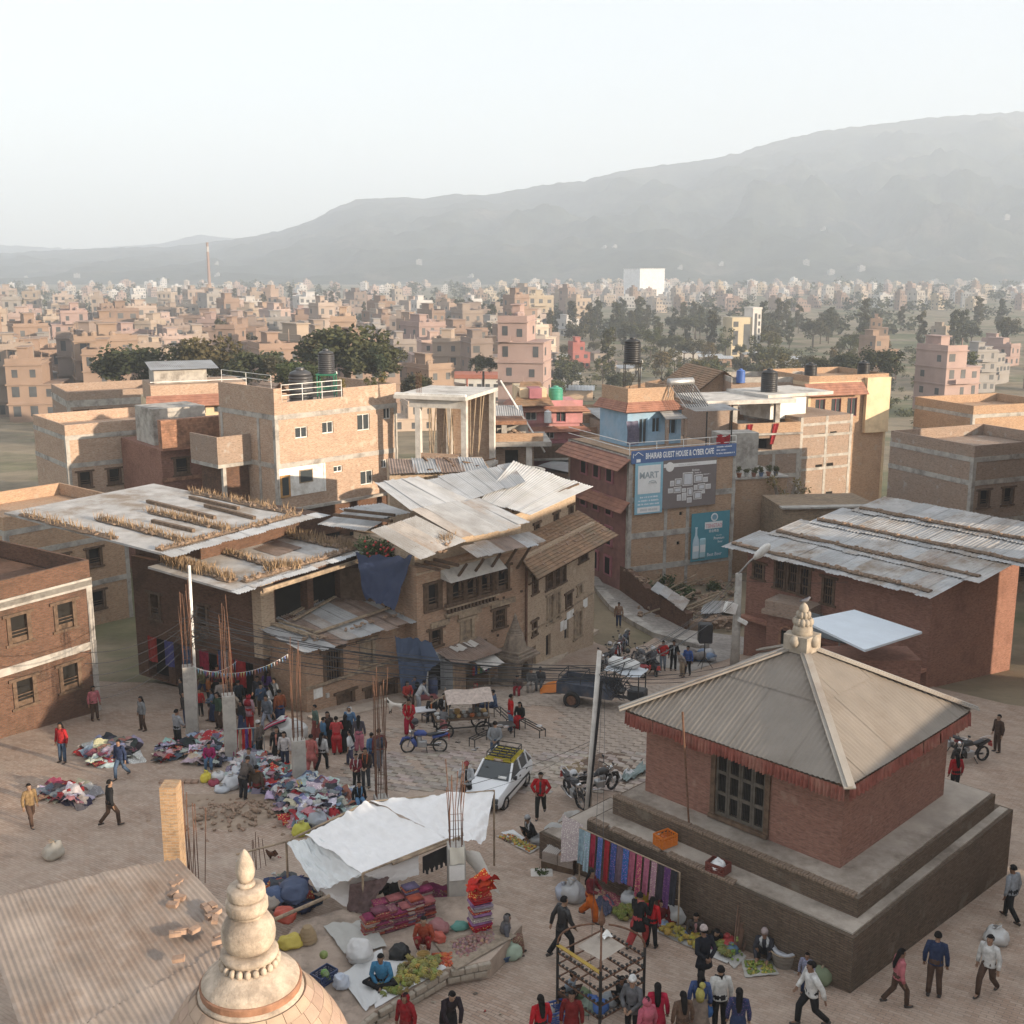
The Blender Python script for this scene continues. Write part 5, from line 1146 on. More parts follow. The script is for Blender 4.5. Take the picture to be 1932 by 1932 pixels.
h.walls(0,zl(762),m_cream,[('f',2.1+1.55*k,2.95+1.55*k,zl(784),zl(772),'pane')for k in range(3)]);bm=BM();tile_plane(bm,[Vector(v)for v in((-.6,-1,zl(768)),(h.w+.3,-1,zl(768)),(h.w+.1,.1,zl(748)),(-.4,.1,zl(748)))],.06);h.p('tile_eave',bm,m_tile_r)
h.box('upper_wall',0,h.w,.12,6,zl(762),zl(728),m_br_lit);h.box('roof_shed',.5,5.0,1.5,5,zl(728),zl(702),m_conc);bm=BM();corr(bm,(.2,5,zl(702)+.5),(6,5,zl(702)+.5),(6,1,zl(702)+.05),(.2,1,zl(702)+.05));h.p('roof_sheet',bm,m_tin2)
bm=BM();bar(bm,(0,.2,zl(722)),(h.w,.2,zl(722)),.04,n=6);h.p('railing',bm,m_white)
# ------------------------------------------------------------------ temple on its two-step plinth
m_moss=M_brick('mossy_dark_brick',(.15,.105,.078),(.20,.145,.105),(.11,.09,.07),rh=.065,dirt=(.075,.066,.052),dirt_amt=.65,patch=(.20,.165,.13),bs=.9)
m_dusttop=M_plain('dusty_terrace',(.38,.33,.28),.2,1.2,.93,0,.4,dirt=(.19,.155,.125))
m_troof=M_plain('dusty_roof_tin',(.225,.195,.165),.12,.8,.6,.12,.12,.35,dirt=(.18,.145,.115))
m_ridge=M_plain('ridge_cap',(.34,.31,.275),.12,1.0,.65,.1,.1,.3,dirt=(.24,.20,.17))
m_fringe=M_plain('faded_red_cloth',(.25,.085,.065),.3,3.0,.9,0,.2,dirt=(.32,.16,.12))
TL=Vector((8.35,31.5,0));TA=-45
tm=thing('temple','red brick temple with a pyramid tin roof and fringe on a stepped plinth','temple',TL,math.radians(TA))
def tp(name,bm,m,smooth=False,**kw):return put(name,mesh(name,bm,smooth),m,tm,**kw)
def tbox(name,*a,m):bm=BM();box(bm,*a);return tp(name,bm,m)
lt=tbox('lower_terrace',-3.95,4.6,-4.75,4.75,-1.6,1.44,m=m_moss);ut=tbox('upper_terrace',-3.65,4.25,-3.95,4.2,1.44,2.0,m=m_moss)
bm=BM();box(bm,-3.85,4.5,-4.62,-3.951,1.44,1.485);tp('lower_paving',bm,m_dusttop)
bm=BM();box(bm,4.251,4.5,-3.951,4.6,1.44,1.485);tp('lower_paving',bm,m_dusttop);bm=BM();box(bm,-3.85,-3.651,-3.951,4.6,1.44,1.485);tp('lower_paving',bm,m_dusttop)
bm=BM();box(bm,-3.55,4.15,-3.8,4.1,2.0,2.04);tp('upper_paving',bm,m_dusttop)
EB=BM();box(EB,-.036,.036,-.115,.115,0,.07);bmesh.ops.bevel(EB,geom=EB.edges[:],offset=.007,segments=1,affect='EDGES');EB=mesh('edge_brick',EB);EB.materials.append(M_plain('edge_brick',(.21,.155,.115),.35,6.0,.95,0,.5))
for k in range(92):put('edge_brick',EB,None,ut,loc=(-3.6+k*.0845,-3.86+rr(-.012,.012),2.0+rr(-.006,.01)),rot=(rr(-.03,.03),0,rr(-.06,.06)))
for k in range(60):
 if k not in(8,9,31,32,33):put('edge_brick',EB,None,lt,loc=(-3.88+k*.0845,-4.67+rr(-.015,.015),1.44+rr(-.01,.012)),rot=(rr(-.04,.04),0,rr(-.09,.09)))
bm=BM();box(bm,-6.2,-3.96,-4.4,-1.0,-1.6,.1);tp('side_step',bm,m_moss);bm=BM();box(bm,-6.1,-3.96,-4.3,-1.1,.1,.14);tp('side_step_top',bm,m_dusttop)
# cell with barred screen
off=Matrix.Rotation(math.radians(TA),3,'Z')
hc=House('cell','x','x',TL+off@Vector((-3.2,-3.0,0)),TA,6.4,6.0);bpy.data.objects.remove(hc.r);hc.r=tm
hc.F={k:(v[0]+Vector((-3.2,-3.0,0)),v[1],v[2],v[3])for k,v in hc.F.items()}
sc=wuv(hc,'f',1347,1449,1425,1548,'');x0,x1=sc[1],sc[2];z0,z1=2.2,4.15
bm=BM()
for k in 'frlb':o,a,n,w=hc.F[k];face_holes(bm,o,a,1,n,w,2.04,4.75,[(x0,x1,z0,z1)]if k=='f' else[],.3)
bmesh.ops.remove_doubles(bm,verts=bm.verts,dist=.0005);me=bpy.data.meshes.new('cell_wall');bm.normal_update();bm.to_mesh(me);bm.free();uvbox(me)
put('cell_wall',me,M_brick('temple_brick',(.285,.14,.105),(.34,.18,.14),(.24,.155,.12),bw=.2,rh=.055,dirt=(.13,.065,.048),dirt_amt=.55,msize=.007,patch=(.33,.21,.165)),tm)
X=lambda x:-3.2+x
tbox('screen_back',X(x0),X(x1),-2.72,-2.68,z0,z1,m=m_dark);tbox('screen_sill',X(x0)-.1,X(x1)+.1,-3.12,-2.72,z0-.12,z0,m=m_wood);tbox('screen_frame',X(x0)-.09,X(x0)+.06,-3.06,-2.9,z0+.002,z1,m=m_wood);tbox('screen_frame',X(x1)-.06,X(x1)+.09,-3.06,-2.9,z0+.002,z1,m=m_wood)
m_wood_g=M_plain('weathered_wood',(.10,.085,.07),.3,5.0,.85,0,.3)
for k in range(4):
 w=(x1-x0-.12)/4;a=X(x0)+.06+k*w;bm=BM()
 for q in((a,a+.07),(a+w-.07,a+w-.01)):box(bm,q[0],q[1],-3.0,-2.93,z0,z1-.01)
 for z in(0,.62,1.24,1.86):box(bm,a+.07,a+w-.07,-3.0,-2.94,z0+z,z0+z+.1)
 pn=tp('screen_panel',bm,m_wood_g);bm=BM()
 for j in range(5):x=a+.1+(w-.2)*j/4;bar(bm,(x,-2.96,z0+.1),(x,-2.96,z1-.02),.014,n=5)
 put('bar',bm,m_iron,pn,kind='stuff')
 # roof: panels of corrugated tin, two rows on each slope
EH,EZ,AZ=3.58,4.62,6.62
def slope_panel(side,xa,xb,ta,tb,lift):
 bm=BM();R=Matrix.Rotation(side*math.pi/2,3,'Z');n=max(4,int((xb-xa)/.045));cols=[]
 for i in range(n+1):
  x=xa+(xb-xa)*i/n;tm_=1-abs(x)/EH;t1=min(tb,tm_);t0=min(ta,tm_)
  e=.016*math.sin(x/.15*2*math.pi)+lift
  cols.append([bm.verts.new(R@Vector((x,-EH*(1-t),EZ+(AZ-EZ)*t+e+.04*(1-t)*(abs(x)/EH)**4)))for t in(t0,(t0+t1)/2,t1)])
 for a,b in zip(cols,cols[1:]):
  for k in range(2):
   try:bm.faces.new((a[k],b[k],b[k+1],a[k+1]))
   except ValueError:pass
 tp('roof_panel',bm,m_troof,True)
for side in range(4):
 nc=8
 for k in range(nc):
  xa,xb=-EH+2*EH*k/nc,-EH+2*EH*(k+1)/nc
  slope_panel(side,xa+.004,xb+.03,0,.56,.004*(k%2)+rr(0,.01))
  if min(abs(xa),abs(xb))<EH*.44:slope_panel(side,xa+.004+.2,xb+.03+.2,.55,1.0,.025+.004*(k%2))
bm=BM();box(bm,-EH+.05,EH-.05,-EH+.05,EH-.05,EZ-.1,EZ-.03);tp('eave_board',bm,m_wood)
for sx in(-1,1):
 for sy in(-1,1):
  bm=BM();bar(bm,(sx*(EH+.12),sy*(EH+.12),EZ+.06),(0,0,AZ+.06),.30,.05);bar(bm,(sx*(EH+.12),sy*(EH+.12),EZ+.10),(0,0,AZ+.10),.12,.05);tp('ridge_cap',bm,m_ridge)
for side in range(4):
 R=Matrix.Rotation(side*math.pi/2,3,'Z')
 for k in range(7):
  xa=-EH+.05+k*(2*EH-.1)/7;L=(2*EH-.1)/7-.02;bm=BM();dr_=rr(-.05,.06)
  def fn(s,t):x=xa+s*L;return R@Vector((x,-EH-.02+(.045*math.sin(x/.11*6.283)+.02*math.sin(x*31))*(.35+t),EZ-.02-t*(.36+dr_*math.sin(s*3.1)+.03*mnoise.noise(Vector((x*4,side,k))))))
  grid(bm,46,3,fn);tp('fringe',bm,m_fringe,True)
  # stone finial
m_fin=M_plain('finial_stone',(.36,.31,.25),.25,4.0,.9,0,.5,dirt=(.24,.20,.16))
fz=AZ-.02
bm=BM();box(bm,-.38,.38,-.38,.38,fz-.12,fz+.38);fb=tp('finial_base',bm,m_fin)
for sx,sy in((.4,0),(-.4,0),(0,.4),(0,-.4)):bm=BM();bmesh.ops.create_icosphere(bm,subdivisions=2,radius=.15,matrix=Matrix.Translation((sx,sy,fz+.22))@Matrix.Diagonal((1,1,1.2,1)));put('carved_boss',mesh('carved_boss',bm,True),m_fin,fb)
bm=BM();lathe(bm,[(.30,fz+.38),(.27,fz+.45),(.29,fz+.5),(.24,fz+.72)],20);put('finial_drum',mesh('finial_drum',bm,True),m_fin,fb)
for lay,(r,z,n,s)in enumerate(((.22,fz+.74,12,.085),(.15,fz+.95,9,.07))):
 for k in range(n):
  a=k*2*math.pi/n;bm=BM();bmesh.ops.create_icosphere(bm,subdivisions=2,radius=s,matrix=Matrix.Translation((r*math.cos(a),r*math.sin(a),z))@Matrix.Diagonal((1,1,1.5,1)));put('petal',mesh('petal',bm,True),m_fin,fb)
bm=BM();lathe(bm,[(.2,fz+.72),(.15,fz+.9),(.12,fz+1.02),(.14,fz+1.12),(.10,fz+1.22),(.03,fz+1.3)],16);put('finial_top',mesh('finial_top',bm,True),m_fin,fb)
bm=BM();bar(bm,(-1.05,-3.75,2.04),(-1.25,-3.95,5.35),.028,n=6);tp('mast',bm,m_rust)
pg=thing('pigeon','grey pigeon perched on the temple finial','bird',TL+Vector((0.03,0,fz+1.27)))
bm=BM();tube(bm,[(-.17,0,.07),(-.09,0,.085),(0,0,.10),(.07,0,.13),(.10,0,.17),(.125,0,.185),(.15,0,.18)],[.012,.03,.055,.05,.032,.03,.006],10);put('body',mesh('body',bm,True),m_paintc,pg,color=(.16,.16,.18))
# ------------------------------------------------------------------ bell-shaped temple top in the left foreground
m_spire=M_plain('lime_plaster',(.46,.38,.305),.25,5.0,.95,0,.7,.1,dirt=(.25,.205,.165))
m_domet=M_objcol('dome_tile',.22,5.0,.85,.3,.2)
DX,DY,DZ=-3.47,13.6,8.06
dm=thing('bell_roof_temple','tiled bell-shaped temple roof with a plastered spire in the left foreground','temple',(DX,DY,0.0))
def dl(name,prof,m,n=40,smooth=True,wob=.0):bm=BM();lathe(bm,[(r,z+DZ)for r,z in prof],n,wob=wob);return put(name,mesh(name,bm,smooth),m,dm)
dl('spire_skirt',[(.70,-.20),(.69,-.14),(.63,-.13),(.645,.0),(.60,.06),(.50,.13),(.43,.19),(.37,.23)],m_spire,wob=.012)
dl('tile_band',[(.662,-.125),(.672,-.03),(.66,-.02)],m_terra,32,False)
dl('bead_base',[(.32,.20),(.33,.34)],m_spire);
for k in range(22):
 a=k*2*math.pi/22;bm=BM();bmesh.ops.create_uvsphere(bm,u_segments=10,v_segments=8,radius=.052,matrix=Matrix.Translation((.365*math.cos(a),.365*math.sin(a),DZ+.27))@Matrix.Diagonal((.85,.85,1.15,1)));put('bead',mesh('bead',bm,True),m_spire,dm)
dl('spire_plate',[(.30,.34),(.375,.35),(.38,.40),(.34,.43),(.27,.44)],m_spire,wob=.01)
dl('spire_ball',[(.22,.44),(.30,.49),(.345,.58),(.355,.68),(.34,.79),(.29,.88),(.22,.93)],m_spire,wob=.02)
dl('spire_collar',[(.20,.92),(.215,.95),(.20,.98)],m_spire)
dl('spire_disc',[(.20,.97),(.255,.99),(.275,1.03),(.272,1.14),(.255,1.17),(.21,1.18)],m_spire,wob=.012)
dl('spire_disc',[(.19,1.18),(.235,1.19),(.25,1.22),(.245,1.31),(.235,1.33),(.12,1.345)],m_spire,wob=.012)
dl('spire_collar',[(.10,1.34),(.125,1.36),(.12,1.40),(.09,1.41)],m_spire)
dl('spire_bud',[(.085,1.41),(.115,1.48),(.125,1.56),(.11,1.66),(.075,1.76),(.035,1.83),(.01,1.86)],m_spire,24,wob=.03)
DP=[(.70,-.19),(.80,-.30),(.92,-.44),(1.03,-.60),(1.14,-.78),(1.23,-.98),(1.31,-1.20),(1.39,-1.44),(1.50,-1.68),(1.70,-1.90),(2.05,-2.10)]
dl('dome_core',[(r-.03,z-.02)for r,z in DP],M_plain('dome_mortar',(.27,.20,.15),.2,4.0),48)
for i,((r0,za),(r1,zb_))in enumerate(zip(DP,DP[1:])):
 n=int(2*math.pi*(r0+r1)/2/.235);n=min(n,34);da=2*math.pi/n;bm=BM()
 q=[]
 for t in(0.02,.98):
  r=r0+(r1-r0)*t;z=za+(zb_-za)*t
  for s in(-.5,-.17,.17,.5):a=da*s*.965;q.append(bm.verts.new((r*math.sin(a),-r*math.cos(a),z+DZ+.006*(1-t))))
 for k in range(3):bm.faces.new((q[k],q[k+1],q[k+5],q[k+4]))
 ex=bmesh.ops.extrude_face_region(bm,geom=bm.faces[:]);
 for v in[g for g in ex['geom']if isinstance(g,bmesh.types.BMVert)]:v.co+=Vector((v.co.x,v.co.y,0)).normalized()*.022+Vector((0,0,.014))
 me=mesh('dome_tile',bm);me.materials.append(m_domet)
 for k in range(n):
  g_=rr(.88,1.08);dk=RND.random()<.04
  put('dome_tile',me,None,dm,rot=(0,0,da*(k+.5*(i%2))),color=((.25,.19,.15)if dk else(.44*g_,.325*g_*rr(.96,1.03),.245*g_)))
bm=BM();lathe(bm,[(2.0,0),(2.0,DZ-2.15)],24);put('drum',bm,m_spire,dm)
# ------------------------------------------------------------------ bare concrete columns with rebar
def column(u,v,vtop,w,vreb,nb,label,rot=0.3,lean=0.02,buried=False):
 p=G(u,v);top=D(u,vtop,p.y).z-p.z;rb=D(u,vreb,p.y).z-p.z
 t=thing('concrete_column',label,'column',p,rot);bm=BM();box(bm,-w/2,w/2,-w/2,w/2,-.3,top)
 bmesh.ops.bevel(bm,geom=bm.edges[:],offset=.015,segments=1,affect='EDGES');put('shaft',bm,m_conc,t)
 if top>.5:bm=BM();box(bm,-w*.56,w*.56,-w*.56,w*.56,-.1,.12);put('footing',bm,m_conc,t)
 for k in range(nb):
  a=k/nb*4;s=w*.36;x,y=(-s+2*s*(a%1),-s)if a<1 else((s,-s+2*s*(a%1))if a<2 else((s-2*s*(a%1),s)if a<3 else(-s,s-2*s*(a%1))))
  hh=rb*rr(.80,1.0);b2=BM();tube(b2,[(x,y,top-.02),(x+rr(-.03,.03),y+rr(-.03,.03),top+(hh-top)*.5),(x+rr(-.1,.1)+lean,y+rr(-.1,.1),hh)],.013,5);put('rebar',b2,m_rust,t)
 b2=BM()
 for z in(.35,.8):s=w*.4;tube(b2,[(-s,-s,top+z),(s,-s,top+z),(s,s,top+z),(-s,s,top+z),(-s,-s,top+z)],.007,4)
 put('stirrup',b2,m_rust,t,kind='stuff')
 return t
column(363,1385,1256,.5,1090,9,'concrete column beside the white pole, furthest left of the row')
column(437,1432,1310,.48,1120,9,'concrete column with rebar between the two clothes heaps')
column(566,1482,1394,.48,1188,10,'concrete column with rebar at the corner of the right clothes heap')
column(720,1516,1502,.5,1250,12,'low concrete stub with tall rebar behind the white canopy')
COL4=column(862,1732,1593,.48,1432,9,'concrete column with rebar and a paper notice under the white canopy',.15)
bm=BM();box(bm,-.22,.2,-.275,-.255,1.3,1.75);nt_o=put('paper_notice',bm,m_white,COL4)
bm=BM();grid(bm,5,5,lambda s,t:(-.2+s*.4,-.29-.04*math.sin(s*7+t*4),1.8+t*.5));put('plastic_bag',mesh('plastic_bag',bm,True),m_sheet,COL4,color=(.75,.72,.62))
t=thing('rebar_cluster','tall rusty rebar bars rising beside the yellow brick pier','rebar',G(362,1660))
for k in range(11):bm=BM();a=rr(-.5,.5);bar(bm,(a,rr(-.3,.3),0),(a+rr(-.08,.08),rr(-.3,.3),rr(1.6,3.2)),.014,n=5);put('rebar',bm,m_rust,t)
t=thing('rebar_cluster','short rebar bars standing behind the foreground spire','rebar',G(488,1640))
for k in range(5):bm=BM();a=rr(-.2,.2);bar(bm,(a,rr(-.2,.2),0),(a,rr(-.2,.2),rr(.7,1.3)),.012,n=5);put('rebar',bm,m_rust,t)
# sunlit brick pier and tin roof at the left edge
t=thing('brick_pier','sunlit yellow brick pier at the left edge above the tin roof','wall',D(250,1640,27.0))
a=D(335,1487,27);t.location=(D(300,1487,27).x,27,0);bm=BM();box(bm,.0,.42,0,.5,-.2,a.z);put('wall',bm,M_brick('yellow_brick',(.44,.27,.15),(.50,.33,.19),(.44,.35,.26),rh=.08),t)
t=thing('brick_stack','small stack of loose bricks left of the seated girl','bricks',G(333,1478))
for k in range(24):put('brick',BRICK,None,t,loc=(-.5+(k%6)*.24,-.1+(k//6%2)*.13,(k//12)*.07),rot=(0,0,rr(-.1,.1)))
m_tin_o=M_plain('old_shed_tin',(.31,.255,.215),.25,1.2,.65,.1,.15,.3,dirt=(.22,.155,.115))
t=thing('tin_shed','rusty corrugated shed roof strewn with bricks beside the foreground spire','shed',Zp(350,1760,2.6))
C4=[Zp(330,1618,2.9),Zp(428,1700,2.7),Zp(418,1960,2.4),Zp(120,1960,2.6),Zp(60,1690,3.0)]
q=[Zp(60,1660,3.0),Zp(333,1618,2.9),Zp(430,1702,2.7),Zp(120,1800,2.75)]
for k in range(5):
 s0,s1=k/5,(k+1.04)/5
 sheet(t,Zp(335,1618,2.95).lerp(Zp(-40,1700,3.05),s0),Zp(335,1618,2.95).lerp(Zp(-40,1700,3.05),s1),Zp(470,1760,2.55).lerp(Zp(60,1990,2.6),s1),Zp(470,1760,2.55).lerp(Zp(60,1990,2.6),s0),m_tin_o,pitch=.14,amp=.018)
for k in range(4):
 s0,s1=k/4,(k+1.04)/4
 sheet(t,Zp(468,1765,2.55).lerp(Zp(60,1992,2.58),s0)+up,Zp(468,1765,2.55).lerp(Zp(60,1992,2.58),s1)+up,Zp(560,1990,2.2).lerp(Zp(200,2150,2.25),s1),Zp(560,1990,2.2).lerp(Zp(200,2150,2.25),s0),m_tin_o,pitch=.14,amp=.018)
bm=BM();c=[Zp(345,1640,2.6),Zp(420,1705,2.5),Zp(300,1900,2.4),Zp(100,1800,2.5)];tp_=[bm.verts.new(Vector((p.x,p.y,2.35)))for p in c];lo_=[bm.verts.new(Vector((p.x,p.y,-.3)))for p in c]
for k in range(4):bm.faces.new((tp_[k],tp_[(k+1)%4],lo_[(k+1)%4],lo_[k]))
bm.faces.new(tp_);wput('wall',bm,m_br_dk,t)
for(u,v)in[(388,1715),(394,1722),(401,1712),(408,1725),(398,1733),(405,1738),(340,1762),(346,1758),(366,1758),(338,1812),(330,1765),(327,1690),(333,1700),(326,1710),(339,1696),(331,1655),(338,1668),(326,1672),(415,1770),(411,1780)]:
 p=Zp(u,v,2.78);o=put('brick',BRICK,None,None,loc=p,rot=(rr(-.2,.2),rr(-.2,.2),rr(0,3)),scale=(1.15,1.3,1.5));o.parent=t;o.matrix_parent_inverse=pmat(t).inverted()
 # rubble heap
t=thing('rubble_heap','heap of broken brick rubble on the ground left of the right clothes heap','rubble',G(440,1540))
c0=G(440,1540)
bm=BM();grid(bm,16,16,lambda s,tt:((s-.5)*4.6,(tt-.5)*3.6,max(-.05,.30*math.exp(-((s-.5)**2+(tt-.5)**2)*14)*(1+.6*mnoise.noise(Vector((s*6,tt*6,1))))-.03-.094*(tt-.5)*3.6*1.0)));put('mound',mesh('mound',bm,True),M_plain('rubble_dust',(.31,.235,.175),.2,3,.95,0,.6),t)
for k in range(170):
 x,y=RND.gauss(0,.95),RND.gauss(0,.75);k_=rr(.5,1.1)
 put('broken_brick',(BRICK if RND.random()<.35 else RND.choice(STN)),None,t,loc=(x,y,max(0,.28*math.exp(-(x*x/1.5+y*y/.9)))-.094*y+.03),rot=(rr(-.5,.5),rr(-.5,.5),rr(0,6)),scale=(k_*.75,)*3 if RND.random()<.35 else(k_*.22,)*3)
for o in KIDS(t):
 if o.name.startswith('broken_brick')and o.data!=BRICK and o.scale[0]>.5:o.scale=(.2,.2,.2)
 elif o.name.startswith('broken_brick')and o.data==BRICK and o.scale[0]<.4:o.scale=(.6,.6,.6)
 # ------------------------------------------------------------------ market terrace and canopies
def prism(root,pts,z_top,z_bot,m,name):
 bm=BM();a=[bm.verts.new(Vector((p.x,p.y,z_top)))for p in pts];b=[bm.verts.new(Vector((p.x,p.y,z_bot)))for p in pts];n=len(pts)
 bm.faces.new(a)
 for k in range(n):bm.faces.new((a[k],b[k],b[(k+1)%n],a[(k+1)%n]))
 return wput(name,bm,m,root)
PZ=.36
pf=thing('market_platform','low stone-edged platform spread with fruit and vegetables','platform',G(760,1850))
PP=[Zp(640,1962,PZ),Zp(706,1908,PZ),Zp(842,1828,PZ),Zp(925,1812,PZ),Zp(985,1745,PZ),Zp(960,1715,PZ),Zp(885,1690,PZ),Zp(700,1700,PZ),Zp(560,1740,PZ),Zp(480,1850,PZ)]
prism(pf,PP,PZ,-.6,M_plain('platform_earth',(.38,.30,.24),.2,2.0,.95,0,.4,dirt=(.19,.15,.12)),'platform_body')
for(a,b)in((1,2),(2,3),(0,1)):
 L=(PP[b]-PP[a]).length;n=max(2,int(L/.34));d=(PP[b]-PP[a]).normalized();s=Vector((d.y,-d.x,0))
 for k in range(n):
  for row in(0,1):
   bm=BM();w=L/n*rr(.86,.97);hh=rr(.14,.175);box(bm,-w/2,w/2,-.12,.07+rr(0,.03),0,hh);bmesh.ops.bevel(bm,geom=bm.edges[:],offset=.018,segments=1,affect='EDGES')
   p=PP[a].lerp(PP[b],(k+.5+.3*row)/(n+.3));o=wput('edge_stone',bm,m_fin,pf);o.location=p+Vector((0,0,-.36+row*.18-PZ*0));o.rotation_euler=(rr(-.02,.02),rr(-.03,.03),math.atan2(d.y,d.x))
def cloth_patch(name,a,b,c,d,root,m,color,sag=.15,wr=.03,n=26,seed=0.0,loc=False):
 a,b,c,d=map(Vector,(a,b,c,d));bm=BM()
 def fn(s,t):
  p=a.lerp(b,s).lerp(d.lerp(c,s),t);e=-sag*math.sin(s*math.pi)*math.sin(t*math.pi)
  e+=wr*fbm(Vector((s*5+seed,t*3,seed)),4)+wr*.9*(abs(mnoise.noise(Vector((s*7+t*3+seed,t*2.2,seed))))-.2)+wr*.5*math.sin((s*.7+t)*21+seed+3*mnoise.noise(Vector((s*3,t*3,seed))))*abs(mnoise.noise(Vector((s*2,t*2,seed+4))))
  return p+Vector((wr*.4*mnoise.noise(Vector((t*4,seed,s))),0,e))
 grid(bm,n,n,fn);return wput(name,mesh(name,bm,True),m,root,color=color)
cv=thing('white_canopy','large white tarpaulin canopy over the bedding stall','canopy',G(760,1640))
cA,cB,cC,cD=Zp(540,1588,1.15),Zp(697,1512,1.75),Zp(932,1491,1.75),Zp(915,1588,1.0)
cF,cH=Zp(846,1583,1.72),Zp(684,1648,1.45)
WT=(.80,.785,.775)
cloth_patch('canopy_sheet',Zp(575,1574,1.32),cB,cF,cH,cv,m_sheet,WT,.24,.10,70,1.0)
cloth_patch('canopy_sheet',cB,cC,cD,cF,cv,m_sheet,WT,.22,.10,70,2.2)
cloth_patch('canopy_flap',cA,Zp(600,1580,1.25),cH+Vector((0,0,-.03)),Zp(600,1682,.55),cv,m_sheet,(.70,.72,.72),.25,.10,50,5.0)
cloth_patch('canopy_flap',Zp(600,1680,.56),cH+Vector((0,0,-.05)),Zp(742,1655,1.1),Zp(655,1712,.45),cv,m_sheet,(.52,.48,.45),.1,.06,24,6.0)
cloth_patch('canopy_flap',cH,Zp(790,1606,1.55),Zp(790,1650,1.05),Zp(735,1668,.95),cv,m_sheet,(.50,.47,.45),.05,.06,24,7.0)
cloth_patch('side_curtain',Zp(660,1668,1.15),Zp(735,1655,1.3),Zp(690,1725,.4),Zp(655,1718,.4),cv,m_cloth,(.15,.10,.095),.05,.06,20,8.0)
cloth_patch('clear_plastic_curtain',Zp(862,1600,1.6),Zp(905,1608,1.55),Zp(945,1690,.55),Zp(900,1650,.8),cv,m_sheet,(.66,.63,.58),.0,.05,16,9.0)
for a,b,r in((cA,cB,.035),(Zp(540,1588,1.12),Zp(446,1612,1.2),.03),(cF,cH,.03),(Zp(740,1630,1.5),Zp(868,1580,1.7),.045),(Zp(518,1735,.9),Zp(622,1690,1.0),.05),(cB,cC,.02)):
 bm=BM();bar(bm,a,b,r,n=6);wput('bamboo_pole',bm,m_wood_p,cv)
for p in(cA,cB,cC,cH):
 bm=BM();bar(bm,p,Vector((p.x,p.y,gz(p.y)-.1)),.035,n=6);wput('bamboo_post',bm,m_wood_p,cv)
bm=BM()
for s in range(30):x=s/29;pa=Zp(797,1616,1.5).lerp(Zp(850,1592,1.6),x);grid(bm,1,2,lambda a_,b_:pa+Vector((a_*.05,0,-b_*(.5+.1*math.sin(s*5)))))
wput('dark_fringe',bm,m_black,cv)
def blue_tarp(label,pts,loc,col):
 t=thing('blue_tarp',label,'tarpaulin',loc);cloth_patch('sheet',*pts,t,m_sheet,col,.0,.16,44,rr(0,9));return t
blue_tarp('faded blue tarpaulin hanging in front of the shop, beside the small corner house',(D(746,1201,50.8),D(814,1213,51.2),D(800,1312,50.6),D(758,1300,50.2)),G(775,1316),(.042,.062,.108))
t=bpy.data.objects['blue_tarp'];cloth_patch('sheet_corner',D(790,1211,51.0),D(814,1213,51.2),D(831,1249,50.8),D(803,1270,50.7),t,m_sheet,(.042,.062,.108),.0,.06,12,3.3)
t=thing('blue_tarp','dark blue tarpaulin hanging below the flower loft between the old houses','tarpaulin',D(720,1150,52.5));cloth_patch('sheet',D(672,1048,53.2),D(778,1050,52.4),D(744,1150,51.6),D(688,1128,52.4),t,m_sheet,(.024,.036,.08),0,.16,30,4.4)
t=thing('flower_loft','loft terrace crowded with flowering plants above the dark blue tarpaulin','plants',D(725,1045,54.5))
for k in range(9):
 bm=BM();leafball(bm,D(rr(682,768),rr(1022,1052),54)-t.location,.6,150,.09,k);put('foliage',mesh('foliage',bm,uv=False),m_leaf,t)
bm=BM()
for k in range(26):p=D(rr(685,768),rr(1020,1055),53.6)-t.location;bmesh.ops.create_icosphere(bm,subdivisions=1,radius=.07,matrix=Matrix.Translation(p))
put('flower',bm,m_plastic,t,color=(.5,.06,.05),kind='stuff')
bm=BM();box(bm,-2.2,2.4,-.1,3,-4.6,-.7);put('loft_wall',bm,m_wood,t)
t=thing('tin_lean_to','grey tin lean-to below the dark blue tarpaulin','roof',D(760,1160,53));sheet(t,D(735,1140,54),D(785,1125,54.5),D(792,1165,52.6),D(755,1172,52.4),m_tin2);bm=BM();box(bm,-.9,.9,.5,1.2,-3.4,.3);put('wall',bm,m_dark,t)
# ------------------------------------------------------------------ poles and cables
def pole(name,label,p,top,r0,r1,m):
 t=thing(name,label,'pole',p);bm=BM();bar(bm,(0,0,-.3),Vector(top)-Vector(p),r0,r1,n=12);put('shaft',mesh('shaft',bm,True),m,t);return t
pA=G(1106,1556);tA=D(1131,1228,35.9)
PA=pole('utility_pole','leaning grey steel pole carrying cables at the corner of the temple plinth',pA,tA,.12,.075,m_conc_l)
bm=BM()
for k in range(3):tube(bm,[tA+Vector((.05+.03*k,-.1,-1.0)),tA.lerp(pA,.5)+Vector((.06+.03*k,-.12,0)),pA+Vector((.05,-.16,.4))],.018,5)
wput('drop_cable',bm,m_black,PA,kind='stuff')
bm=BM()
for k in range(26):p0=tA+Vector((.15,-.05,-1.0))+Vector((rr(-.3,.5),rr(-.2,.2),rr(-.3,.3)));tube(bm,[p0,p0+Vector((rr(.1,.5),rr(-.2,.2),rr(-.7,-.2))),p0+Vector((rr(.2,.8),rr(-.2,.2),rr(-.5,.3)))],.014,4)
wput('cable_tangle',bm,m_black,PA,kind='stuff')
pB=Vector((D(1387,1228,57).x,57.0,gz(57)));tB=D(1394,1082,pB.y)
PB=pole('street_lamp','grey street lamp pole with floodlight and curved lamp arm behind the temple roof',pB,tB,.26,.17,m_conc);PB['category']='street lamp'
lampP=D(1436,1042,pB.y-.8)
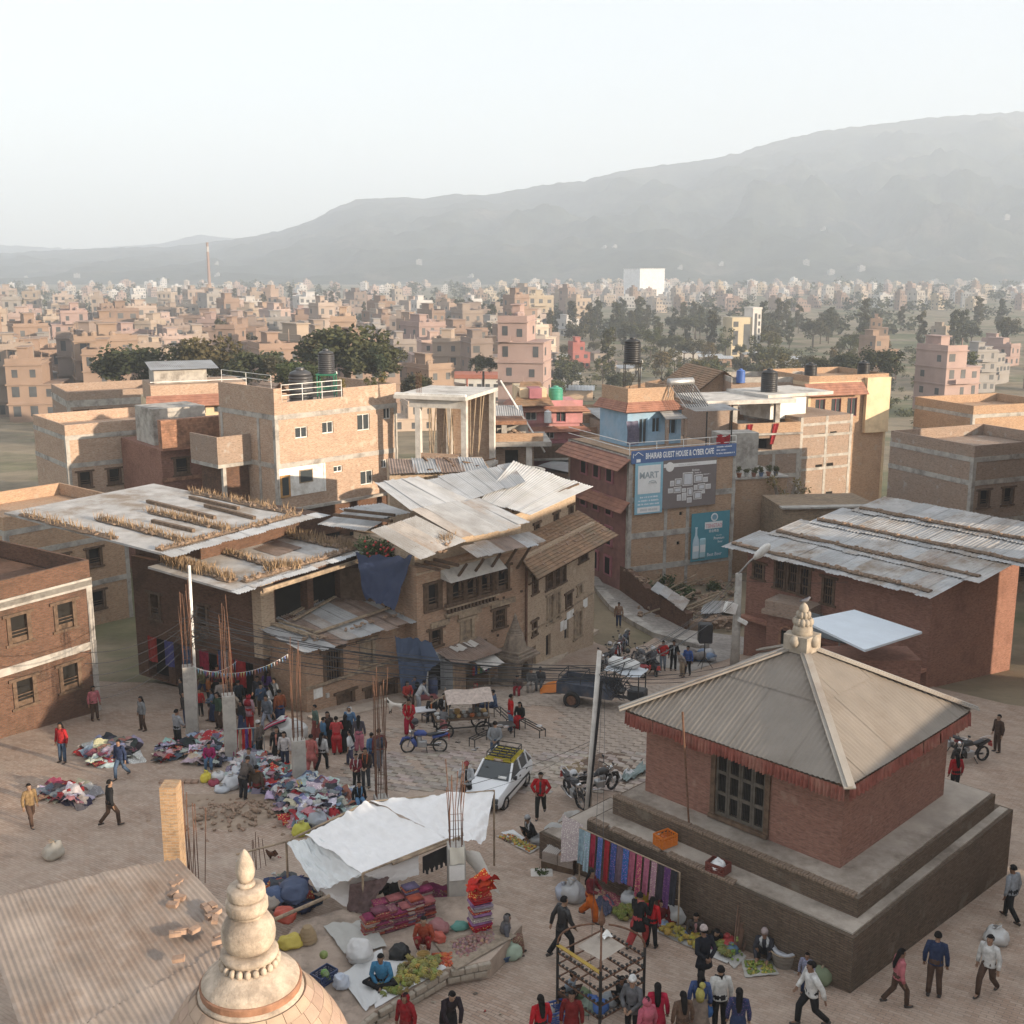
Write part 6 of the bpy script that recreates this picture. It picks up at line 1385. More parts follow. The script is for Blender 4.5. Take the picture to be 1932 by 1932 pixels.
bm=BM();tube(bm,[tB,tB.lerp(lampP,.5)+Vector((0,0,.1)),lampP],.045,6);wput('lamp_arm',bm,m_steel,PB)
bm=BM();d=(lampP-tB).normalized();tube(bm,[lampP-d*.55,lampP-d*.2,lampP+d*.45,lampP+d*.65],[(.09,.08),(.36,.2),(.34,.19),(.1,.08)],12);wput('lamp_head',mesh('lamp_head',bm,True),m_white,PB)
bm=BM();box(bm,-.35,.35,-.12,.12,-.28,.28,Matrix.Rotation(.5,3,'Z')@Matrix.Rotation(.3,3,'Y'));o=wput('floodlight',bm,m_white,PB);o.location=D(1378,1147,pB.y-.3)
bm=BM();box(bm,-.25,.25,-.1,.1,-.1,.1,Matrix.Rotation(.5,3,'Y'));o=wput('camera_box',bm,m_white,PB);o.location=D(1401,1172,pB.y-.3)
pC=G(366,1383)+Vector((0,.5,0));tC=D(357,1067,pC.y)
PC=pole('utility_pole','slim white pole rising behind the leftmost concrete column',pC,tC,.09,.06,m_white)
bm=BM()
for k in range(30):p0=D(rr(352,372),rr(1150,1215),pC.y-.1);tube(bm,[p0,p0+Vector((rr(-.6,.6),rr(-.2,.2),rr(-.5,.2))),p0+Vector((rr(-.9,.9),rr(-.2,.2),rr(-.4,.4)))],.012,4)
wput('cable_tangle',bm,m_black,PC,kind='stuff')
def cable(label,a,b,sag,r=.012,n=16,group='overhead cables'):
 a=Vector(a);b=Vector(b);bm=BM();tube(bm,[a.lerp(b,k/n)-Vector((0,0,sag*4*(k/n)*(1-k/n)))for k in range(n+1)],r,4)
 return put('cable',mesh('cable',bm),m_black,label=label,cat='cable',group=group)
for k in range(10):
 cable('sagging black cable in the bundle between the white pole and the leaning pole',D(363+rr(-3,3),1142+k*9,pC.y),D(1125-k*.6,1256+k*3.2,36),rr(.3,.9),rr(.011,.019),group='cable bundle across the square')
for k in range(6):cable('black cable from the white pole towards the old house fronts',D(363,1160+k*6,pC.y),D(rr(700,800),rr(1180,1250),50.5),rr(.3,.8),.012,group='cables along the house fronts')
for k in range(7):cable('pale cable from the leaning pole up to the street lamp',D(1126,1258+k*4,36),D(1386+rr(-4,4),1088+k*9,pB.y),rr(.3,.9),.014,group='cables between the two poles')
for k in range(3):cable('cable from the leaning pole over the temple roof edge',D(1126,1270+k*5,36),D(1500,1215+k*12,40),.5,.012,group='cables over the temple roof')
for k in range(5):cable('cable leaving the white pole to the left',D(360,1160+k*12,pC.y),D(150+10*k,1230+k*22,42),.5,.012,group='cables leaving to the left')
cable('stay wire from the leaning pole down over the taxi',D(1115,1398,35.8),D(870,1485,33),.12,.009);cable('thin wire running under the stay wire over the taxi',D(1113,1405,35.8),D(880,1500,33),.2,.006)
cable('thin white line hanging from the leaning pole to the iron frame',tA+Vector((.1,0,-1.6)),D(1110,1925,23.4),0,.006);cable('second thin white line hanging to the iron frame',tA+Vector((.2,0,-1.6)),D(1135,1928,23.4),0,.006)
cable('wire from the street lamp to the temple finial',D(1394,1095,pB.y),D(1600,1098,55),.1,.01)
# bunting
for k,(a,b,sg,lb)in enumerate(((D(364,1256,45.2),D(446,1248,44),.35,'lower string of small coloured flags beside the white pole'),(D(364,1258,45.2),D(545,1233,47),.55,'longer string of small coloured flags reaching the corner house'))):
 t=thing('bunting',lb,'bunting',a);n=(20,34)[k];P=lambda s:a.lerp(b,s)-Vector((0,0,sg*4*s*(1-s)));bm=BM();tube(bm,[P(i/20)for i in range(21)],.008,4);wput('string',bm,m_white,t)
 for i in range(n):
  c=P((i+.3)/n);d=P((i+.8)/n);bm=BM();bm.faces.new([bm.verts.new(v)for v in(c,d,c.lerp(d,.5)+Vector((rr(-.04,.04),rr(-.05,.05),-.24)))]);wput('flag',bm,m_cloth,t,color=RND.choice([(.6,.5,.2),(.2,.4,.6),(.65,.62,.58),(.6,.25,.2),(.2,.45,.35),(.55,.5,.5),(.15,.2,.45)]))
  # ------------------------------------------------------------------ town in the valley
m_far=M_objcol('town_wall',.18,.35,.9,0,.15)
m_farw=M_plain('town_window',(.07,.075,.08),.4,.3,.5,0,0,.4)
def town_proto(w,d,fl,seed):
 """wall shell with slab edges, stepped top floor, balconies, tanks and stair room; windows apart"""
 R=random.Random(seed);bm=BM();wl=[]
 st=R.random()<.6;hs=[]
 for k in range(fl):
  cut=(w*R.uniform(.25,.5)if st and k==fl-1 else 0);sd=R.random()<.5;x0,x1=(-w/2+(cut if sd else 0),w/2-(0 if sd else cut));hs.append((x0,x1))
  box(bm,x0,x1,-d/2,d/2,k*3.0-(2 if k==0 else 0)+.001*k,k*3+2.99);box(bm,x0-.2,x1+.2,-d/2-.25,d/2+.2,k*3+2.8,k*3+3.0)
  if R.random()<.45:bx=x0+(x1-x0)*R.uniform(0,.4);bw=(x1-x0)*R.uniform(.4,.6);box(bm,bx,bx+bw,-d/2-1.2,-d/2-.01,k*3+.0,k*3+.14);box(bm,bx,bx+bw,-d/2-1.2,-d/2-1.12,k*3+.14,k*3+.95)
  n=max(2,int((x1-x0)/R.uniform(1.9,2.8)));ww=R.choice((.42,.55,.7));z0=R.choice((.7,.9,1.0))
  for i in range(n):
   if R.random()<.85:x=x0+(x1-x0)*(i+.5)/n;wl.append((x-ww,x+ww,-d/2-.035,-d/2+.05,k*3+z0,k*3+z0+R.choice((1.2,1.4,1.6))))
  n=max(1,int(d/3.4))
  for i in range(n):
   y=-d/2+d*(i+.5)/n
   if R.random()<.55:wl.append((x1-.05,x1+.035,y-.5,y+.5,k*3+.9,k*3+2.1))
   if R.random()<.55:wl.append((x0-.035,x0+.05,y-.5,y+.5,k*3+.9,k*3+2.1))
 h=fl*3.0;x0,x1=hs[-1]
 for q in((x0,x1,-d/2,-d/2+.2),(x0,x1,d/2-.2,d/2),(x0,x0+.2,-d/2+.2,d/2-.2),(x1-.2,x1,-d/2+.2,d/2-.2)):box(bm,*q,h+.003,h+R.uniform(.4,.95))
 sx=x0+(x1-x0)*R.uniform(.2,.45);sw=(x1-x0)*R.uniform(.25,.45);box(bm,sx,sx+sw,-d*.1,d*.4,h+.003,h+2.3);box(bm,sx-.25,sx+sw+.25,-d*.1-.3,d*.4+.2,h+2.303,h+2.45)
 for k in range(R.randint(0,3)):tx_,ty_=R.uniform(x0+.8,x1-.8),R.uniform(-d*.4,-d*.15);lathe(bm,[(.5,0),(.5,1.1),(.2,1.35)],8,(tx_,ty_,h+.01))
 for k in range(R.randint(0,8)):px,py=R.choice((x0+.15,x1-.15,sx)),R.uniform(-d*.45,d*.45);bar(bm,(px,py,h),(px,py,h+R.uniform(1.2,2.2)),.05,n=3)
 me=mesh('town_house',bm);me.materials.append(m_far);bm=BM()
 for q in wl:box(bm,*q)
 wm=mesh('window',bm);wm.materials.append(m_farw);return me,wm,wl
TDIM=((8,9,3),(9,8,3),(7,9,4),(12,9,3),(8,8,4),(10,10,2),(14,9,3),(6.5,8,3),(9,9,4),(7,7,5),(11,8,2),(6,9,4),(8,10,3),(13,8,2),(7.5,8,3),(9.5,8,4))
PROTO=[town_proto(w,d,f,i*7+1)for i,(w,d,f)in enumerate(TDIM)]
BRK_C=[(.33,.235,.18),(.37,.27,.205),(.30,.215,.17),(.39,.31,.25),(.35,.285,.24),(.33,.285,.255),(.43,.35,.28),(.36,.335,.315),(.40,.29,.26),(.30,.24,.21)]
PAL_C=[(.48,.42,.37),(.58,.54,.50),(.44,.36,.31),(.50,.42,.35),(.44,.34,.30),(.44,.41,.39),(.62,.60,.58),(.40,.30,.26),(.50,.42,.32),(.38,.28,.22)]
def cname(c):
 r,g,b=c
 if r>.52:return 'whitish'
 if r-b>.135:return 'tan'
 if r-b>.10:return 'brownish'
 return 'greyish'
WSING={};FARH=[]
def town_house(x,y,k,c,rot,label,group,single=False,sc=1.0):
 me,wm,wl=PROTO[k]
 o=put('town_house',me,None,loc=(x,y,gz(y)if y<1500 else-16),rot=(0,0,rot),scale=(sc,sc,sc),color=c,label=label,cat='house',group=group)
 if single:
  for q in wl:
   dm_=(round(q[1]-q[0],2),round(q[3]-q[2],2),round(q[5]-q[4],2))
   if dm_ not in WSING:b=BM();box(b,-dm_[0]/2,dm_[0]/2,-dm_[1]/2,dm_[1]/2,-dm_[2]/2,dm_[2]/2);WSING[dm_]=mesh('window',b);WSING[dm_].materials.append(m_farw)
   w_=bpy.data.objects.new('window',WSING[dm_]);COL.objects.link(w_);w_.parent=o;w_.location=((q[0]+q[1])/2,(q[2]+q[3])/2,(q[4]+q[5])/2)
 else:
  w_=put('windows',wm,None,o,kind='stuff')
 return o
placed=[]
def free(x,y,r):
 for a,b,c in placed:
  if(a-x)**2+(b-y)**2<(r+c)**2:return False
 placed.append((x,y,r));return True
def XU(u,y):return D(u,700,y).x
# keep-outs: landmark buildings and the big trees
LAND=[('tan',772,205,7),('striped',912,265,18),('blueglass',538,330,9),('glass',1397,440,10),('fact',1211,1300,30),('t1',655,170,10),('t2',492,160,9),('t3',392,165,9)]
for n_,u,y,r in LAND:placed.append((XU(u,y),y,r))
# landmarks
def LM(name,label,u,y,w,d,h,rot,c,cat='building',base=None):
 t=thing(name,label,cat,(XU(u,y),y,gz(y)),math.radians(rot));bm=BM();box(bm,-w/2,w/2,-d/2,d/2,-1,h);put('wall',bm,m_far,t,color=c);return t
t=LM('factory_block','big plain white windowless block far out in the town',1211,1300,38,26,30,38,(.86,.86,.86));bm=BM();box(bm,-19.3,19.3,-13.3,13.3,30,30.8);put('roof',bm,m_far,t,color=(.7,.7,.7))
t=LM('glass_office','modern cream office block with dark glass strips among the trees',1390,440,9,9,14.5,12,(.62,.52,.36))
for a,b,z0,z1 in((-4.0,-2.0,4,9.6),(-4.0,-2.0,11,13),(.2,2.8,2.5,12),(-4.0,-2.0,.6,2.6)):bm=BM();box(bm,a,b,-4.56,-4.4,z0,z1);put('window',bm,m_farw,t)
bm=BM();box(bm,3.4,6.8,-5.2,3,-1,17.5);put('tower',bm,m_far,t,color=(.72,.68,.64));bm=BM();box(bm,4.1,5.1,-5.26,-5.1,.5,16);put('window',bm,m_farw,t)
for k in range(6):bm=BM();box(bm,5.6,6.4,-5.26,-5.1,1.0+k*2.6,2.6+k*2.6);put('window',bm,m_farw,t)
bm=BM();box(bm,3.2,7.0,-5.4,3.2,17.5,18.2);put('roof',bm,m_far,t,color=(.7,.66,.62))
t=LM('blue_glass_building','building with blue glass front and orange edges left of the big tree',538,330,10,9,9,10,(.50,.30,.20))
for a,b in((-4.6,-2.9),(-2.6,-.9),(.9,2.9),(3.2,4.6)):bm=BM();box(bm,a,b,-4.6,-4.4,.8,8.2);put('window',bm,M_plain('blue_glass',(.10,.16,.24),.2,.5,.25,0,0,.6),t)
bm=BM();box(bm,-.7,.7,-4.65,-4.4,0,9.4);put('mullion',bm,m_far,t,color=(.7,.66,.6));bm=BM();box(bm,-5.3,5.3,-5.0,5,9,9.7);put('roof',bm,m_far,t,color=(.55,.28,.16))
t=thing('factory_chimney','tall slim brick chimney rising over the hazy town at the left','chimney',(XU(404,900),900,-16));bm=BM();lathe(bm,[(1.5,0),(.9,50),(1.05,51)],12);put('shaft',bm,m_far,t,color=(.40,.28,.24))
bm=BM();[lathe(bm,[(1.9-.025*z,z),(1.9-.025*z,z+4)],12)for z in()];lathe(bm,[(1.02,44),(.98,48)],12);put('band',bm,m_far,t,color=(.6,.56,.54))
t=LM('striped_school','long white building with red stripes and a red roof edge in the middle distance',916,265,15,8,6.6,-6,(.70,.68,.64))
for k in range(8):
 for j in range(2):bm=BM();x=-6.6+k*1.9;box(bm,x-.5,x+.5,-4.05,-3.9,1+3*j,2.4+3*j);put('window',bm,m_farw,t)
for k in range(5):bm=BM();x=-7.4+k*3.7;box(bm,x-.15,x+.15,-4.12,-3.95,0,6.6);put('stripe',bm,m_far,t,color=(.45,.14,.10))
bm=BM();box(bm,-7.7,7.7,-4.3,4.2,6.6,7.5);put('roof',bm,m_far,t,color=(.42,.16,.11))
def lmhouse(label,u,y,k,c,rot,sc=1.0,group=None):town_house(XU(u,y),y,k,c,math.radians(rot),label,group,True,sc)
lmhouse('blank tan brick block just right of the big dark tree',772,205,5,(.52,.42,.34),15,.8)
lmhouse('four-storey greyish pink block behind the tan brick block',808,318,8,(.50,.37,.32),12,1.1);lmhouse('pink four-storey block behind the striped white building',975,300,1,(.52,.34,.30),8,.95)
lmhouse('brown block standing behind the pink four-storey block',925,370,3,(.40,.28,.20),10,1.0);lmhouse('pale narrow tower house at the edge of the fields',1020,360,9,(.58,.50,.42),25,1.0);lmhouse('small red house among the trees at the edge of the fields',1092,385,7,(.42,.16,.14),10,.9)
placed+=[(XU(u,y),y,7)for u,y in((808,318),(975,300),(925,370),(1020,360),(1092,385))]
for k,(u,y,w,c)in enumerate(((1040,330,16,(.62,.62,.62)),(1085,285,9,(.55,.40,.28)),(1480,390,12,(.5,.48,.46)),(1300,420,14,(.48,.46,.44)),(1340,400,8,(.55,.5,.45)),(1560,360,12,(.5,.46,.42)))):
 t=thing('shed',['long pale tin shed at the near edge of the fields','small orange farm shed in the fields','grey shed right of the glass office','wide grey shed left of the glass office','whitish cabin left of the glass office','low shed among trees at the right edge'][k],'shed',(XU(u,y),y,gz(y)),rr(-.2,.2))
 bm=BM();box(bm,-w/2,w/2,-3,3,-1,2.6);put('wall',bm,m_far,t,color=c);bm=BM();corr(bm,(-w/2-.4,3.4,3.3),(w/2+.4,3.4,3.3),(w/2+.4,-3.4,2.75),(-w/2-.4,-3.4,2.75),.8,.05);put('roof',bm,m_tin,t);placed.append((XU(u,y),y,w/2))
for k in range(16):
 y=rr(240,430);u=rr(1030,1600)
 if free(XU(u,y),y,5):
  w=rr(5,9);t=thing('field_hut','small low hut standing among trees at the edge of the fields','hut',(XU(u,y),y,gz(y)),rr(-.4,.4),'huts in the fields');c=RND.choice(((.42,.34,.28),(.5,.47,.43),(.36,.30,.26),(.45,.3,.22)))
  bm=BM();box(bm,-w/2,w/2,-2.6,2.6,-1,2.7);put('wall',bm,m_far,t,color=c);bm=BM();corr(bm,(-w/2-.4,3,3.4),(w/2+.4,3,3.4),(w/2+.4,-3,2.8),(-w/2-.4,-3,2.8),.8,.05);put('roof',bm,RND.choice((m_tin,m_tin2,m_tin3)),t)
  for j in range(2):bm=BM();box(bm,-w/4+j*w/2-.5,-w/4+j*w/2+.5,-2.64,-2.5,.8,2.0);put('window',bm,m_farw,t)
  # rows of houses by zone
def where(u):
 for e,t in((321,'beyond the left edge'),(404,'left of the chimney'),(510,'right of the chimney'),(735,'behind the big tree'),(860,'right of the big tree'),(1010,'above the tin roofs'),(1180,'left of the white block'),(1360,'right of the white block'),(1610,'near the glass office')):
  if u<e:return t
 return 'beyond the right edge'
def zone(n,u0,u1,y0,y1,cols,label,group,r=8,single_below=0,power=1.0,ks=range(16),smin=.85,smax=1.15,far=False):
 c_=0;tries=0;cntn={}
 while c_<n and tries<n*30:
  tries+=1;y=y0+(y1-y0)*RND.random()**power;u=rr(u0,u1);x=XU(u,y)
  if not free(x,y,r*rr(.75,1.05)):continue
  c=RND.choice(cols);g_=rr(.85,1.1);c=tuple(q*g_ for q in c);k=RND.choice(list(ks));nm=cname(c)
  w,d,f=TDIM[k]
  if far:FARH.append((x,y,k,c,rr(-.2,.7),rr(smin,smax),-16.0));c_+=1;continue
  town_house(x,y,k,c,math.radians(RND.choice((12,20,30,-10,25,40))+rr(-6,6)),f'{nm} {["", "", "two", "three", "four", "five"][f]}-storey house {label}, {where(u)}',f'{nm} {f}-storey houses {group} {where(u)}',y<single_below,rr(smin,smax));c_+=1
zone(56,-60,1000,225,330,BRK_C,'in the nearest rows','in the nearest rows',7.0,0,1.0,smin=1.05,smax=1.4)
zone(105,-60,1010,330,560,BRK_C+[PAL_C[4],PAL_C[2]],'in the dense middle','in the dense middle',7.2,0,smin=1.1,smax=1.5)
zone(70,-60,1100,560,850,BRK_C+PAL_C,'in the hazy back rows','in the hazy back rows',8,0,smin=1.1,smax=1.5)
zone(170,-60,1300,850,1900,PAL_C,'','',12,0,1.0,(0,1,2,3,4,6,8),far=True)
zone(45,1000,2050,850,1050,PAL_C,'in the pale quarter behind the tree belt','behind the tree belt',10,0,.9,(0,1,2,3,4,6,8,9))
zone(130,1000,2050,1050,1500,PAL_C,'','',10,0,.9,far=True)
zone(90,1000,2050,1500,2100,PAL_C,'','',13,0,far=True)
zone(12,1610,2050,230,520,BRK_C,'right of the fields','right of the fields',9,0)
# small white houses up the slopes
hv=bpy.data.objects['hills'].data;hv_co=[v.co for v in hv.vertices if 2200<v.co.y<2650 and-1200<v.co.x<1300 and v.co.z>-10]
for k in range(18):
 p=RND.choice(hv_co);FARH.append((p.x,p.y,RND.choice((3,5,5)),(.34,.33,.32),rr(-.4,.4),1.0,p.z-1))
 # the farthest rows read as one mass: one object, colour per house
def m_farmass_fn(nt,b):
 at_=N(nt,'ShaderNodeAttribute',attribute_name='house_colour');nt.links.new(at_.outputs['Color'],b.inputs['Base Color'])
fv,ff,fc=[],[],[]
for x,y,k,c,ro,sc,z in FARH:
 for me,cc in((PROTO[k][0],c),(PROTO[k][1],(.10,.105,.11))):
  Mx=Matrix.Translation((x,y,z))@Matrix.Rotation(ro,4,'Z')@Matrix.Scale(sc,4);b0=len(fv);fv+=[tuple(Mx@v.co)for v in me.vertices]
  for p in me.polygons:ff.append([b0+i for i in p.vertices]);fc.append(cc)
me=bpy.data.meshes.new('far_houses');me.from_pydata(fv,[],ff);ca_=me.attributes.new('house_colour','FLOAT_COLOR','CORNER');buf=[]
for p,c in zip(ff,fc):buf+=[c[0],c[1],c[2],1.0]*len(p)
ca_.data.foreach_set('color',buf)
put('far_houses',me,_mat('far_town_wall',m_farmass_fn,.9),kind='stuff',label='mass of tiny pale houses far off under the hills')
# ------------------------------------------------------------------ trees
def tree_proto(kind,seed):
 R=random.Random(seed);bm=BM();tr=BM()
 if kind=='tall':
  H=20;bar(tr,(0,0,-.5),(.3,.2,H*.9),.35,.06,n=6)
  for k in range(26):
   z=H*(.22+.78*k/26);sp=3.0*(1-((z/H)-.45)**2*1.6)*R.uniform(.6,1.1);a=R.uniform(0,6.3);c=Vector((math.cos(a)*sp*.7,math.sin(a)*sp*.7,z));leafball(bm,c,1.6,70,.55,seed+k)
   if k%3==0:bar(tr,(0,0,z-1.2),c,.1,.03,n=4)
 elif kind=='round':
  H=11;bar(tr,(0,0,-.5),(0,0,H*.45),.4,.25,n=7)
  for k in range(26):
   a=R.uniform(0,6.3);e=R.uniform(-.25,1);r=R.uniform(2.2,4.3);c=Vector((math.cos(a)*r*math.cos(e),math.sin(a)*r*math.cos(e),H*.62+r*.75*math.sin(e)));leafball(bm,c,1.7,90,.38,seed+k)
   if k%4==0:bar(tr,(0,0,H*.4),c,.16,.04,n=5)
 else:
  H=9;bar(tr,(0,0,-.4),(.2,0,H*.7),.2,.07,n=6)
  for k in range(16):
   z=H*R.uniform(.4,1.0);a=R.uniform(0,6.3);c=Vector((math.cos(a)*1.7,math.sin(a)*1.7,z))*1.0;leafball(bm,c,1.25,70,.30,seed+k)
   if k%3==0:bar(tr,(0,0,z*.6),c,.08,.02,n=4)
 return mesh('crown',bm,uv=False),mesh('trunk',tr,uv=False)
TP={k:[tree_proto(k,s)for s in(3,17,31)]for k in('tall','round','small')}
m_leafc=M_objcol('tree_leaves',.45,.6,.85,0,.15)
for L in TP.values():
 for a,b in L:a.materials.append(m_leafc);b.materials.append(m_bark)
def tree(kind,u,y,sc,c,label,group=None,name=None,sz=1.0,v=700):
 if group:label=f'{["lower", "taller"][sc > .75]} {label}, {where(u)}';group=f'{group} {where(u)}'
 i=RND.randrange(3);t=thing(name or{'tall':'tall_tree','round':'round_tree','small':'small_tree'}[kind],label,'tree',(XU(u,y),y,gz(y)),rr(0,6.3),group);t.scale=(sc,sc,sc*sz)
 a,b=TP[kind][i];put('trunk',b,None,t);put('crown',a,None,t,color=c)
DK=[(.085,.09,.05),(.10,.105,.06),(.12,.11,.06),(.105,.10,.06)];YL=[(.14,.125,.055),(.12,.12,.05),(.10,.11,.045),(.17,.13,.06)]
for k in range(84):
 u=RND.choice((rr(1015,1345),rr(1015,1345),rr(1430,1640)))if k<72 else rr(1620,1990);y=rr(440,640);tree('tall' if k%3 else 'round',u,y,rr(.5,.92)*(1 if k%3 else 1.3),RND.choice(DK),'dark tree in the belt behind the fields','tall trees in the belt')
for k in range(30):
 u=rr(1010,1620)if k<24 else rr(1620,1960);y=rr(270,430);tree('small',u,y,rr(.7,1.35),RND.choice(YL),'loose yellow-green tree standing in the fields','loose trees in the fields')
for k in range(30):tree('round',rr(1010,1660),rr(270,440),rr(.5,.95),RND.choice(YL+DK),'bushy tree along the far side of the fields','bushy trees by the fields')
tree('tall',1148,330,.8,(.10,.10,.05),'tall leafy tree standing alone at the near side of the fields');tree('small',530,300,1.5,(.16,.125,.06),'slim yellowish tree beside the blue glass building');tree('tall',478,330,.72,(.15,.12,.06),'yellowish poplar left of the blue glass building')
for k in range(26):tree('tall',rr(330,760),rr(800,1000),rr(.6,.9),RND.choice(DK),'hazy grey tree in the far grove behind the chimney','far grove trees')
for k in range(70):tree(('round','small','tall')[k%3],rr(-40,1010),rr(250,800),rr(.45,.85),RND.choice(DK),'dusty tree standing between the town houses','trees between the town houses')
for k in range(16):tree('tall',rr(800,1010),rr(420,700),rr(.55,.85),RND.choice(DK),'dark tree rising behind the middle houses','trees behind the middle houses')
fg=BM()
for k in range(170):
 y=rr(215,460);u=rr(1000,1760);x=XU(u,y);r=rr(.8,2.6)
 for j in range(2):leafball(fg,Vector((x+rr(-1,1)*r,y+rr(-1,1)*r,gz(y)+r*rr(.3,.8))),r,40,r*.22,k)
put('field_greenery',mesh('field_greenery',fg,uv=False),m_leafc,kind='stuff',color=(.11,.115,.05),label='low bushes and hedges scattered over the fields below the tree belt')
gm=BM()
for k in range(330):
 y=520+1400*RND.random()**1.4;u=rr(-40,1980);x=XU(u,y);r=rr(2,5)*(1+y/2500)
 for j in range(3):leafball(gm,Vector((x+rr(-2,2)*r*.5,y,gz(y)+r*rr(.5,1.3))),r,26,r*.3,k)
put('distant_greenery',mesh('distant_greenery',gm,uv=False),m_leafc,kind='stuff',color=(.10,.105,.06),label='muted green clumps of trees scattered through the hazy town')
# the big dark tree, left trees
for(u,v,y,s,c,lb,sz)in((655,672,170,1.5,(.085,.09,.04),'large spreading dark green tree behind the tan brick house roof',.85),(492,700,160,1.05,(.07,.08,.042),'dark green bushy tree left of the large spreading tree',.8),(392,688,165,1.15,(.12,.10,.05),'brownish bushy tree at the left behind the cream house',1.0),(340,715,170,.9,(.045,.06,.03),'small dark tree at the left edge behind the cream house',.9),(560,712,150,.8,(.06,.08,.03),'bright green shrubby tree at the foot of the large tree',.7),(705,690,165,1.0,(.08,.085,.04),'dark tree merged with the right side of the large tree',.9),(912,690,230,.6,(.07,.075,.04),'small round tree in front of the striped building',1.0),(790,728,150,.5,(.08,.075,.045),'small round tree right of the brick house roof',1.0),(1600,690,260,.9,(.06,.065,.03),'dark tree mass at the right edge of the fields',1.0),(1545,695,250,.8,(.10,.095,.04),'bushy olive tree left of the right edge',.9),(1660,690,240,1.0,(.06,.065,.03),'bushy tree beyond the right edge',1.0),(250,700,170,1.2,(.05,.06,.03),'dark tree beyond the left edge',.9)):
 H_=D(u,v,y).z-gz(y);sc=s;t=thing('broad_tree',lb,'tree',(XU(u,y),y,D(u,v,y).z-11*.62*sc*sz),rr(0,6));t.scale=(sc,sc,sc*sz)
 bmx=None;a,b=TP['round'][RND.randrange(3)];put('crown',a,None,t,color=c)
 bm=BM();bar(bm,(0,0,5),(0,0,(gz(y)-t.location.z)/(sc*sz)-1),.35,.5,n=7);put('trunk',bm,m_bark,t)
 for k in range(7 if s>1.4 else 3):
  bm=BM();a_=rr(0,6.3)
  for j in range(5):leafball(bm,Vector((math.cos(a_)*rr(1,4.6),math.sin(a_)*rr(1,4.6),6.8+rr(-1.5,2.6))),1.3,130,.22,k*7+j)
  put('branch_foliage',mesh('branch_foliage',bm,uv=False),m_leafc,t,color=tuple(q*rr(.8,1.25)for q in c))
  # bare tree with sparse leaves beside the unfinished house
p=D(1478,985,84);t=thing('bare_tree','pollarded nearly bare tree between the unfinished house and the stone wall','tree',(p.x,p.y,gz(84)-.3));zt=p.z-t.location.z
bm=BM();bar(bm,(0,0,0),(.1,0,zt+.6),.28,.2,n=8);put('trunk',bm,m_bark_p,t)
for k in range(9):
 a=k*.75;bm=BM();e=Vector((math.cos(a)*rr(.8,1.6),math.sin(a)*.6,zt+rr(1.6,3.6)));tube(bm,[(.1,0,zt+.3+.04*k),e*.55+Vector((0,0,zt*.45)),e],[.2,.14,.06],6);br_=put('branch',bm,m_bark_p,t)
 bm=BM();leafball(bm,e-Vector((0,0,.3)),.65,60,.10,k);put('leaf_tuft',mesh('leaf_tuft',bm,uv=False),m_leaf3,br_,kind='stuff')
 # low stone-topped wall below it, and houses that continue the town past the picture's edges
h=HS('stone_wall_house','low rough stone walled shed with flat top right of the bare tree',1480,960,78,6,7,5);h.walls(0,h.top,M_brick('field_stone',(.30,.22,.15),(.38,.29,.2),(.26,.2,.15),bw=.35,rh=.14),[('f',1.2,2.2,h.top-2.6,h.top-1.6,'hole')]);h.box('coping',-.2,h.w+.3,-.25,.5,h.top,h.top+.12,m_conc)
def extra(label,x,y,ang,w,d,hgt,m,rows=2,cat='house',fl=2.8):
 h=House('neighbour_house',label,cat,(x,y,gz(y)-.5),ang,w,d);n=int(w/2.2)
 h.walls(0,hgt,m,[('f',.7+2.2*i,1.7+2.2*i,.5+fl*j+.9,.5+fl*j+2.1,'wood')for i in range(n)for j in range(rows)if .5+fl*j+2.3<hgt]);h.frame([z*fl+.5 for z in range(1,rows+1)if z*fl+.5<hgt]+[hgt],[0,w],m_conc,ztop=hgt,z0=0);h.parapet(hgt,.8,m);return h
extra('dark brick house beside the market house beyond the left edge',-22.5,43.0,56,7,8,6.2,m_br_dk);extra('tan brick house beyond the left edge of the second row',-33,84,38,9,8,11,m_br_lit,4)
extra('grey brick house beyond the left edge, further back',-42,108,30,10,9,12,m_br_gr,4);extra('orange brick house beyond the left edge near the cream house',-30,66,50,8,8,7.5,m_br_or,2)
extra('old brick house beyond the left edge near the square',-24.5,30.0,60,8,7,6.0,m_br_old,2)
extra('brick house beyond the right edge behind the red house',31,76,24,9,8,10.5,m_br_gr,3);extra('orange house beyond the right edge further back',42,104,20,10,8,11,m_br_or,3)
# unseen tall houses added out of view, heights set to shade the square
extra('unseen tall brick house added to shade the near market, right of the viewpoint',23.0,-2.0,58,24,10,8.2,m_br_old,2);extra('unseen tall brick house added to shade the square, beyond the temple on the right',29.8,22.9,58,26,9,11.4,m_br_old,3);extra('unseen tall brick house added to shade the guest house, behind the red house',36.5,54,58,22,9,15.5,m_br_gr,4)
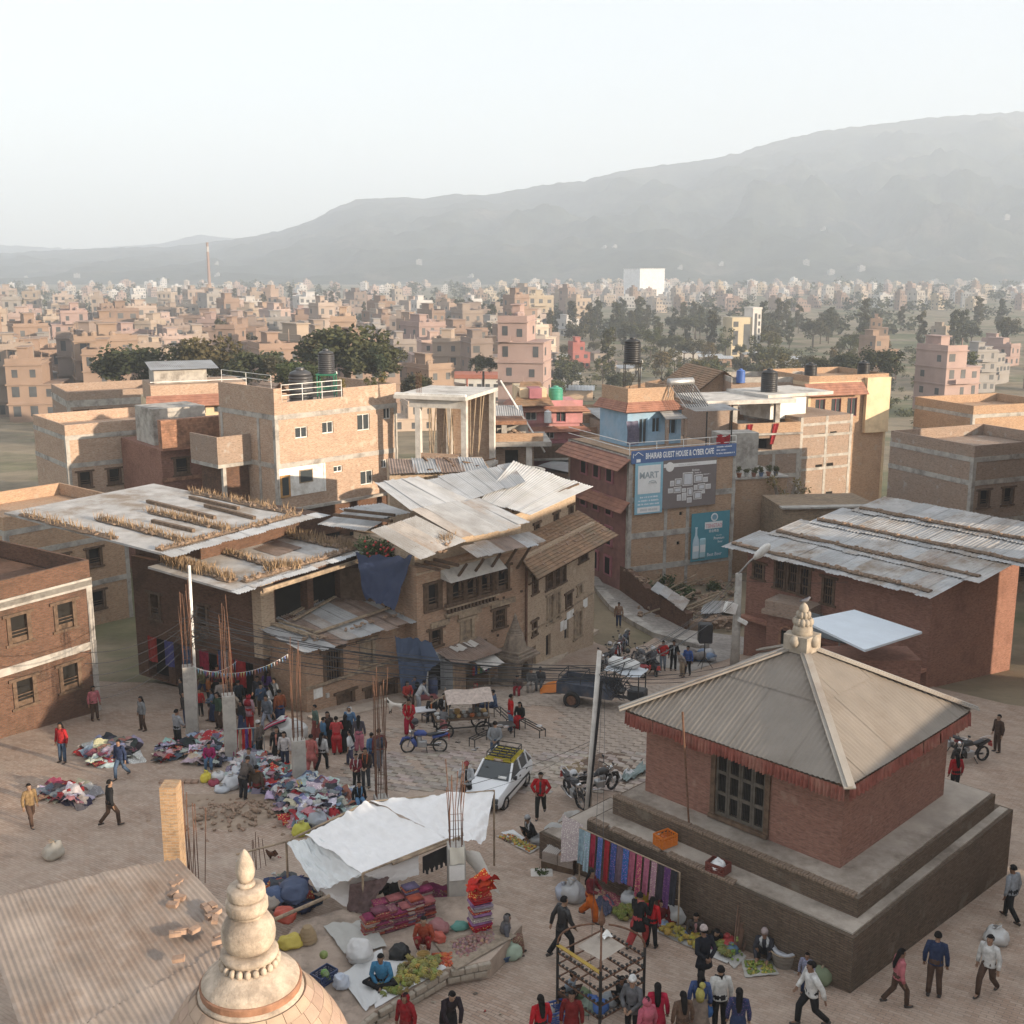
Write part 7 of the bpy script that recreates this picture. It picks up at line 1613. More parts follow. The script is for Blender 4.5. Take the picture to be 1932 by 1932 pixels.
# ------------------------------------------------------------------ people
def loft(bm,cs,rx,ry,n=12,side=(1,0,0),wob=0.0,seed=0.0,caps=True):
 """rings round a spine, width rx to the side and ry front to back"""
 cs=[Vector(c)for c in cs];rings=[]
 for i,c in enumerate(cs):
  d=(cs[min(i+1,len(cs)-1)]-cs[max(i-1,0)]).normalized();s=Vector(side);s=(s-d*s.dot(d));s=s.normalized()if s.length>1e-4 else Vector((0,1,0));f=d.cross(s).normalized();ring=[]
  for k in range(n):
   a=2*math.pi*k/n;q=1+wob*mnoise.noise(Vector((math.cos(a)*2+seed,math.sin(a)*2,i*.9+seed)))
   ring.append(bm.verts.new(c+s*(rx[i]*math.cos(a)*q)+f*(ry[i]*math.sin(a)*q)))
  rings.append(ring)
 for a,b in zip(rings,rings[1:]):
  for k in range(n):bm.faces.new((a[k],a[(k+1)%n],b[(k+1)%n],b[k]))
 if caps:bm.faces.new(list(reversed(rings[0])));bm.faces.new(rings[-1])
EYE=BM();bmesh.ops.create_icosphere(EYE,subdivisions=1,radius=.011);EYE=mesh('eye',EYE);EYE.materials.append(m_black)
MTH=BM();bmesh.ops.create_icosphere(MTH,subdivisions=1,radius=.02,matrix=Matrix.Diagonal((1,.4,.3,1)));MTH=mesh('mouth',MTH);MTH.materials.append(m_mauve)
SKINS=[(.24,.135,.085),(.28,.165,.11),(.20,.11,.07),(.31,.19,.125)]
NP=[0]
def person(label,u,v,h=1.65,face=0.0,pose='stand',top=(.05,.05,.055),bot=(.04,.04,.05),hair=(.012,.010,.010),arms='down',dress='trousers',longhair=False,hat=None,scarf=None,topm=None,botm=None,coat=0.0,bag=None,sleeves=1.0,at=None,hood=None,lean=None,shoe=(.03,.025,.022),group=None,dz=0.0,wide=1.0,inner=None):
 NP[0]+=1;R=random.Random(NP[0]*13+5);S=h/1.7
 p=at if at is not None else G(u,v)+Vector((0,0,dz+.03))
 root=thing('person',label,'person',p,math.radians(face),group);root.scale=(S*wide,S*wide,S)
 L={'stand':.03,'walk':.07,'sit':.12,'squat':.42,'cross':.28,'bend':.95,'stoop':.55,'ride':.15}[pose]if lean is None else lean
 pz={'stand':.92,'walk':.90,'sit':.50,'squat':.24,'cross':.13,'bend':.88,'stoop':.90,'ride':.80}[pose]
 P=Vector((0,{'squat':-.12,'bend':-.12,'stoop':-.05}.get(pose,0),pz))
 def T(x,y,z):
  return P+Vector((x,y*math.cos(L)+z*math.sin(L),z*math.cos(L)-y*math.sin(L)))
 waist,chest,neck=T(0,0,.14),T(0,.012,.33),T(0,0,.50)
 hl=L*(.35 if pose in('squat','bend')else .6);hd=neck+Vector((0,math.sin(hl)*.14+.02,math.cos(hl)*.14))
 hup=Vector((0,math.sin(hl),math.cos(hl)));hf=Vector((0,math.cos(hl),-math.sin(hl)))
 w=R.uniform(-.06,.06)
 legs={'stand':[((.09,0,.90),(.10,.03,.49),(.10+abs(w),-.01,.08),0.14),((-.09,0,.90),(-.10,.02,.49),(-.11,-.02+w,.08),.14)],'walk':[((.09,0,.88),(.10,.22,.50),(.10,.24,.09),.15),((-.09,0,.88),(-.10,-.05,.48),(-.10,-.34,.16),.12)],'sit':[((.10,.02,.50),(.12,.44,.50),(.12,.42,.09),.14),((-.10,.02,.50),(-.12,.43,.50),(-.13,.46,.09),.14)],'squat':[((.10,-.10,.24),(.17,.30,.50),(.13,.06,.08),.15),((-.10,-.10,.24),(-.17,.28,.50),(-.13,.05,.08),.15)],'cross':[((.12,.02,.12),(.38,.28,.16),(-.02,.40,.08),.10),((-.12,.02,.12),(-.38,.28,.16),(.06,.33,.07),.10)],'ride':[((.10,.02,.78),(.22,.38,.70),(.20,.28,.28),.14),((-.10,.02,.78),(-.22,.38,.70),(-.20,.28,.28),.14)]}
 legs['bend']=legs['stoop']=[((.09,P.y,.86),(.10,P.y+.06,.47),(.11,P.y-.02,.08),.14),((-.09,P.y,.86),(-.10,P.y+.05,.47),(-.12,P.y,.08),.14)]
 lg=legs[pose]
 sh=[T(.175,0,.445),T(-.175,0,.445)]
 def A(e,wr_):return(e,wr_)
 am={'down':[(T(.25,-.02,.17),T(.26,.05,-.07)),(T(-.25,-.02,.17),T(-.26,.04,-.07))],'swing':[(T(.25,.08,.18),T(.24,.22,-.01)),(T(-.25,-.12,.18),T(-.26,-.16,-.06))],'fwd':[(T(.24,.10,.20),T(.13,.32,.16)),(T(-.24,.10,.20),T(-.12,.33,.14))],'lap':[(T(.25,.08,.18),T(.10,.26,.04)),(T(-.25,.08,.18),T(-.09,.27,.03))],'phone':[(T(.24,.10,.20),T(.08,.24,.36)),(T(-.25,-.02,.17),T(-.25,.06,-.05))],'face':[(T(.24,.16,.26),T(.08,.18,.52)),(T(-.24,.10,.20),T(-.08,.26,.16))],'back':[(T(.25,-.10,.18),T(.07,-.17,.02)),(T(-.25,-.10,.18),T(-.06,-.17,.03))],'hip':[(T(.31,-.02,.20),T(.18,.08,.03)),(T(-.31,-.02,.20),T(-.18,.08,.03))],'reach':[(T(.22,.22,.30),T(.16,.48,.22)),(T(-.22,.22,.30),T(-.14,.46,.18))],'cross':[(T(.24,.12,.22),T(-.06,.22,.24)),(T(-.24,.12,.22),T(.06,.24,.22))]}[arms]
 # the body: one skin grown over the skeleton
 vs,es,rs=[],[],[]
 def V(c,r,par=None):
  vs.append(Vector(c));rs.append(r if isinstance(r,tuple)else(r,r))
  if par is not None:es.append((par,len(vs)-1))
  return len(vs)-1
 ip=V(P,(.14,.11));iw=V(waist,(.125,.09),ip);ic=V(chest,(.15,.10),iw);i_n=V(neck,.055,ic)
 j=V(hd-hup*.055+hf*.018,(.058,.066),i_n);m=V(hd+hup*.015,(.072,.085),j);V(hd+hup*.075-hf*.01,(.062,.07),m);V(hd+hf*.105-hup*.012,.011,m)
 for sx in(1,-1):V(hd+Vector((.082*sx,0,0))-hup*.005,.014,m)
 for k in(0,1):
  s_=1 if k==0 else-1;a=V(sh[k],.06,ic);e=V(am[k][0],.043,a);wr_=V(am[k][1],.028,e);dv=(am[k][1]-am[k][0]).normalized();sd=dv.cross(Vector((0,0,1))if abs(dv.z)<.9 else Vector((0,1,0))).normalized()
  pm=V(am[k][1]+dv*.07,(.036,.02),wr_)
  for q,(o_,ln)in enumerate(((-.030,.060),(-.010,.078),(.010,.072),(.030,.055))):f1=V(am[k][1]+dv*(.09+ln*.45)+sd*o_*1.1,.0095,pm);V(am[k][1]+dv*(.085+ln)+sd*o_*1.1+sd.cross(dv)*.02,.0085,f1)
  th=V(am[k][1]+dv*.045+sd*(-.05*s_),.010,wr_);V(am[k][1]+dv*.085+sd*(-.06*s_),.009,th)
  hp,kn,an,ft=lg[k];a=V(hp,.09,ip);b=V(kn,.06,a);c=V(an,.036,b);V(Vector(an)+Vector((.01*s_,ft,-.045)),(.034,.026),c)
 me=bpy.data.meshes.new('body');me.from_pydata([tuple(x)for x in vs],es,[]);o=bpy.data.objects.new('body_tmp',me)
 mo=o.modifiers.new('skin','SKIN');mo.use_smooth_shade=True
 for d_,r in zip(me.skin_vertices[0].data,rs):d_.radius=r
 me.skin_vertices[0].data[0].use_root=True
 sb=o.modifiers.new('sub','SUBSURF');sb.levels=1;sb.render_levels=1
 bme=bake(o)
 bme.name='body';bme.materials.clear();sk=R.choice(SKINS);put('body',bme,m_skin,root,color=sk)
 for sx in(.03,-.03):put('eye',EYE,None,root,loc=hd+Vector((sx,0,0))+hf*.082+hup*.015)
 put('mouth',MTH,None,root,loc=hd+hf*.078-hup*.05)
 # upper garment
 bm=BM();lo=-.06-coat if pose not in('sit','squat','cross')else-.06
 zz=[lo,lo*.4,.04,.16,.30,.40,.47,.515];rx=[.185+coat*.22,.18+coat*.1,.165,.165,.19,.20,.15,.075];ry=[.135+coat*.2,.13+coat*.08,.118,.118,.13,.12,.095,.07]
 loft(bm,[T(0,.005,z)for z in zz],rx,ry,14,wob=.10,seed=NP[0])
 for k in(0,1):
  e,wr_=am[k];ew=e.lerp(wr_,sleeves if sleeves<1 else .97)
  tube(bm,[T((.10,-.10)[k],0,.44),sh[k],sh[k].lerp(e,.5),e,e.lerp(ew,.5),ew],[.085,.078,.068,.06,.054,.047],8)
 put('shirt' if not coat else 'coat',mesh('shirt',bm,True),topm or m_cloth,root,color=top)
 if inner:
  bm=BM();loft(bm,[T(0,.075,z)for z in(.0,.15,.30,.42,.48)],[.055,.06,.065,.06,.035],[.062,.062,.070,.062,.05],8);put('inner_shirt',mesh('inner_shirt',bm,True),m_cloth,root,color=inner)
  # lower garment
 bm=BM()
 if dress=='skirt' and pose in('stand','walk','bend','stoop'):
  loft(bm,[P+Vector((0,0,z))for z in(.10,-.05,-.25,-.5,-.70,-.80)],[.15,.19,.21,.24,.27,.28],[.12,.15,.17,.20,.23,.24],16,wob=.16,seed=NP[0])
 else:
  k1=1.5 if dress=='baggy' else(1.25 if dress=='skirt' else 1.0)
  loft(bm,[P+Vector((0,0,-.10)),P+Vector((0,0,-.02)),T(0,0,.06),T(0,0,.12)],[.13,.175,.165,.15],[.10,.128,.12,.105],12)
  for hp,kn,an,ft in lg:
   hp,kn,an=Vector(hp),Vector(kn),Vector(an);tube(bm,[hp.lerp(P,.25),hp.lerp(kn,.45),kn,kn.lerp(an,.5),an+(kn-an).normalized()*.015],[.105,.092*k1,.075*k1,.068*k1,.062*k1],9)
  if dress=='skirt':
   k0,k2=Vector(lg[0][1]),Vector(lg[1][1]);mid=(k0+k2)/2;a0=(Vector(lg[0][2])+Vector(lg[1][2]))/2
   loft(bm,[P,P.lerp(mid,.6),mid,mid.lerp(a0,.5),mid.lerp(a0,.92)],[.17,.2,.22,.22,.22],[.12,.13,.11,.12,.13],12,wob=.12,seed=3)
 put('skirt' if dress=='skirt' else 'trousers',mesh('trousers',bm,True),botm or m_cloth,root,color=bot)
 for k in(0,1):
  hp,kn,an,ft=lg[k];an=Vector(an);bm=BM();fw=Vector((.01*(1,-1)[k],ft+.03,-.045));tube(bm,[an+Vector((0,-.06,-.045)),an+Vector((0,-.02,-.035)),an+fw*.55+Vector((0,0,-.018)),an+fw*.95],[(.036,.034),(.045,.042),(.045,.034),(.030,.022)],8);put('shoe',mesh('shoe',bm,True),m_plastic,root,color=shoe)
  # hair, headgear
 bm=BM();bmesh.ops.create_uvsphere(bm,u_segments=14,v_segments=9,radius=1.0)
 Mh=Matrix.Translation(hd+hup*.03-hf*.012)@Matrix.Rotation(-hl,4,'X')@Matrix.Diagonal((.094,.108,.108,1))
 bmesh.ops.delete(bm,geom=[x for x in bm.verts if(x.co.z<-.30)or(x.co.y>.45 and x.co.z<.42)],context='VERTS')
 for x in bm.verts:x.co*=1+.05*mnoise.noise(x.co*3+Vector((NP[0],0,0)))
 bm.transform(Mh)
 if longhair:loft(bm,[hd-hf*.06+hup*.03,hd-hf*.10-hup*.08,T(0,-.15,.36),T(0,-.16,.22)],[.085,.085,.075,.04],[.05,.045,.035,.02],9,wob=.2,seed=NP[0])
 put('hair',mesh('hair',bm,True),m_cloth,root,color=hair)
 if hat:
  kind,c=hat;bm=BM()
  if kind=='topi':loft(bm,[hd+hup*.045,hd+hup*.10,hd+hup*.155],[.098,.096,.07],[.112,.108,.08],12)
  elif kind=='cap':
   loft(bm,[hd+hup*.04,hd+hup*.09,hd+hup*.135],[.101,.098,.05],[.115,.110,.06],12);box(bm,-.06,.06,.08,.19,.045,.06,None,hd)
  elif kind=='scarf':
   bmesh.ops.create_uvsphere(bm,u_segments=12,v_segments=8,radius=1.0);bmesh.ops.delete(bm,geom=[x for x in bm.verts if x.co.y>.55 and x.co.z<.5],context='VERTS');bm.transform(Matrix.Translation(hd-hf*.01)@Matrix.Diagonal((.115,.122,.135,1)));loft(bm,[hd-hup*.10,T(0,-.03,.40),T(0,-.05,.22)],[.10,.20,.19],[.09,.13,.12],12,wob=.15)
  elif kind=='helmet':
   bmesh.ops.create_uvsphere(bm,u_segments=14,v_segments=9,radius=.145,matrix=Matrix.Translation(hd+hup*.02))
  put({'topi':'cap','cap':'cap','scarf':'headscarf','helmet':'helmet'}[kind],mesh('hat',bm,True),m_plastic if kind=='helmet' else m_cloth,root,color=c)
 if scarf:
  bm=BM();tube(bm,[T(.05,.10,.20),T(.085,.125,.34),T(.09,.06,.50),T(0,-.08,.52),T(-.09,.06,.50),T(-.085,.125,.34),T(-.06,.11,.14)],[(.03,.012),(.04,.016),(.045,.02),(.05,.022),(.045,.02),(.04,.016),(.03,.012)],8);put('scarf',mesh('scarf',bm,True),m_cloth,root,color=scarf)
 if bag:
  kind,c=bag;bm=BM()
  if kind=='backpack':box(bm,-.15,.15,-.14,.06,-.20,.20);bmesh.ops.bevel(bm,geom=bm.edges[:],offset=.05,segments=2,affect='EDGES');bm.transform(Matrix.Translation(T(0,-.19,.28)))
  elif kind=='hand':lathe(bm,[(.10,-.18),(.13,-.05),(.11,.08),(.03,.15),(.02,.22)],10,am[1][1]+Vector((0,0,-.25)),.2,NP[0])
  elif kind=='side':box(bm,-.13,.13,-.05,.05,-.1,.1);bmesh.ops.bevel(bm,geom=bm.edges[:],offset=.03,segments=2,affect='EDGES');bm.transform(Matrix.Translation(T(.22,.02,.0)))
  elif kind=='child':tube(bm,[T(0,-.16,.12),T(0,-.20,.30),T(0,-.18,.44)],[.10,.12,.07],10);bmesh.ops.create_uvsphere(bm,u_segments=10,v_segments=8,radius=.08,matrix=Matrix.Translation(T(.05,-.2,.54)))
  put({'backpack':'backpack','hand':'carrier_bag','side':'shoulder_bag','child':'wrapped_bundle'}[kind],mesh('bag',bm,True),m_cloth,root,color=c)
 return root
CAMF=180
RED=(.42,.025,.03);BLK=(.018,.018,.02);WHT=(.66,.65,.63);GRY=(.26,.27,.28);NAVY=(.03,.045,.10);JEAN=(.07,.11,.18);BRN=(.09,.055,.04);PNK=(.50,.16,.18);ORG=(.55,.14,.025)
# foreground, right of the platform
person('man in black leather jacket striding across the brick paving',1060,1808,1.76,-60,'walk',BLK,(.022,.022,.024),arms='swing',topm=m_plastic,coat=.06)
person('woman in red top and bright orange trousers carrying a white bundle',1112,1738,1.58,-120,'walk',(.16,.02,.025),(.56,.13,.02),arms='fwd',dress='baggy',longhair=True,bag=None)
person('woman in black kurta with coral scarf and red trousers',1203,1790,1.62,-40,'walk',BLK,(.42,.06,.06),dress='baggy',scarf=(.55,.16,.12),longhair=False,coat=.25,bag=('side',(.02,.02,.02)),arms='fwd')
person('girl in a bright red jacket and black leggings',1228,1788,1.45,-30,'stand',(.55,.02,.025),BLK,arms='down',longhair=True)
person('man in patterned cap and black coat seen from behind',1326,1868,1.70,20,'walk',(.02,.022,.03),BLK,hat=('topi',(.5,.42,.40)),coat=.20,arms='back')
person('woman in blue cardigan carrying a bundled child on her back',1318,1952,1.58,-10,'stand',(.06,.10,.24),(.28,.22,.18),dress='skirt',bag=('child',(.45,.4,.12)),longhair=True)
person('man in a white sweatshirt with dark collar seen from behind',1356,1948,1.68,5,'stand',(.66,.65,.62),BLK,scarf=BLK,bag=('hand',(.05,.14,.35)))
person('woman in navy floral top with long black plait',1390,1985,1.58,-10,'stand',(.035,.045,.11),NAVY,topm=m_print,longhair=True,dress='skirt')
person('heavy man in a white shirt walking at the right edge',1528,1938,1.72,100,'walk',(.68,.67,.65),BLK,arms='swing',wide=1.1)
person('child in checked shirt beside the plinth corner',1519,1878,1.15,150,'stand',(.20,.22,.30),NAVY,topm=m_print)
person('vendor in striped sleeves squatting over the limes',1441,1812,1.65,160,'squat',(.05,.05,.06),(.04,.04,.045),hat=('topi',(.42,.34,.33)),arms='reach',scarf=(.6,.6,.6))
person('girl with dark jacket and pale blue trousers seated by the wall',1312,1768,1.50,170,'cross',(.07,.06,.055),(.17,.22,.36),arms='lap',longhair=True,inner=(.42,.22,.22))
person('woman in mauve bending her head over the bananas',1342,1782,1.50,190,'cross',BLK,(.26,.10,.17),arms='lap',longhair=True,lean=.75)
person('woman wrapped in a dark red shawl by the white sack',1245,1742,1.55,185,'cross',(.14,.02,.02),(.18,.02,.02),hat=('scarf',(.17,.02,.02)),arms='lap')
person('woman with black hair and yellow top seated behind the red jacket girl',1214,1716,1.55,175,'cross',(.45,.30,.04),BRN,arms='lap',longhair=True)
person('boy in a red jumper sitting behind the egg trays',1083,1640,1.45,190,'sit',(.45,.015,.02),BRN,arms='lap',lean=.25)
person('old man in checked cap and waistcoat sitting beside the fruit',1001,1588,1.60,120,'squat',BLK,(.02,.02,.02),hat=('topi',(.4,.4,.4)),scarf=(.5,.5,.5),arms='lap')
person('woman in grey headscarf sitting on the platform end',952,1800,1.56,-95,'sit',(.13,.13,.15),(.20,.10,.08),hat=('scarf',(.17,.16,.16)),arms='lap',botm=m_print,dress='skirt',dz=-.02)
person('man in a bright blue shirt sorting bananas cross-legged',722,1858,1.66,175,'cross',(.07,.25,.44),BLK,arms='lap',at=Zp(722,1852,PZ+.03))
person('woman in orange-red kurta sitting behind the onions',800,1790,1.60,175,'squat',(.35,.075,.04),(.32,.03,.03),arms='lap',lean=.2,at=Zp(800,1792,PZ+.03))
person('woman in black with hair in a bun stooping at the bottom edge',848,1972,1.62,200,'stoop',(.03,.022,.028),BLK,dress='skirt',arms='reach')
person('person in a dark red hooded shawl at the bottom edge',768,1990,1.55,150,'stand',(.30,.02,.025),(.2,.02,.02),hat=('scarf',(.30,.02,.025)),dress='skirt')
person('dark figure stooping inside the bedding stall',728,1716,1.6,60,'squat',(.022,.02,.02),BLK,arms='reach',at=Zp(742,1700,PZ))
# round the iron frame
person('man in white cap and grey waistcoat inside the iron frame',1192,1962,1.62,150,'stand',(.15,.15,.16),BLK,hat=('topi',(.7,.7,.69)),coat=.1,arms='lap')
person('hooded figure in dark clothes behind the iron frame',1177,1900,1.5,140,'squat',BLK,BLK,hat=('scarf',(.05,.045,.045)))
person('boy in pale blue shirt crouching by the iron frame',1074,1893,1.5,-120,'squat',(.30,.36,.42),BRN)
person('small child crouching beside the blue crate',1064,1905,1.1,160,'squat',BRN,BRN)
person('woman in a dark red shawl at the foot of the iron frame',1078,1985,1.55,170,'stand',(.19,.02,.02),(.19,.02,.02),dress='skirt',longhair=True)
person('person in red with dark hair at the bottom edge beside the shawled woman',1020,1992,1.5,20,'stand',(.48,.02,.03),BLK,longhair=True)
person('woman in crimson with a ponytail seen from behind',1238,1972,1.55,-5,'stand',(.50,.02,.06),(.4,.02,.05),longhair=True,dress='skirt')
person('woman in a pink headscarf beside the crimson woman',1219,1998,1.52,30,'stand',(.5,.12,.17),(.4,.08,.1),hat=('scarf',(.52,.13,.18)),dress='skirt')
person('person in brown with dark hair near the bottom edge',1286,1985,1.5,10,'stand',(.16,.10,.07),BRN,longhair=True)
# near the taxi
person('man in an open red jacket over a striped shirt beside the taxi',1020,1543,1.70,172,'walk',(.50,.02,.025),(.022,.024,.022),arms='hip',inner=(.10,.10,.10))
person('man in red and black cap and pale jacket left of the taxi',881,1522,1.70,175,'stand',(.50,.52,.54),BLK,hat=('cap',(.30,.05,.05)),inner=(.02,.02,.02),arms='face')
person('man in a grey hooded sweatshirt with hands behind his back',934,1440,1.72,-5,'stand',(.30,.31,.32),JEAN,arms='back')
person('man in red jacket and light blue jeans by the long bench',963,1382,1.70,-80,'stand',(.52,.02,.02),(.15,.24,.36),arms='down')
person('woman in black with red skirt sitting on the long bench',982,1372,1.55,150,'sit',(.02,.022,.02),(.42,.015,.02),dress='skirt',arms='lap',longhair=True)
person('seated man in blue denim behind the food cart',934,1352,1.65,80,'sit',(.07,.11,.19),NAVY,arms='lap')
person('seated person in faded blue facing the food cart',917,1350,1.6,100,'sit',(.12,.15,.20),NAVY,arms='fwd')
person('cook in grey with red headscarf behind the food cart',898,1352,1.58,170,'stand',(.30,.28,.27),BRN,hat=('scarf',(.4,.05,.04)),arms='fwd')
person('woman in red kurta and crimson trousers walking past the dog',773,1386,1.60,175,'walk',(.46,.015,.025),(.40,.01,.04),dress='baggy',coat=.2,arms='lap',scarf=(.45,.3,.2))
person('small girl in grey and pink beside the cart wheel',837,1392,1.35,-30,'stand',(.22,.22,.23),(.50,.18,.18),dress='skirt',arms='fwd')
person('woman in orange over black sitting by the white table',816,1360,1.55,170,'sit',(.03,.03,.03),BLK,inner=(.6,.16,.03),arms='lap')
person('man in dark jacket and white shirt sitting behind the small girl',838,1358,1.65,190,'sit',BLK,BLK,inner=(.6,.6,.6),arms='lap')
person('woman in red seated under the blue tarpaulin',768,1330,1.55,-150,'sit',(.40,.05,.04),BRN,arms='fwd',longhair=True)
person('dark-haired person eating under the blue tarpaulin',785,1322,1.6,150,'sit',BLK,BLK,arms='face')
person('man in pale shirt bending over the white table',791,1345,1.6,-70,'stoop',(.5,.5,.5),(.35,.36,.38),arms='reach')
# on the steps and the lane
person('man in grey sitting on the step beside the shrine',1003,1306,1.65,170,'sit',(.14,.14,.14),(.36,.32,.28),arms='lap');person('man in dark clothes sitting at the right end of the step',1020,1303,1.65,165,'sit',(.07,.07,.075),(.12,.125,.13),arms='lap')
person('person in dark red trousers slumped on the low step',980,1312,1.6,160,'sit',(.16,.12,.10),(.30,.03,.04),arms='lap',lean=.6)
person('man in checked shirt walking up the lane',1167,1184,1.65,175,'stand',(.28,.16,.12),NAVY,topm=m_print)
person('man in a red top standing right of the scooter',1250,1266,1.68,180,'stand',(.46,.02,.02),(.22,.26,.32),arms='hip');person('man in a black jacket and grey shirt standing in the lane mouth',1270,1266,1.70,180,'stand',BLK,BLK,inner=(.4,.42,.45))
person('man in blue with an orange bag near the loudspeaker',1297,1275,1.62,150,'stand',(.05,.10,.30),BLK,bag=('side',(.5,.15,.03)));person('man in pale jacket bending beside the man in blue',1286,1278,1.6,120,'stoop',(.34,.30,.27),(.36,.28,.2))
# group in front of the corner house
person('woman with a bun and green sleeves against the corner house',597,1398,1.58,120,'stand',(.12,.17,.14),(.22,.06,.05),dress='skirt');person('boy in blue in the group by the corner house',611,1418,1.45,-60,'stand',(.08,.18,.30),BRN);person('dark-haired woman in brown facing the group',620,1412,1.58,170,'stand',(.06,.04,.035),BLK,longhair=True,dress='skirt')
person('woman in coral jacket, blue hem and red trousers seen from behind',636,1424,1.60,5,'stand',(.55,.07,.07),(.45,.015,.02),dress='baggy',coat=.15,arms='fwd');person('woman in black right of the coral jacket',653,1420,1.60,0,'stand',BLK,BLK,dress='skirt',longhair=True)
person('person in white headscarf and blue behind the group',661,1402,1.6,170,'stand',(.10,.20,.34),BLK,hat=('scarf',(.62,.60,.58)));person('woman in striped jacket and pink trousers',678,1420,1.56,0,'stand',(.10,.09,.11),(.52,.17,.22),dress='baggy',scarf=(.6,.6,.5),longhair=True)
person('girl in white T-shirt and spotted trousers walking left',664,1448,1.55,70,'walk',(.66,.66,.66),(.05,.055,.10),botm=m_print,longhair=True,sleeves=.2)
person('woman in dark top with orange cuffs, mother of the boy',691,1488,1.60,175,'stand',(.05,.035,.03),(.07,.075,.085),scarf=(.45,.12,.05),arms='lap');person('boy in a maroon and white track top',674,1490,1.40,170,'stand',(.20,.03,.04),(.02,.022,.02),scarf=(.6,.6,.6),arms='fwd')
person('boy in blue left of the rebar stub',703,1450,1.45,40,'stand',(.07,.16,.32),NAVY);person('man in dark red with a blue backpack behind the rebar',717,1452,1.65,20,'walk',(.16,.04,.04),(.14,.16,.19),bag=('backpack',(.04,.06,.10)))
person('boy in black and blue sitting at the edge of the right clothes heap',678,1528,1.45,200,'sit',(.02,.022,.025),(.12,.25,.42),scarf=(.15,.3,.5))
person('woman in salmon kurta and trousers walking away',588,1460,1.58,-10,'walk',(.55,.17,.15),(.52,.16,.15),dress='baggy',coat=.25,scarf=(.55,.17,.15));person('girl in white sweater and black leggings beside the salmon kurta',608,1456,1.58,-20,'walk',(.60,.59,.58),BLK,longhair=True)
# clothes stalls on the left
person('man in a pale grey jacket at the left edge',336,1412,1.66,-40,'stand',(.33,.34,.36),BLK,arms='lap',wide=1.1);person('boy in red by the leftmost column',379,1352,1.3,170,'stand',(.45,.02,.02),BLK)
person('woman in pink shawl, floral kurta and red trousers',471,1376,1.58,-20,'stand',(.48,.30,.34),(.46,.02,.02),hat=('scarf',(.35,.02,.03)),dress='baggy',coat=.2);person('man in jeans with a white-hatted child on his shoulder',506,1380,1.66,150,'walk',(.14,.16,.19),(.30,.32,.38),bag=('child',(.6,.58,.55)))
person('girl in magenta jacket and jeans sitting on the left heap',397,1450,1.45,185,'sit',(.35,.02,.12),(.09,.16,.26),arms='lap');person('woman crouching in pale print among the red garments',472,1424,1.55,150,'squat',(.3,.28,.27),BRN,topm=m_print);person('woman in brown print with a cream bag by the garments',491,1432,1.58,60,'stand',(.12,.09,.08),BLK,topm=m_print,bag=('side',(.5,.44,.34)),hat=('topi',(.6,.58,.56)))
person('woman in a long black coat left of the girl in white',525,1446,1.64,175,'stand',BLK,BLK,coat=.3,inner=(.5,.2,.15),longhair=True);person('girl in a white top with dark trousers by the right column',539,1452,1.55,170,'stand',(.62,.58,.57),(.04,.05,.09),longhair=True)
person('man in grey-brown jacket stooping over the middle heap',461,1510,1.66,-30,'stoop',(.11,.09,.08),(.025,.025,.03),arms='reach');person('person with an orange scarf sitting with back turned',485,1505,1.6,-10,'sit',(.10,.07,.05),(.22,.03,.03),scarf=(.6,.16,.03));person('dark-haired person between the two shoppers at the middle heap',474,1488,1.6,160,'stand',(.3,.32,.36),BLK)
# crowd in the dark lane
_cr=[(345,1340,(.05,.05,.05)),(395,1335,(.30,.10,.03)),(420,1350,(.35,.30,.27)),(432,1340,(.06,.05,.05)),(452,1345,(.03,.04,.05)),(488,1338,(.04,.04,.05)),(505,1330,(.10,.05,.18)),(520,1340,(.20,.21,.22)),(412,1318,(.12,.03,.03)),(462,1318,(.05,.08,.14)),(440,1312,(.2,.05,.05)),(480,1310,(.08,.08,.1)),(398,1306,(.04,.04,.04)),(500,1308,(.25,.2,.2))]
for k,(u,v,c)in enumerate(_cr):person(['shopper in dark clothes','shopper in an orange-brown top','shopper in a pale shawl','shopper in black','shopper in charcoal','shopper in dark navy','shopper in purple','shopper in grey','shopper in maroon','shopper in deep blue','shopper in dull red','shopper in slate','shopper in plain black','shopper in dusty rose'][k]+' in the shaded lane behind the columns',u,v,rr(1.52,1.7),rr(0,360),'stand',c,BLK,group='shoppers in the shaded lane',longhair=k%3==0)
_c2=[(352,1372,'charcoal'),(404,1362,'faded blue'),(414,1376,'dark green'),(446,1366,'beige'),(458,1386,'black'),(428,1330,'wine red'),(494,1352,'denim'),(514,1358,'pale grey'),(530,1372,'rust'),(385,1320,'olive'),(450,1302,'ochre'),(526,1322,'white')]
_cc={'charcoal':(.05,.05,.05),'faded blue':(.14,.19,.26),'dark green':(.05,.09,.06),'beige':(.40,.33,.26),'black':BLK,'wine red':(.2,.02,.04),'denim':JEAN,'pale grey':(.42,.42,.43),'rust':(.30,.09,.04),'olive':(.14,.13,.06),'ochre':(.40,.25,.06),'white':(.6,.59,.57)}
for k,(u,v,c)in enumerate(_c2):person(f'shopper in {c} top near the columns of the shaded lane',u,v,rr(1.5,1.7),rr(0,360),('stand','walk')[k%2],_cc[c],RND.choice((BLK,NAVY,BRN,(.25,.04,.05))),longhair=k%3==1,arms=('down','fwd','phone','swing')[k%4],dress=('trousers','skirt','baggy')[k%3])
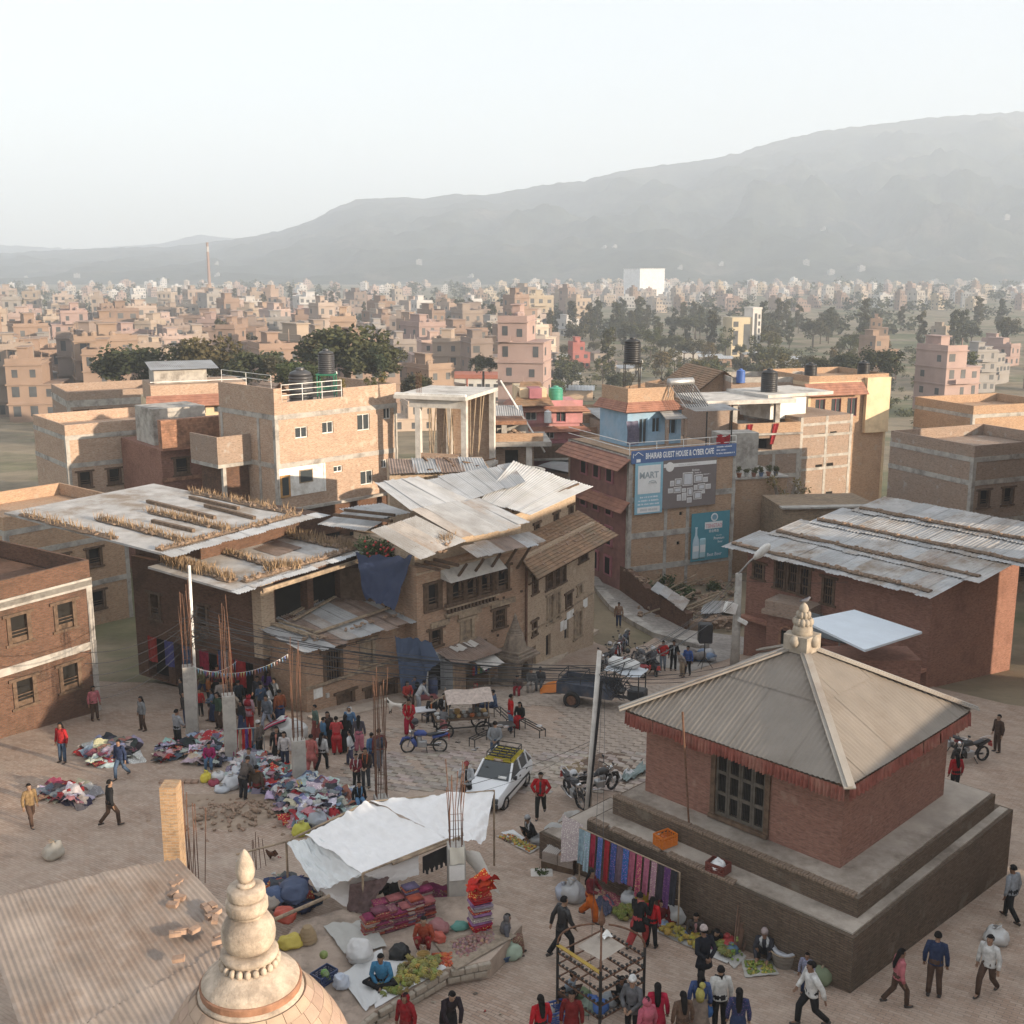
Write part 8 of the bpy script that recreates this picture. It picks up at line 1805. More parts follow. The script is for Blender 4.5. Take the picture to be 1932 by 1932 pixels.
# ------------------------------------------------------------------ vehicles
m_carw=_mat('car_paint',lambda nt,b:(b.inputs['Base Color'].__setattr__('default_value',(.74,.75,.76,1)),b.inputs['Coat Weight'].__setattr__('default_value',.4)),.35,0,.5)
m_cary=M_plain('taxi_yellow',(.62,.50,.03),.12,2.0,.45,0,0,.5)
m_rub=M_plain('tyre_rubber',(.028,.027,.026),.3,8,.85,0,.2)
m_chr=M_plain('chrome',(.6,.6,.6),.1,3,.2,.9,0,.5)
def wheel(root,c,r,w,axis='x',spokes=0,rim=m_steel,name='wheel'):
 """a wheel as a part with tyre and rim below it"""
 ri=.80 if spokes else .62;bm=BM();prof=[(r*ri,-w/2),(r*.94,-w/2),(r,-w*.3),(r,w*.3),(r*.94,w/2),(r*ri,w/2)];n=22;rings=[]
 for q in prof:rings.append([bm.verts.new((q[1],q[0]*math.cos(2*math.pi*k/n),q[0]*math.sin(2*math.pi*k/n)))for k in range(n)])
 for a,b in zip(rings,rings[1:]+rings[:1]):
  for k in range(n):bm.faces.new((a[k],a[(k+1)%n],b[(k+1)%n],b[k]))
 rot=0 if axis=='x' else math.pi/2
 ty=put(name,mesh(name,bm,True),m_rub,root,loc=c,rot=(0,0,rot))
 bm=BM()
 if spokes:
  for k in range(spokes):a=2*math.pi*k/spokes;bar(bm,(w*.12*(-1)**k,0,0),(0,r*.8*math.cos(a),r*.8*math.sin(a)),.006 if spokes>8 else .02,n=4)
  tube(bm,[(-w*.4,0,0),(w*.4,0,0)],r*.12,8)
 else:
  tube(bm,[(-w*.42,0,0),(-w*.3,0,0),(w*.3,0,0),(w*.42,0,0)],[r*.45,r*.6,r*.6,r*.45],16)
 put('rim',bm,rim,ty);return ty
 # taxi
p=(G(957,1534)+G(1000,1493))/2;pc=G(944,1497)
fw=(G(957,1534)-G(1000,1493));ang=math.atan2(fw.y,fw.x)-math.pi/2
tx=thing('taxi','small white taxi hatchback with yellow roof and roof rack','car',(p.x-.72,p.y+.55,gz(p.y+.3)+.03),ang)
SX=.70
def ring_pts(y):pass
body=[(-1.62,.34,.60,.66),(-1.60,.30,.80,.69),(-1.2,.24,.88,.715),(-.4,.22,.90,.72),(.45,.22,.88,.72),(.62,.22,.86,.72),(1.2,.24,.76,.70),(1.55,.28,.68,.665),(1.64,.34,.58,.63)]
bm=BM();rg=[]
for y,z0,z1,hw in body:rg.append([bm.verts.new(v)for v in((-hw*.94,y,z0),(-hw,y,z0+.12),(-hw,y,z1-.08),(-hw*.93,y,z1),(hw*.93,y,z1),(hw,y,z1-.08),(hw,y,z0+.12),(hw*.94,y,z0))])
for a,b in zip(rg,rg[1:]):
 for k in range(8):bm.faces.new((a[k],a[(k+1)%8],b[(k+1)%8],b[k]))
bm.faces.new(rg[0]);bm.faces.new(list(reversed(rg[-1])));bx_o=put('body',mesh('body',bm,True),m_carw,tx);bx_o.data.set_sharp_from_angle(angle=.6)
gh=[(.62,.86,.66),(.05,1.33,.55),(-1.15,1.34,.54),(-1.58,.90,.62)]
bm=BM();
def Q(*v):bm.faces.new([bm.verts.new(x)for x in v])
(y0,z0,w0),(y1,z1,w1),(y2,z2,w2),(y3,z3,w3)=gh
Q((-w1,y1,z1),(w1,y1,z1),(w2,y2,z2),(-w2,y2,z2));bmesh.ops.solidify(bm,geom=bm.faces[:],thickness=-.03);put('roof',bm,m_cary,tx)
bm=BM();Q((-w0+.05,y0-.03,z0+.02),(w0-.05,y0-.03,z0+.02),(w1-.05,y1+.02,z1-.03),(-w1+.05,y1+.02,z1-.03));put('windscreen',bm,m_glass,tx)
bm=BM();Q((-w3+.05,y3+.02,z3),(w3-.05,y3+.02,z3),(w2-.05,y2-.02,z2-.03),(-w2+.05,y2-.02,z2-.03));put('rear_window',bm,m_glass,tx)
for s in(-1,1):
 for(ya,yb,yc,yd)in((.50,-.38,-.38,.02),(-.44,-1.05,-1.05,-.44),(-1.11,-1.50,-1.16,-1.11)):
  bm=BM();Q((s*.675,ya,.90),(s*.675,yb,.90),(s*(.56),yc,1.29),(s*.56,yd,1.29));put('side_window',bm,m_glass,tx)
 for a,b in(((s*w0,y0,z0),(s*w1,y1,z1)),((s*.70,-.41,.88),(s*.55,-.41,1.33)),((s*.69,-1.08,.88),(s*.55,-1.08,1.33)),((s*w3,y3,z3),(s*w2,y2,z2))):
  bm=BM();bar(bm,a,b,.07,.05);put('roof_pillar',bm,m_carw,tx)
 bm=BM();box(bm,s*.715-.012,s*.715+.012,-1.2,1.1,.46,.54);put('side_moulding',bm,m_black,tx)
 bm=BM();box(bm,s*.80-.06,s*.80+.06,.38,.48,.92,1.04);put('mirror',bm,m_black,tx)
 bm=BM();box(bm,s*.725-.01,s*.725+.01,-.32,-.2,.74,.78);put('door_handle',bm,m_black,tx);bm=BM();box(bm,s*.725-.01,s*.725+.01,-.98,-.86,.74,.78);put('door_handle',bm,m_black,tx)
 bm=BM();box(bm,s*.48-.15,s*.48+.15,1.58,1.665,.50,.66);put('headlight',bm,m_glass,tx)
 bm=BM();box(bm,s*.55-.08,s*.55+.08,-1.655,-1.6,.55,.75);put('tail_light',bm,m_plastic,tx,color=(.3,.02,.02))
 for y in(1.05,-1.05):wheel(tx,(s*.64,y,.27),.27,.16,'x',0,m_chr)
bm=BM();box(bm,-.64,.64,1.6,1.72,.32,.48);bmesh.ops.bevel(bm,geom=bm.edges[:],offset=.03,segments=1,affect='EDGES');put('bumper',bm,m_black,tx)
bm=BM();box(bm,-.3,.3,1.62,1.66,.52,.64);put('grille',bm,m_black,tx);bm=BM();box(bm,-.64,.64,-1.74,-1.6,.34,.48);put('bumper',bm,m_black,tx)
bm=BM()
for y in(-1.0,-.78,-.56,-.34,-.12):bar(bm,(-.42,y,1.43),(.42,y,1.43),.03,n=5)
for x in(-.42,-.14,.14,.42):bar(bm,(x,-1.05,1.44),(x,-.05,1.44),.022,n=5)
for a,b in(((-.46,-1.08),(.46,-1.08)),((.46,-1.08),(.46,0)),((.46,0),(-.46,0)),((-.46,0),(-.46,-1.08))):bar(bm,(*a,1.58),(*b,1.58),.018,n=5)
for x in(-.46,.46):
 for y in(-1.06,-.02):bar(bm,(x,y,1.36),(x,y,1.58),.018,n=5)
put('roof_rack',bm,m_iron,tx)
bm=BM();box(bm,-.17,.17,.02,.05,1.33,1.40);ts=put('taxi_sign',bm,m_plastic,tx,color=(.45,.28,.2));put('lettering',textmesh('TAXI',.075,.002,1.2,'CENTER',.002),m_sheet,ts,loc=(0,.056,1.34),rot=(0,0,math.pi),color=(.85,.8,.7))
bm=BM();box(bm,-.5,-.2,.25,.55,.92,.98);put('dashboard_paper',bm,m_white,tx);bm=BM();tube(bm,[(.34+.15*math.cos(a*.524),.28,1.0+.15*math.sin(a*.524))for a in range(13)],.015,5);put('steering_wheel',bm,m_black,tx)
def motorbike(label,loc,rotz,body_c,helmet=None,scooter=False,lean=0.08,fairing=True,name=None,front_turn=.25):
 t=thing(name or('scooter' if scooter else 'motorcycle'),label,'scooter' if scooter else 'motorcycle',loc,rotz);t.rotation_euler=(0,lean,rotz)
 r=.22 if scooter else .30;wb=.62 if scooter else .64
 wheel(t,(0,-wb,r),r,.10,'x',0 if scooter else 10,m_steel);fwh=wheel(t,(0.02,wb,r),r,.09,'x',0 if scooter else 10,m_steel);fwh.rotation_euler=(0,0,front_turn)
 hb=Vector((0,wb-.28,1.02));bm=BM()
 for s in(-1,1):bar(bm,(s*.08,wb,r),(s*.07,wb-.22,.92),.028,n=6)
 put('fork',bm,m_chr,t);bm=BM();tube(bm,[(-.36,hb.y-.12,hb.z+.02),(-.2,hb.y,hb.z),(0,hb.y+.03,hb.z-.03),(.2,hb.y,hb.z),(.36,hb.y-.12,hb.z+.02)],.016,6);put('handlebar',bm,m_iron,t)
 for s in(-1,1):bm=BM();bar(bm,(s*.24,hb.y,hb.z),(s*.3,hb.y+.02,hb.z+.2),.008,n=4);box(bm,s*.32-.06,s*.32+.06,hb.y,hb.y+.03,hb.z+.18,hb.z+.25);put('mirror',bm,m_black,t)
 bm=BM();bmesh.ops.create_uvsphere(bm,u_segments=12,v_segments=8,radius=.10,matrix=Matrix.Translation((0,wb-.10,.88))@Matrix.Diagonal((1,.7,1,1)));put('headlight',mesh('headlight',bm,True),m_chr,t)
 bm=BM();tube(bm,[(0,wb+r*1.0,r+.05),(0,wb+.18,r*2+.03),(0,wb,r*2+.05),(0,wb-.22,r*2-.02)],[(.05,.01),(.06,.02),(.06,.02),(.05,.01)],8);put('mudguard',mesh('mudguard',bm,True),m_plastic,t,color=body_c)
 if scooter:
  bm=BM();tube(bm,[(0,wb-.18,.35),(0,wb-.2,.6),(0,wb-.26,.95)],[(.22,.06),(.2,.08),(.13,.08)],10);put('leg_shield',mesh('leg_shield',bm,True),m_plastic,t,color=body_c)
  bm=BM();box(bm,-.17,.17,-.15,wb-.2,.24,.32);put('footboard',bm,m_black,t)
  bm=BM();tube(bm,[(0,-.12,.45),(0,-.35,.55),(0,-.7,.62),(0,-.95,.66)],[(.14,.2),(.2,.24),(.18,.18),(.06,.06)],12);put('tail_body',mesh('tail_body',bm,True),m_plastic,t,color=body_c)
  bm=BM();tube(bm,[(0,.0,.76),(0,-.3,.80),(0,-.75,.83)],[(.13,.05),(.14,.06),(.11,.05)],10);put('seat',mesh('seat',bm,True),m_black,t)
 else:
  bm=BM();tube(bm,[(0,.38,.78),(0,.24,.84),(0,.02,.83),(0,-.12,.76)],[(.09,.07),(.15,.13),(.15,.12),(.09,.06)],12);put('fuel_tank',mesh('fuel_tank',bm,True),m_plastic,t,color=body_c)
  bm=BM();tube(bm,[(0,-.05,.78),(0,-.25,.77),(0,-.55,.82),(0,-.85,.86)],[(.10,.04),(.14,.06),(.13,.055),(.09,.04)],10);put('seat',mesh('seat',bm,True),m_black,t)
  bm=BM();tube(bm,[(0,-.35,.66),(0,-.65,.72),(0,-.98,.80)],[(.12,.08),(.11,.07),(.05,.04)],10);put('tail_body',mesh('tail_body',bm,True),m_plastic,t,color=body_c)
  bm=BM();tube(bm,[(-.1,-.55,.88),(-.1,-.9,.93),(0,-1.0,.95),(.1,-.9,.93),(.1,-.55,.88)],.014,5);put('grab_rail',bm,m_chr,t)
  bm=BM();box(bm,-.13,.13,-.12,.26,.26,.52);box(bm,-.09,.09,.08,.28,.5,.68);bmesh.ops.bevel(bm,geom=bm.edges[:],offset=.03,segments=1,affect='EDGES');put('engine',bm,m_steel,t)
  bm=BM();bar(bm,(0,.38,.85),(0,.3,.35),.04,n=6);bar(bm,(0,.3,.35),(0,-.25,.33),.04,n=6);bar(bm,(0,-.25,.33),(0,-.5,.7),.04,n=6);bar(bm,(.0,-.1,.35),(0,-wb,r),.04,n=6);put('frame',bm,m_iron,t)
  if fairing:
   for s in(-1,1):bm=BM();tube(bm,[(s*.12,.46,.62),(s*.14,.38,.48),(s*.10,.30,.30)],[(.04,.09),(.05,.10),(.03,.05)],8);put('leg_fairing',mesh('leg_fairing',bm,True),m_plastic,t,color=body_c)
 bm=BM();tube(bm,[(.16,.2,.28),(.18,-.1,.25),(.19,-.7,.34)],[.025,.03,.05],8);put('exhaust',mesh('exhaust',bm,True),m_chr,t)
 bm=BM();box(bm,-.10,.10,-1.02,-.99,.55,.68);put('number_plate',bm,m_plastic,t,color=(.45,.06,.05));bm=BM();box(bm,-.07,.07,-1.03,-.98,.70,.77);put('tail_light',bm,m_plastic,t,color=(.45,.03,.02))
 bm=BM();bar(bm,(-.08,-.1,.28),(-.28,-.15,.0),.018,n=5);put('side_stand',bm,m_iron,t)
 if helmet:
  hp=Matrix.Translation(loc)@Matrix.Rotation(rotz,4,'Z')@Vector((.2,wb-.3,1.14));hm=thing('helmet',helmet[1],'helmet',hp,rotz);bm=BM();bmesh.ops.create_uvsphere(bm,u_segments=16,v_segments=10,radius=.14,matrix=Matrix.Translation((0,0,.13)));put('shell',mesh('shell',bm,True),m_plastic,hm,color=helmet[0])
  bm=BM();box(bm,-.10,.10,.10,.146,.08,.17);bmesh.ops.bevel(bm,geom=bm.edges[:],offset=.02,segments=1,affect='EDGES');put('visor',bm,m_glass,hm)
 return t
a,b=G(768,1421),G(832,1420);d=a-b
motorbike('blue and black motorcycle parked in the open square',((a+b)/2),math.atan2(d.y,d.x)-math.pi/2,(.035,.07,.26),((.03,.03,.035),'black helmet hung on the blue motorcycle'))
motorbike('dark motorcycle with a white helmet beside the leaning pole',G(1072,1524)+Vector((.25,.45,0)),math.radians(200),(.035,.035,.04),((.55,.56,.58),'white striped helmet on the dark motorcycle by the pole'))
motorbike('black motorcycle behind the leaning pole against the plinth step',G(1118,1505)+Vector((.2,.4,0)),math.radians(-60),(.03,.03,.03),None)
motorbike('upright grey motorcycle with a helmet at the start of the lane',G(1160,1258)+Vector((0,.4,0)),math.radians(165),(.10,.10,.11),((.45,.42,.42),'pale helmet on the grey motorcycle in the lane'))
motorbike('red scooter parked at the lane mouth',G(1192,1280)+Vector((0,.3,0)),math.radians(60),(.30,.03,.03),((.03,.03,.03),'black helmet on the red scooter'),True)
sc_l=G(1232,1275)+Vector((0,.3,0));motorbike('black scooter with a glowing tail light, ridden down the lane',sc_l,math.radians(8),(.03,.03,.035),None,True)
person('rider in black and white stripes with a helmet on the scooter',0,0,1.65,8,'ride',(.10,.10,.11),BLK,hat=('helmet',(.55,.55,.55)),arms='reach',scarf=(.6,.6,.6),at=sc_l+Vector((0,-.2,.03)))
for k,(u,v,rz,c,lb)in enumerate(((1148,1266,150,(.06,.06,.07),'black motorcycle nearest the old corner house in the lane mouth'),(1172,1240,170,(.12,.03,.03),'maroon motorcycle parked behind the grey one in the lane'),(1182,1228,165,(.05,.07,.12),'dark blue motorcycle furthest up the lane'),(1212,1262,30,(.10,.10,.11),'grey motorcycle between the two scooters'))):motorbike(lb,G(u,v)+Vector((0,.3,0)),math.radians(rz),c)
# power tiller with blue trailer
a=G(1075,1332);tr=thing('tractor_trailer','blue farm trailer hitched to a small tractor, loaded behind the leaning pole','tractor',a+Vector((.9,.3,0)),math.radians(-22))
bm=BM();m_tr=M_plain('trailer_blue',(.05,.06,.085),.3,3,.7,.1,.1,.4,dirt=(.13,.11,.10))
box(bm,-1.3,1.3,-.75,.75,.72,.78)
for q in((-1.3,1.3,-.78,-.74),(-1.3,1.3,.74,.78),(-1.33,-1.29,-.78,.78),(1.29,1.33,-.78,.78)):box(bm,*q,.62,1.14)
put('trailer_box',bm,m_tr,tr)
for s in(-1,1):wheel(tr,(-.55,s*.86,.40),.40,.2,'y',0,m_rust)
bm=BM();bar(bm,(-1.2,0,.6),(2.6,0,.55),.12);put('chassis',bm,m_tr,tr)
bm=BM()
for x in(-1.25,-.2):tube(bm,[(x,-.7,1.14),(x,-.65,1.45),(x,.65,1.45),(x,.7,1.14)],.022,5)
for y in(-.65,.65):bar(bm,(-1.25,y,1.45),(-.2,y,1.45),.022,n=5)
put('hoop_rail',bm,m_iron,tr)
bm=BM();box(bm,1.9,2.7,-.35,.35,.55,1.05);bmesh.ops.bevel(bm,geom=bm.edges[:],offset=.06,segments=1,affect='EDGES');put('engine',bm,m_black,tr)
bm=BM();grid(bm,8,6,lambda s,t:(.9+s*1.7,-.7+t*1.4,1.95+.06*math.sin(s*7+t*5)-.1*s));put('canopy',mesh('canopy',bm,True),m_sheet,tr,color=(.50,.53,.56))
bm=BM()
for x in(1.0,2.5):
 for y in(-.6,.6):bar(bm,(x,y,.7),(x,y,1.92),.03,n=5)
put('canopy_post',bm,m_iron,tr);bm=BM();box(bm,1.1,1.7,-.3,.3,.8,.92);put('seat',bm,m_black,tr)
for s in(-1,1):wheel(tr,(2.3,s*.55,.33),.33,.16,'y',0,m_rust)
bm=BM();tube(bm,[(1.6,-.35,1.15),(2.2,-.3,.95),(2.2,.3,.95),(1.6,.35,1.15)],.022,5);put('handlebar',bm,m_tr,tr)
# ------------------------------------------------------------------ food cart, benches, tables
pc=G(870,1388)+Vector((0,.2,0));ct=thing('food_cart','wheeled food cart with pale cloth awning and pots in the square','cart',pc,math.radians(12))
bm=BM();box(bm,-1.15,1.15,-.45,.45,.78,.84);put('cart_bed',bm,m_wood,ct)
bm=BM()
for x in(-1.1,1.1):
 for y in(-.42,.42):bar(bm,(x,y,.2),(x,y,.78),.05)
for y in(-.42,.42):bar(bm,(-1.15,y,.45),(1.15,y,.45),.05)
put('cart_frame',bm,m_iron,ct)
for x in(-.75,.85):
 for y in(-.52,.52):wheel(ct,(x,y,.36),.36,.05,'y',14,m_iron)
bm=BM()
for x,y in((-.6,.4),(1.1,.4),(-.6,-.4),(1.1,-.4)):bar(bm,(x,y,.84),(x,y,1.95 if y>0 else 1.7),.025,n=5)
bar(bm,(-1.3,0,1.45),(-.5,0,1.9),.03,n=5);put('awning_post',bm,m_wood_p,ct)
for s,(ya,yb,za,zb_)in enumerate(((-.75,.02,1.62,1.98),(.02,.75,1.98,1.66))):
 bm=BM();grid(bm,10,4,lambda a_,b_:(-.7+a_*1.95,ya+(yb-ya)*b_,za+(zb_-za)*b_+.03*math.sin(a_*9+s)));put('awning',mesh('awning',bm,True),m_cloth,ct,color=(.56,.46,.40))
for k in range(16):
 x,y=-1.0+2.0*(k%8)/7,(-.25,.18)[k//8];bm=BM();r=rr(.07,.14);kind=k%3
 lathe(bm,[(r*.7,0),(r,.04),(r,rr(.08,.2)),(r*.9,.1)]if kind else[(r*.8,0),(r,.05),(r*.8,.12),(r*.2,.14)],12);put('pot' if kind else 'food_heap',bm,(m_steel if kind==1 else m_plastic),ct,loc=(x,y,.842),color=[(.5,.5,.48),(.4,.12,.04),(.12,.13,.12),(.45,.28,.1)][k%4])
def bench(label,a,b,w=.3,h=.45,top=m_iron):
 a=Vector(a);b=Vector(b);L=(b-a).length;t=thing('bench',label,'bench',(a+b)/2,math.atan2((b-a).y,(b-a).x));bm=BM()
 for y in(-w/2,0,w/2):bar(bm,(-L/2,y,h),(L/2,y,h),.04,.03)
 for x in(-L/2,L/2):bar(bm,(x,-w/2,h),(x,w/2,h),.04,.03)
 put('seat',bm,top,t)
 for x in(-L/2+.02,L/2-.02):
  for y in(-w/2,w/2):bm=BM();bar(bm,(x,y,0),(x,y,h),.03);put('leg',bm,m_iron,t)
 return t
bench('long slatted iron bench reaching right from the seated woman',G(985,1378),G(1024,1394));bench('short iron bench in front of the food cart',G(890,1412),G(924,1400));bench('iron bench behind the food cart beside the dishes',G(938,1355),G(962,1372));bench('low blue bench at the white table',G(800,1365),G(822,1360),.35,.4,m_tr)
def table(label,p,w,d,h,c,m=m_plastic):
 t=thing('table',label,'table',p,.3);bm=BM();box(bm,-w/2,w/2,-d/2,d/2,h-.04,h);put('table_top',bm,m,t,color=c)
 for x in(-w/2+.05,w/2-.05):
  for y in(-d/2+.05,d/2-.05):bm=BM();bar(bm,(x,y,0),(x,y,h-.04),.04);put('leg',bm,m_iron,t)
 return t
table('white-topped table in front of the blue tarpaulin',G(797,1362),1.1,.6,.6,(.6,.6,.62));tb=table('dark table with plates right of the food cart',G(949,1392),.95,.6,.6,(.05,.045,.04));table('dark red table beside the shop drum',G(806,1338),.9,.6,.6,(.16,.04,.04))
PLT=BM();lathe(PLT,[(.05,0),(.12,.02),(.13,.03),(.11,.025)],14);PLT=mesh('plate',PLT);PLT.materials.append(m_chr)
for k,(u,v,dz,lb)in enumerate(((943,1372,.6,'steel plate at the left of the dark table'),(955,1374,.6,'steel plate at the right of the dark table'),(864,1403,.0,'steel plate on the ground left of the short bench'),(902,1415,0,'steel plate under the short bench'),(893,1419,0,'steel plate at the leg of the short bench'),(1018,1372,.46,'steel plate on the long bench'))):o=put('plate',PLT,None,loc=G(u,v,dz)+Vector((0,0,.035)),label=lb,cat='plate')
# loudspeaker, dog, hen
p=G(1328,1262);t=thing('loudspeaker','black loudspeaker on a tripod stand behind the temple roof','loudspeaker',p);bm=BM();box(bm,-.36,.36,-.3,.3,1.5,2.55);bmesh.ops.bevel(bm,geom=bm.edges[:],offset=.05,segments=1,affect='EDGES');put('cabinet',bm,m_black,t)
bm=BM();bar(bm,(0,0,.4),(0,0,1.5),.03,n=6);put('stand_pole',bm,m_iron,t)
for k in range(3):a=k*2.1;bm=BM();bar(bm,(0,0,.7),(.5*math.cos(a),.5*math.sin(a),0),.02,n=5);put('leg',bm,m_iron,t)
def animal(name,label,p,rotz,verts,edges,radii,m,color):
 t=thing(name,label,name,p,rotz);me=bpy.data.meshes.new('body');me.from_pydata(verts,edges,[]);o=bpy.data.objects.new('tmp',me);o.modifiers.new('s','SKIN').use_smooth_shade=True
 for d_,r in zip(me.skin_vertices[0].data,radii):d_.radius=r if isinstance(r,tuple)else(r,r)
 me.skin_vertices[0].data[0].use_root=True;o.modifiers.new('b','SUBSURF').levels=1;bme=bake(o);bme.name='body';bme.materials.clear();put('body',bme,m,t,color=color);return t
def dog_fn(nt,b):
 v=coords(nt);n=noise(nt,v,3.2,1.0,.3);nt.links.new(ramp(nt,n,[(.52,(.62,.57,.50)),(.56,(.06,.045,.035))]),b.inputs['Base Color'])
animal('dog','white dog with dark patches standing on the step by the corner house',G(747,1354)+Vector((0,0,.12)),math.radians(75),[(0,-.25,.50),(0,0,.48),(0,.25,.50),(0,.36,.62),(0,.43,.70),(0,.56,.67),(.07,.25,.25),(.07,.24,.03),(-.07,.22,.25),(-.07,.30,.03),(.07,-.22,.33),(.07,-.32,.22),(.07,-.28,.03),(-.07,-.24,.33),(-.07,-.34,.22),(-.07,-.30,.03),(0,-.38,.56),(0,-.50,.68),(.05,.40,.79),(-.05,.40,.79)],[(0,1),(1,2),(2,3),(3,4),(4,5),(2,6),(6,7),(2,8),(8,9),(0,10),(10,11),(11,12),(0,13),(13,14),(14,15),(0,16),(16,17),(4,18),(4,19)],[.09,.09,.105,.065,.065,.03,.035,.022,.035,.022,.05,.028,.022,.05,.028,.022,.025,.012,.02,.02],_mat('dog_coat',dog_fn,.9),(1,1,1))
animal('hen','brown hen pecking on the ground behind the foreground spire',G(511,1622),math.radians(70),[(0,-.10,.20),(0,.02,.19),(0,.10,.22),(0,.14,.30),(0,.18,.31),(0,-.2,.28),(.03,0,.08),(.03,.02,.0),(-.03,0,.08),(-.03,.02,0)],[(0,1),(1,2),(2,3),(3,4),(0,5),(1,6),(6,7),(1,8),(8,9)],[.09,.10,.06,.035,.015,.03,.016,.01,.016,.01],m_cloth,(.10,.045,.025))
# ------------------------------------------------------------------ market goods
GAR=[]
for k in range(7):
 bm=BM();sd=k*7.3
 grid(bm,6,6,lambda s,t:((s-.5)*.52*(1+.25*mnoise.noise(Vector((t*3,sd,0)))),(t-.5)*.42*(1+.25*mnoise.noise(Vector((s*3,sd,5)))),.10*fbm(Vector((s*3.2+sd,t*3.2,sd)),3)-.16*((s-.5)**2+(t-.5)**2)))
 GAR.append(mesh('garment',bm,True));GAR[-1].materials.append(m_print if k%3==2 else m_cloth)
GC=[(.55,.53,.52),(.62,.60,.60),(.33,.34,.37),(.40,.04,.045),(.46,.24,.25),(.05,.05,.06),(.10,.13,.21),(.22,.22,.23),(.47,.44,.42),(.14,.16,.20),(.58,.55,.54),(.25,.07,.10),(.58,.50,.44),(.04,.045,.06),(.34,.14,.11),(.36,.42,.48),(.5,.5,.52)]
def heap(label,pts,n,hgt,cols=GC,name='clothes_heap'):
 """a mound with garments lying on it"""
 ps=[G(u,v)for u,v in pts];c=sum(ps,Vector())/len(ps);t=thing(name,label,'clothes',c);k_=len(ps)
 def inside():
  a=RND.randrange(k_);w=RND.random()**.5;e=RND.random();return c.lerp(ps[a].lerp(ps[(a+1)%k_],e),w),w
 bm=BM();ring=[];N_=24
 for lev,(f,z)in enumerate(((1.0,-.05),(.8,.45),(.5,.85),(.2,1.0))):
  r_=[]
  for j in range(N_):
   q=j/N_*k_;a=int(q);e=q-a;p=c.lerp(ps[a%k_].lerp(ps[(a+1)%k_],e),f);p=Vector((p.x,p.y,gz(p.y)+z*hgt*(1+.3*mnoise.noise(p*2))));r_.append(bm.verts.new(p-c))
  ring.append(r_)
 for a,b in zip(ring,ring[1:]):
  for j in range(N_):bm.faces.new((a[j],a[(j+1)%N_],b[(j+1)%N_],b[j]))
 bm.faces.new(ring[-1]);put('heap_core',mesh('heap_core',bm,True),m_cloth,t,color=(.25,.22,.22))
 for _ in range(n):
  p,w=inside();z=hgt*(1.02-.12*w-.75*max(0,w-.35)**1.3*1.2);z=max(.05,z)
  put('garment',RND.choice(GAR),None,t,loc=Vector((p.x,p.y,gz(p.y)+z))-c,rot=(rr(-.45,.45),rr(-.45,.45),rr(0,6.3)),scale=(rr(.95,1.6),rr(.95,1.6),rr(.9,1.7)),color=tuple(x*rr(.8,1.15)for x in RND.choice(cols)))
 return t
heap('clothes heap around the seated girl between the two left columns',[(330,1418),(372,1396),(425,1388),(440,1425),(405,1448),(365,1440)],110,.45)
heap('long heap of red and white clothes left of the middle column',[(432,1452),(470,1425),(520,1438),(552,1472),(540,1502),(495,1500),(450,1480)],150,.45,GC+[(.5,.02,.03),(.62,.6,.6),(.5,.04,.04)])
heap('heap of mixed clothes between the corner column and the white canopy',[(524,1500),(560,1478),(610,1484),(660,1505),(688,1526),(640,1545),(590,1568),(550,1560),(530,1530)],190,.6)
heap('small heap of clothes on a bench at the left edge',[(300,1420),(335,1404),(352,1412),(330,1434),(300,1440)],36,.4)
def crumple(bm,pr,sx=1.0):
 """a slumped, folded bag shape"""
 zs=[z for r,z in pr];f=np.linspace(0,len(pr)-1,16);P2=[(float(np.interp(q,range(len(pr)),[r for r,z in pr])),float(np.interp(q,range(len(pr)),zs)))for q in f]
 rg=lathe(bm,P2,28,(0,0,0),0,0,True,sx,1/sx);sd=rr(0,90);R0=max(r for r,z in pr);tl=rr(-.25,.25),rr(-.25,.25)
 for ring in rg:
  for v in ring:
   q=v.co/R0;e=1+.22*fbm(q*1.3+Vector((sd,0,0)),2)-.16*abs(mnoise.noise(q*3.1+Vector((0,sd,0))))+.05*mnoise.noise(q*7+Vector((sd,sd,0)))
   v.co=Vector((v.co.x*e+tl[0]*v.co.z*.6,v.co.y*e+tl[1]*v.co.z*.6,max(0,v.co.z*(.85+.25*mnoise.noise(q*1.7+Vector((3,sd,1)))))))
def sack(label,u,v,r,h,c,name='sack',at=None,m=None,tied=True,sx=1.0):
 p=at if at is not None else G(u,v)+Vector((0,0,.03));t=thing(name,label,'sack',p,rr(0,6));bm=BM();pr=[(r*.75,0),(r*1.0,h*.15),(r*1.05,h*.45),(r*.9,h*.75)]+([(r*.35,h*.92),(r*.22,h*.97),(r*.35,h*1.1)]if tied else[(r*.6,h),(r*.1,h*1.03)])
 crumple(bm,pr,sx);put('sack_body',mesh('sack_body',bm,True),m or m_sheet,t,color=c)
 if tied:bm=BM();tube(bm,[(r*.26*math.cos(a*.7),r*.26*math.sin(a*.7),h*.95)for a in range(10)],.012,4);put('tie',bm,m_wood_p,t)
 return t
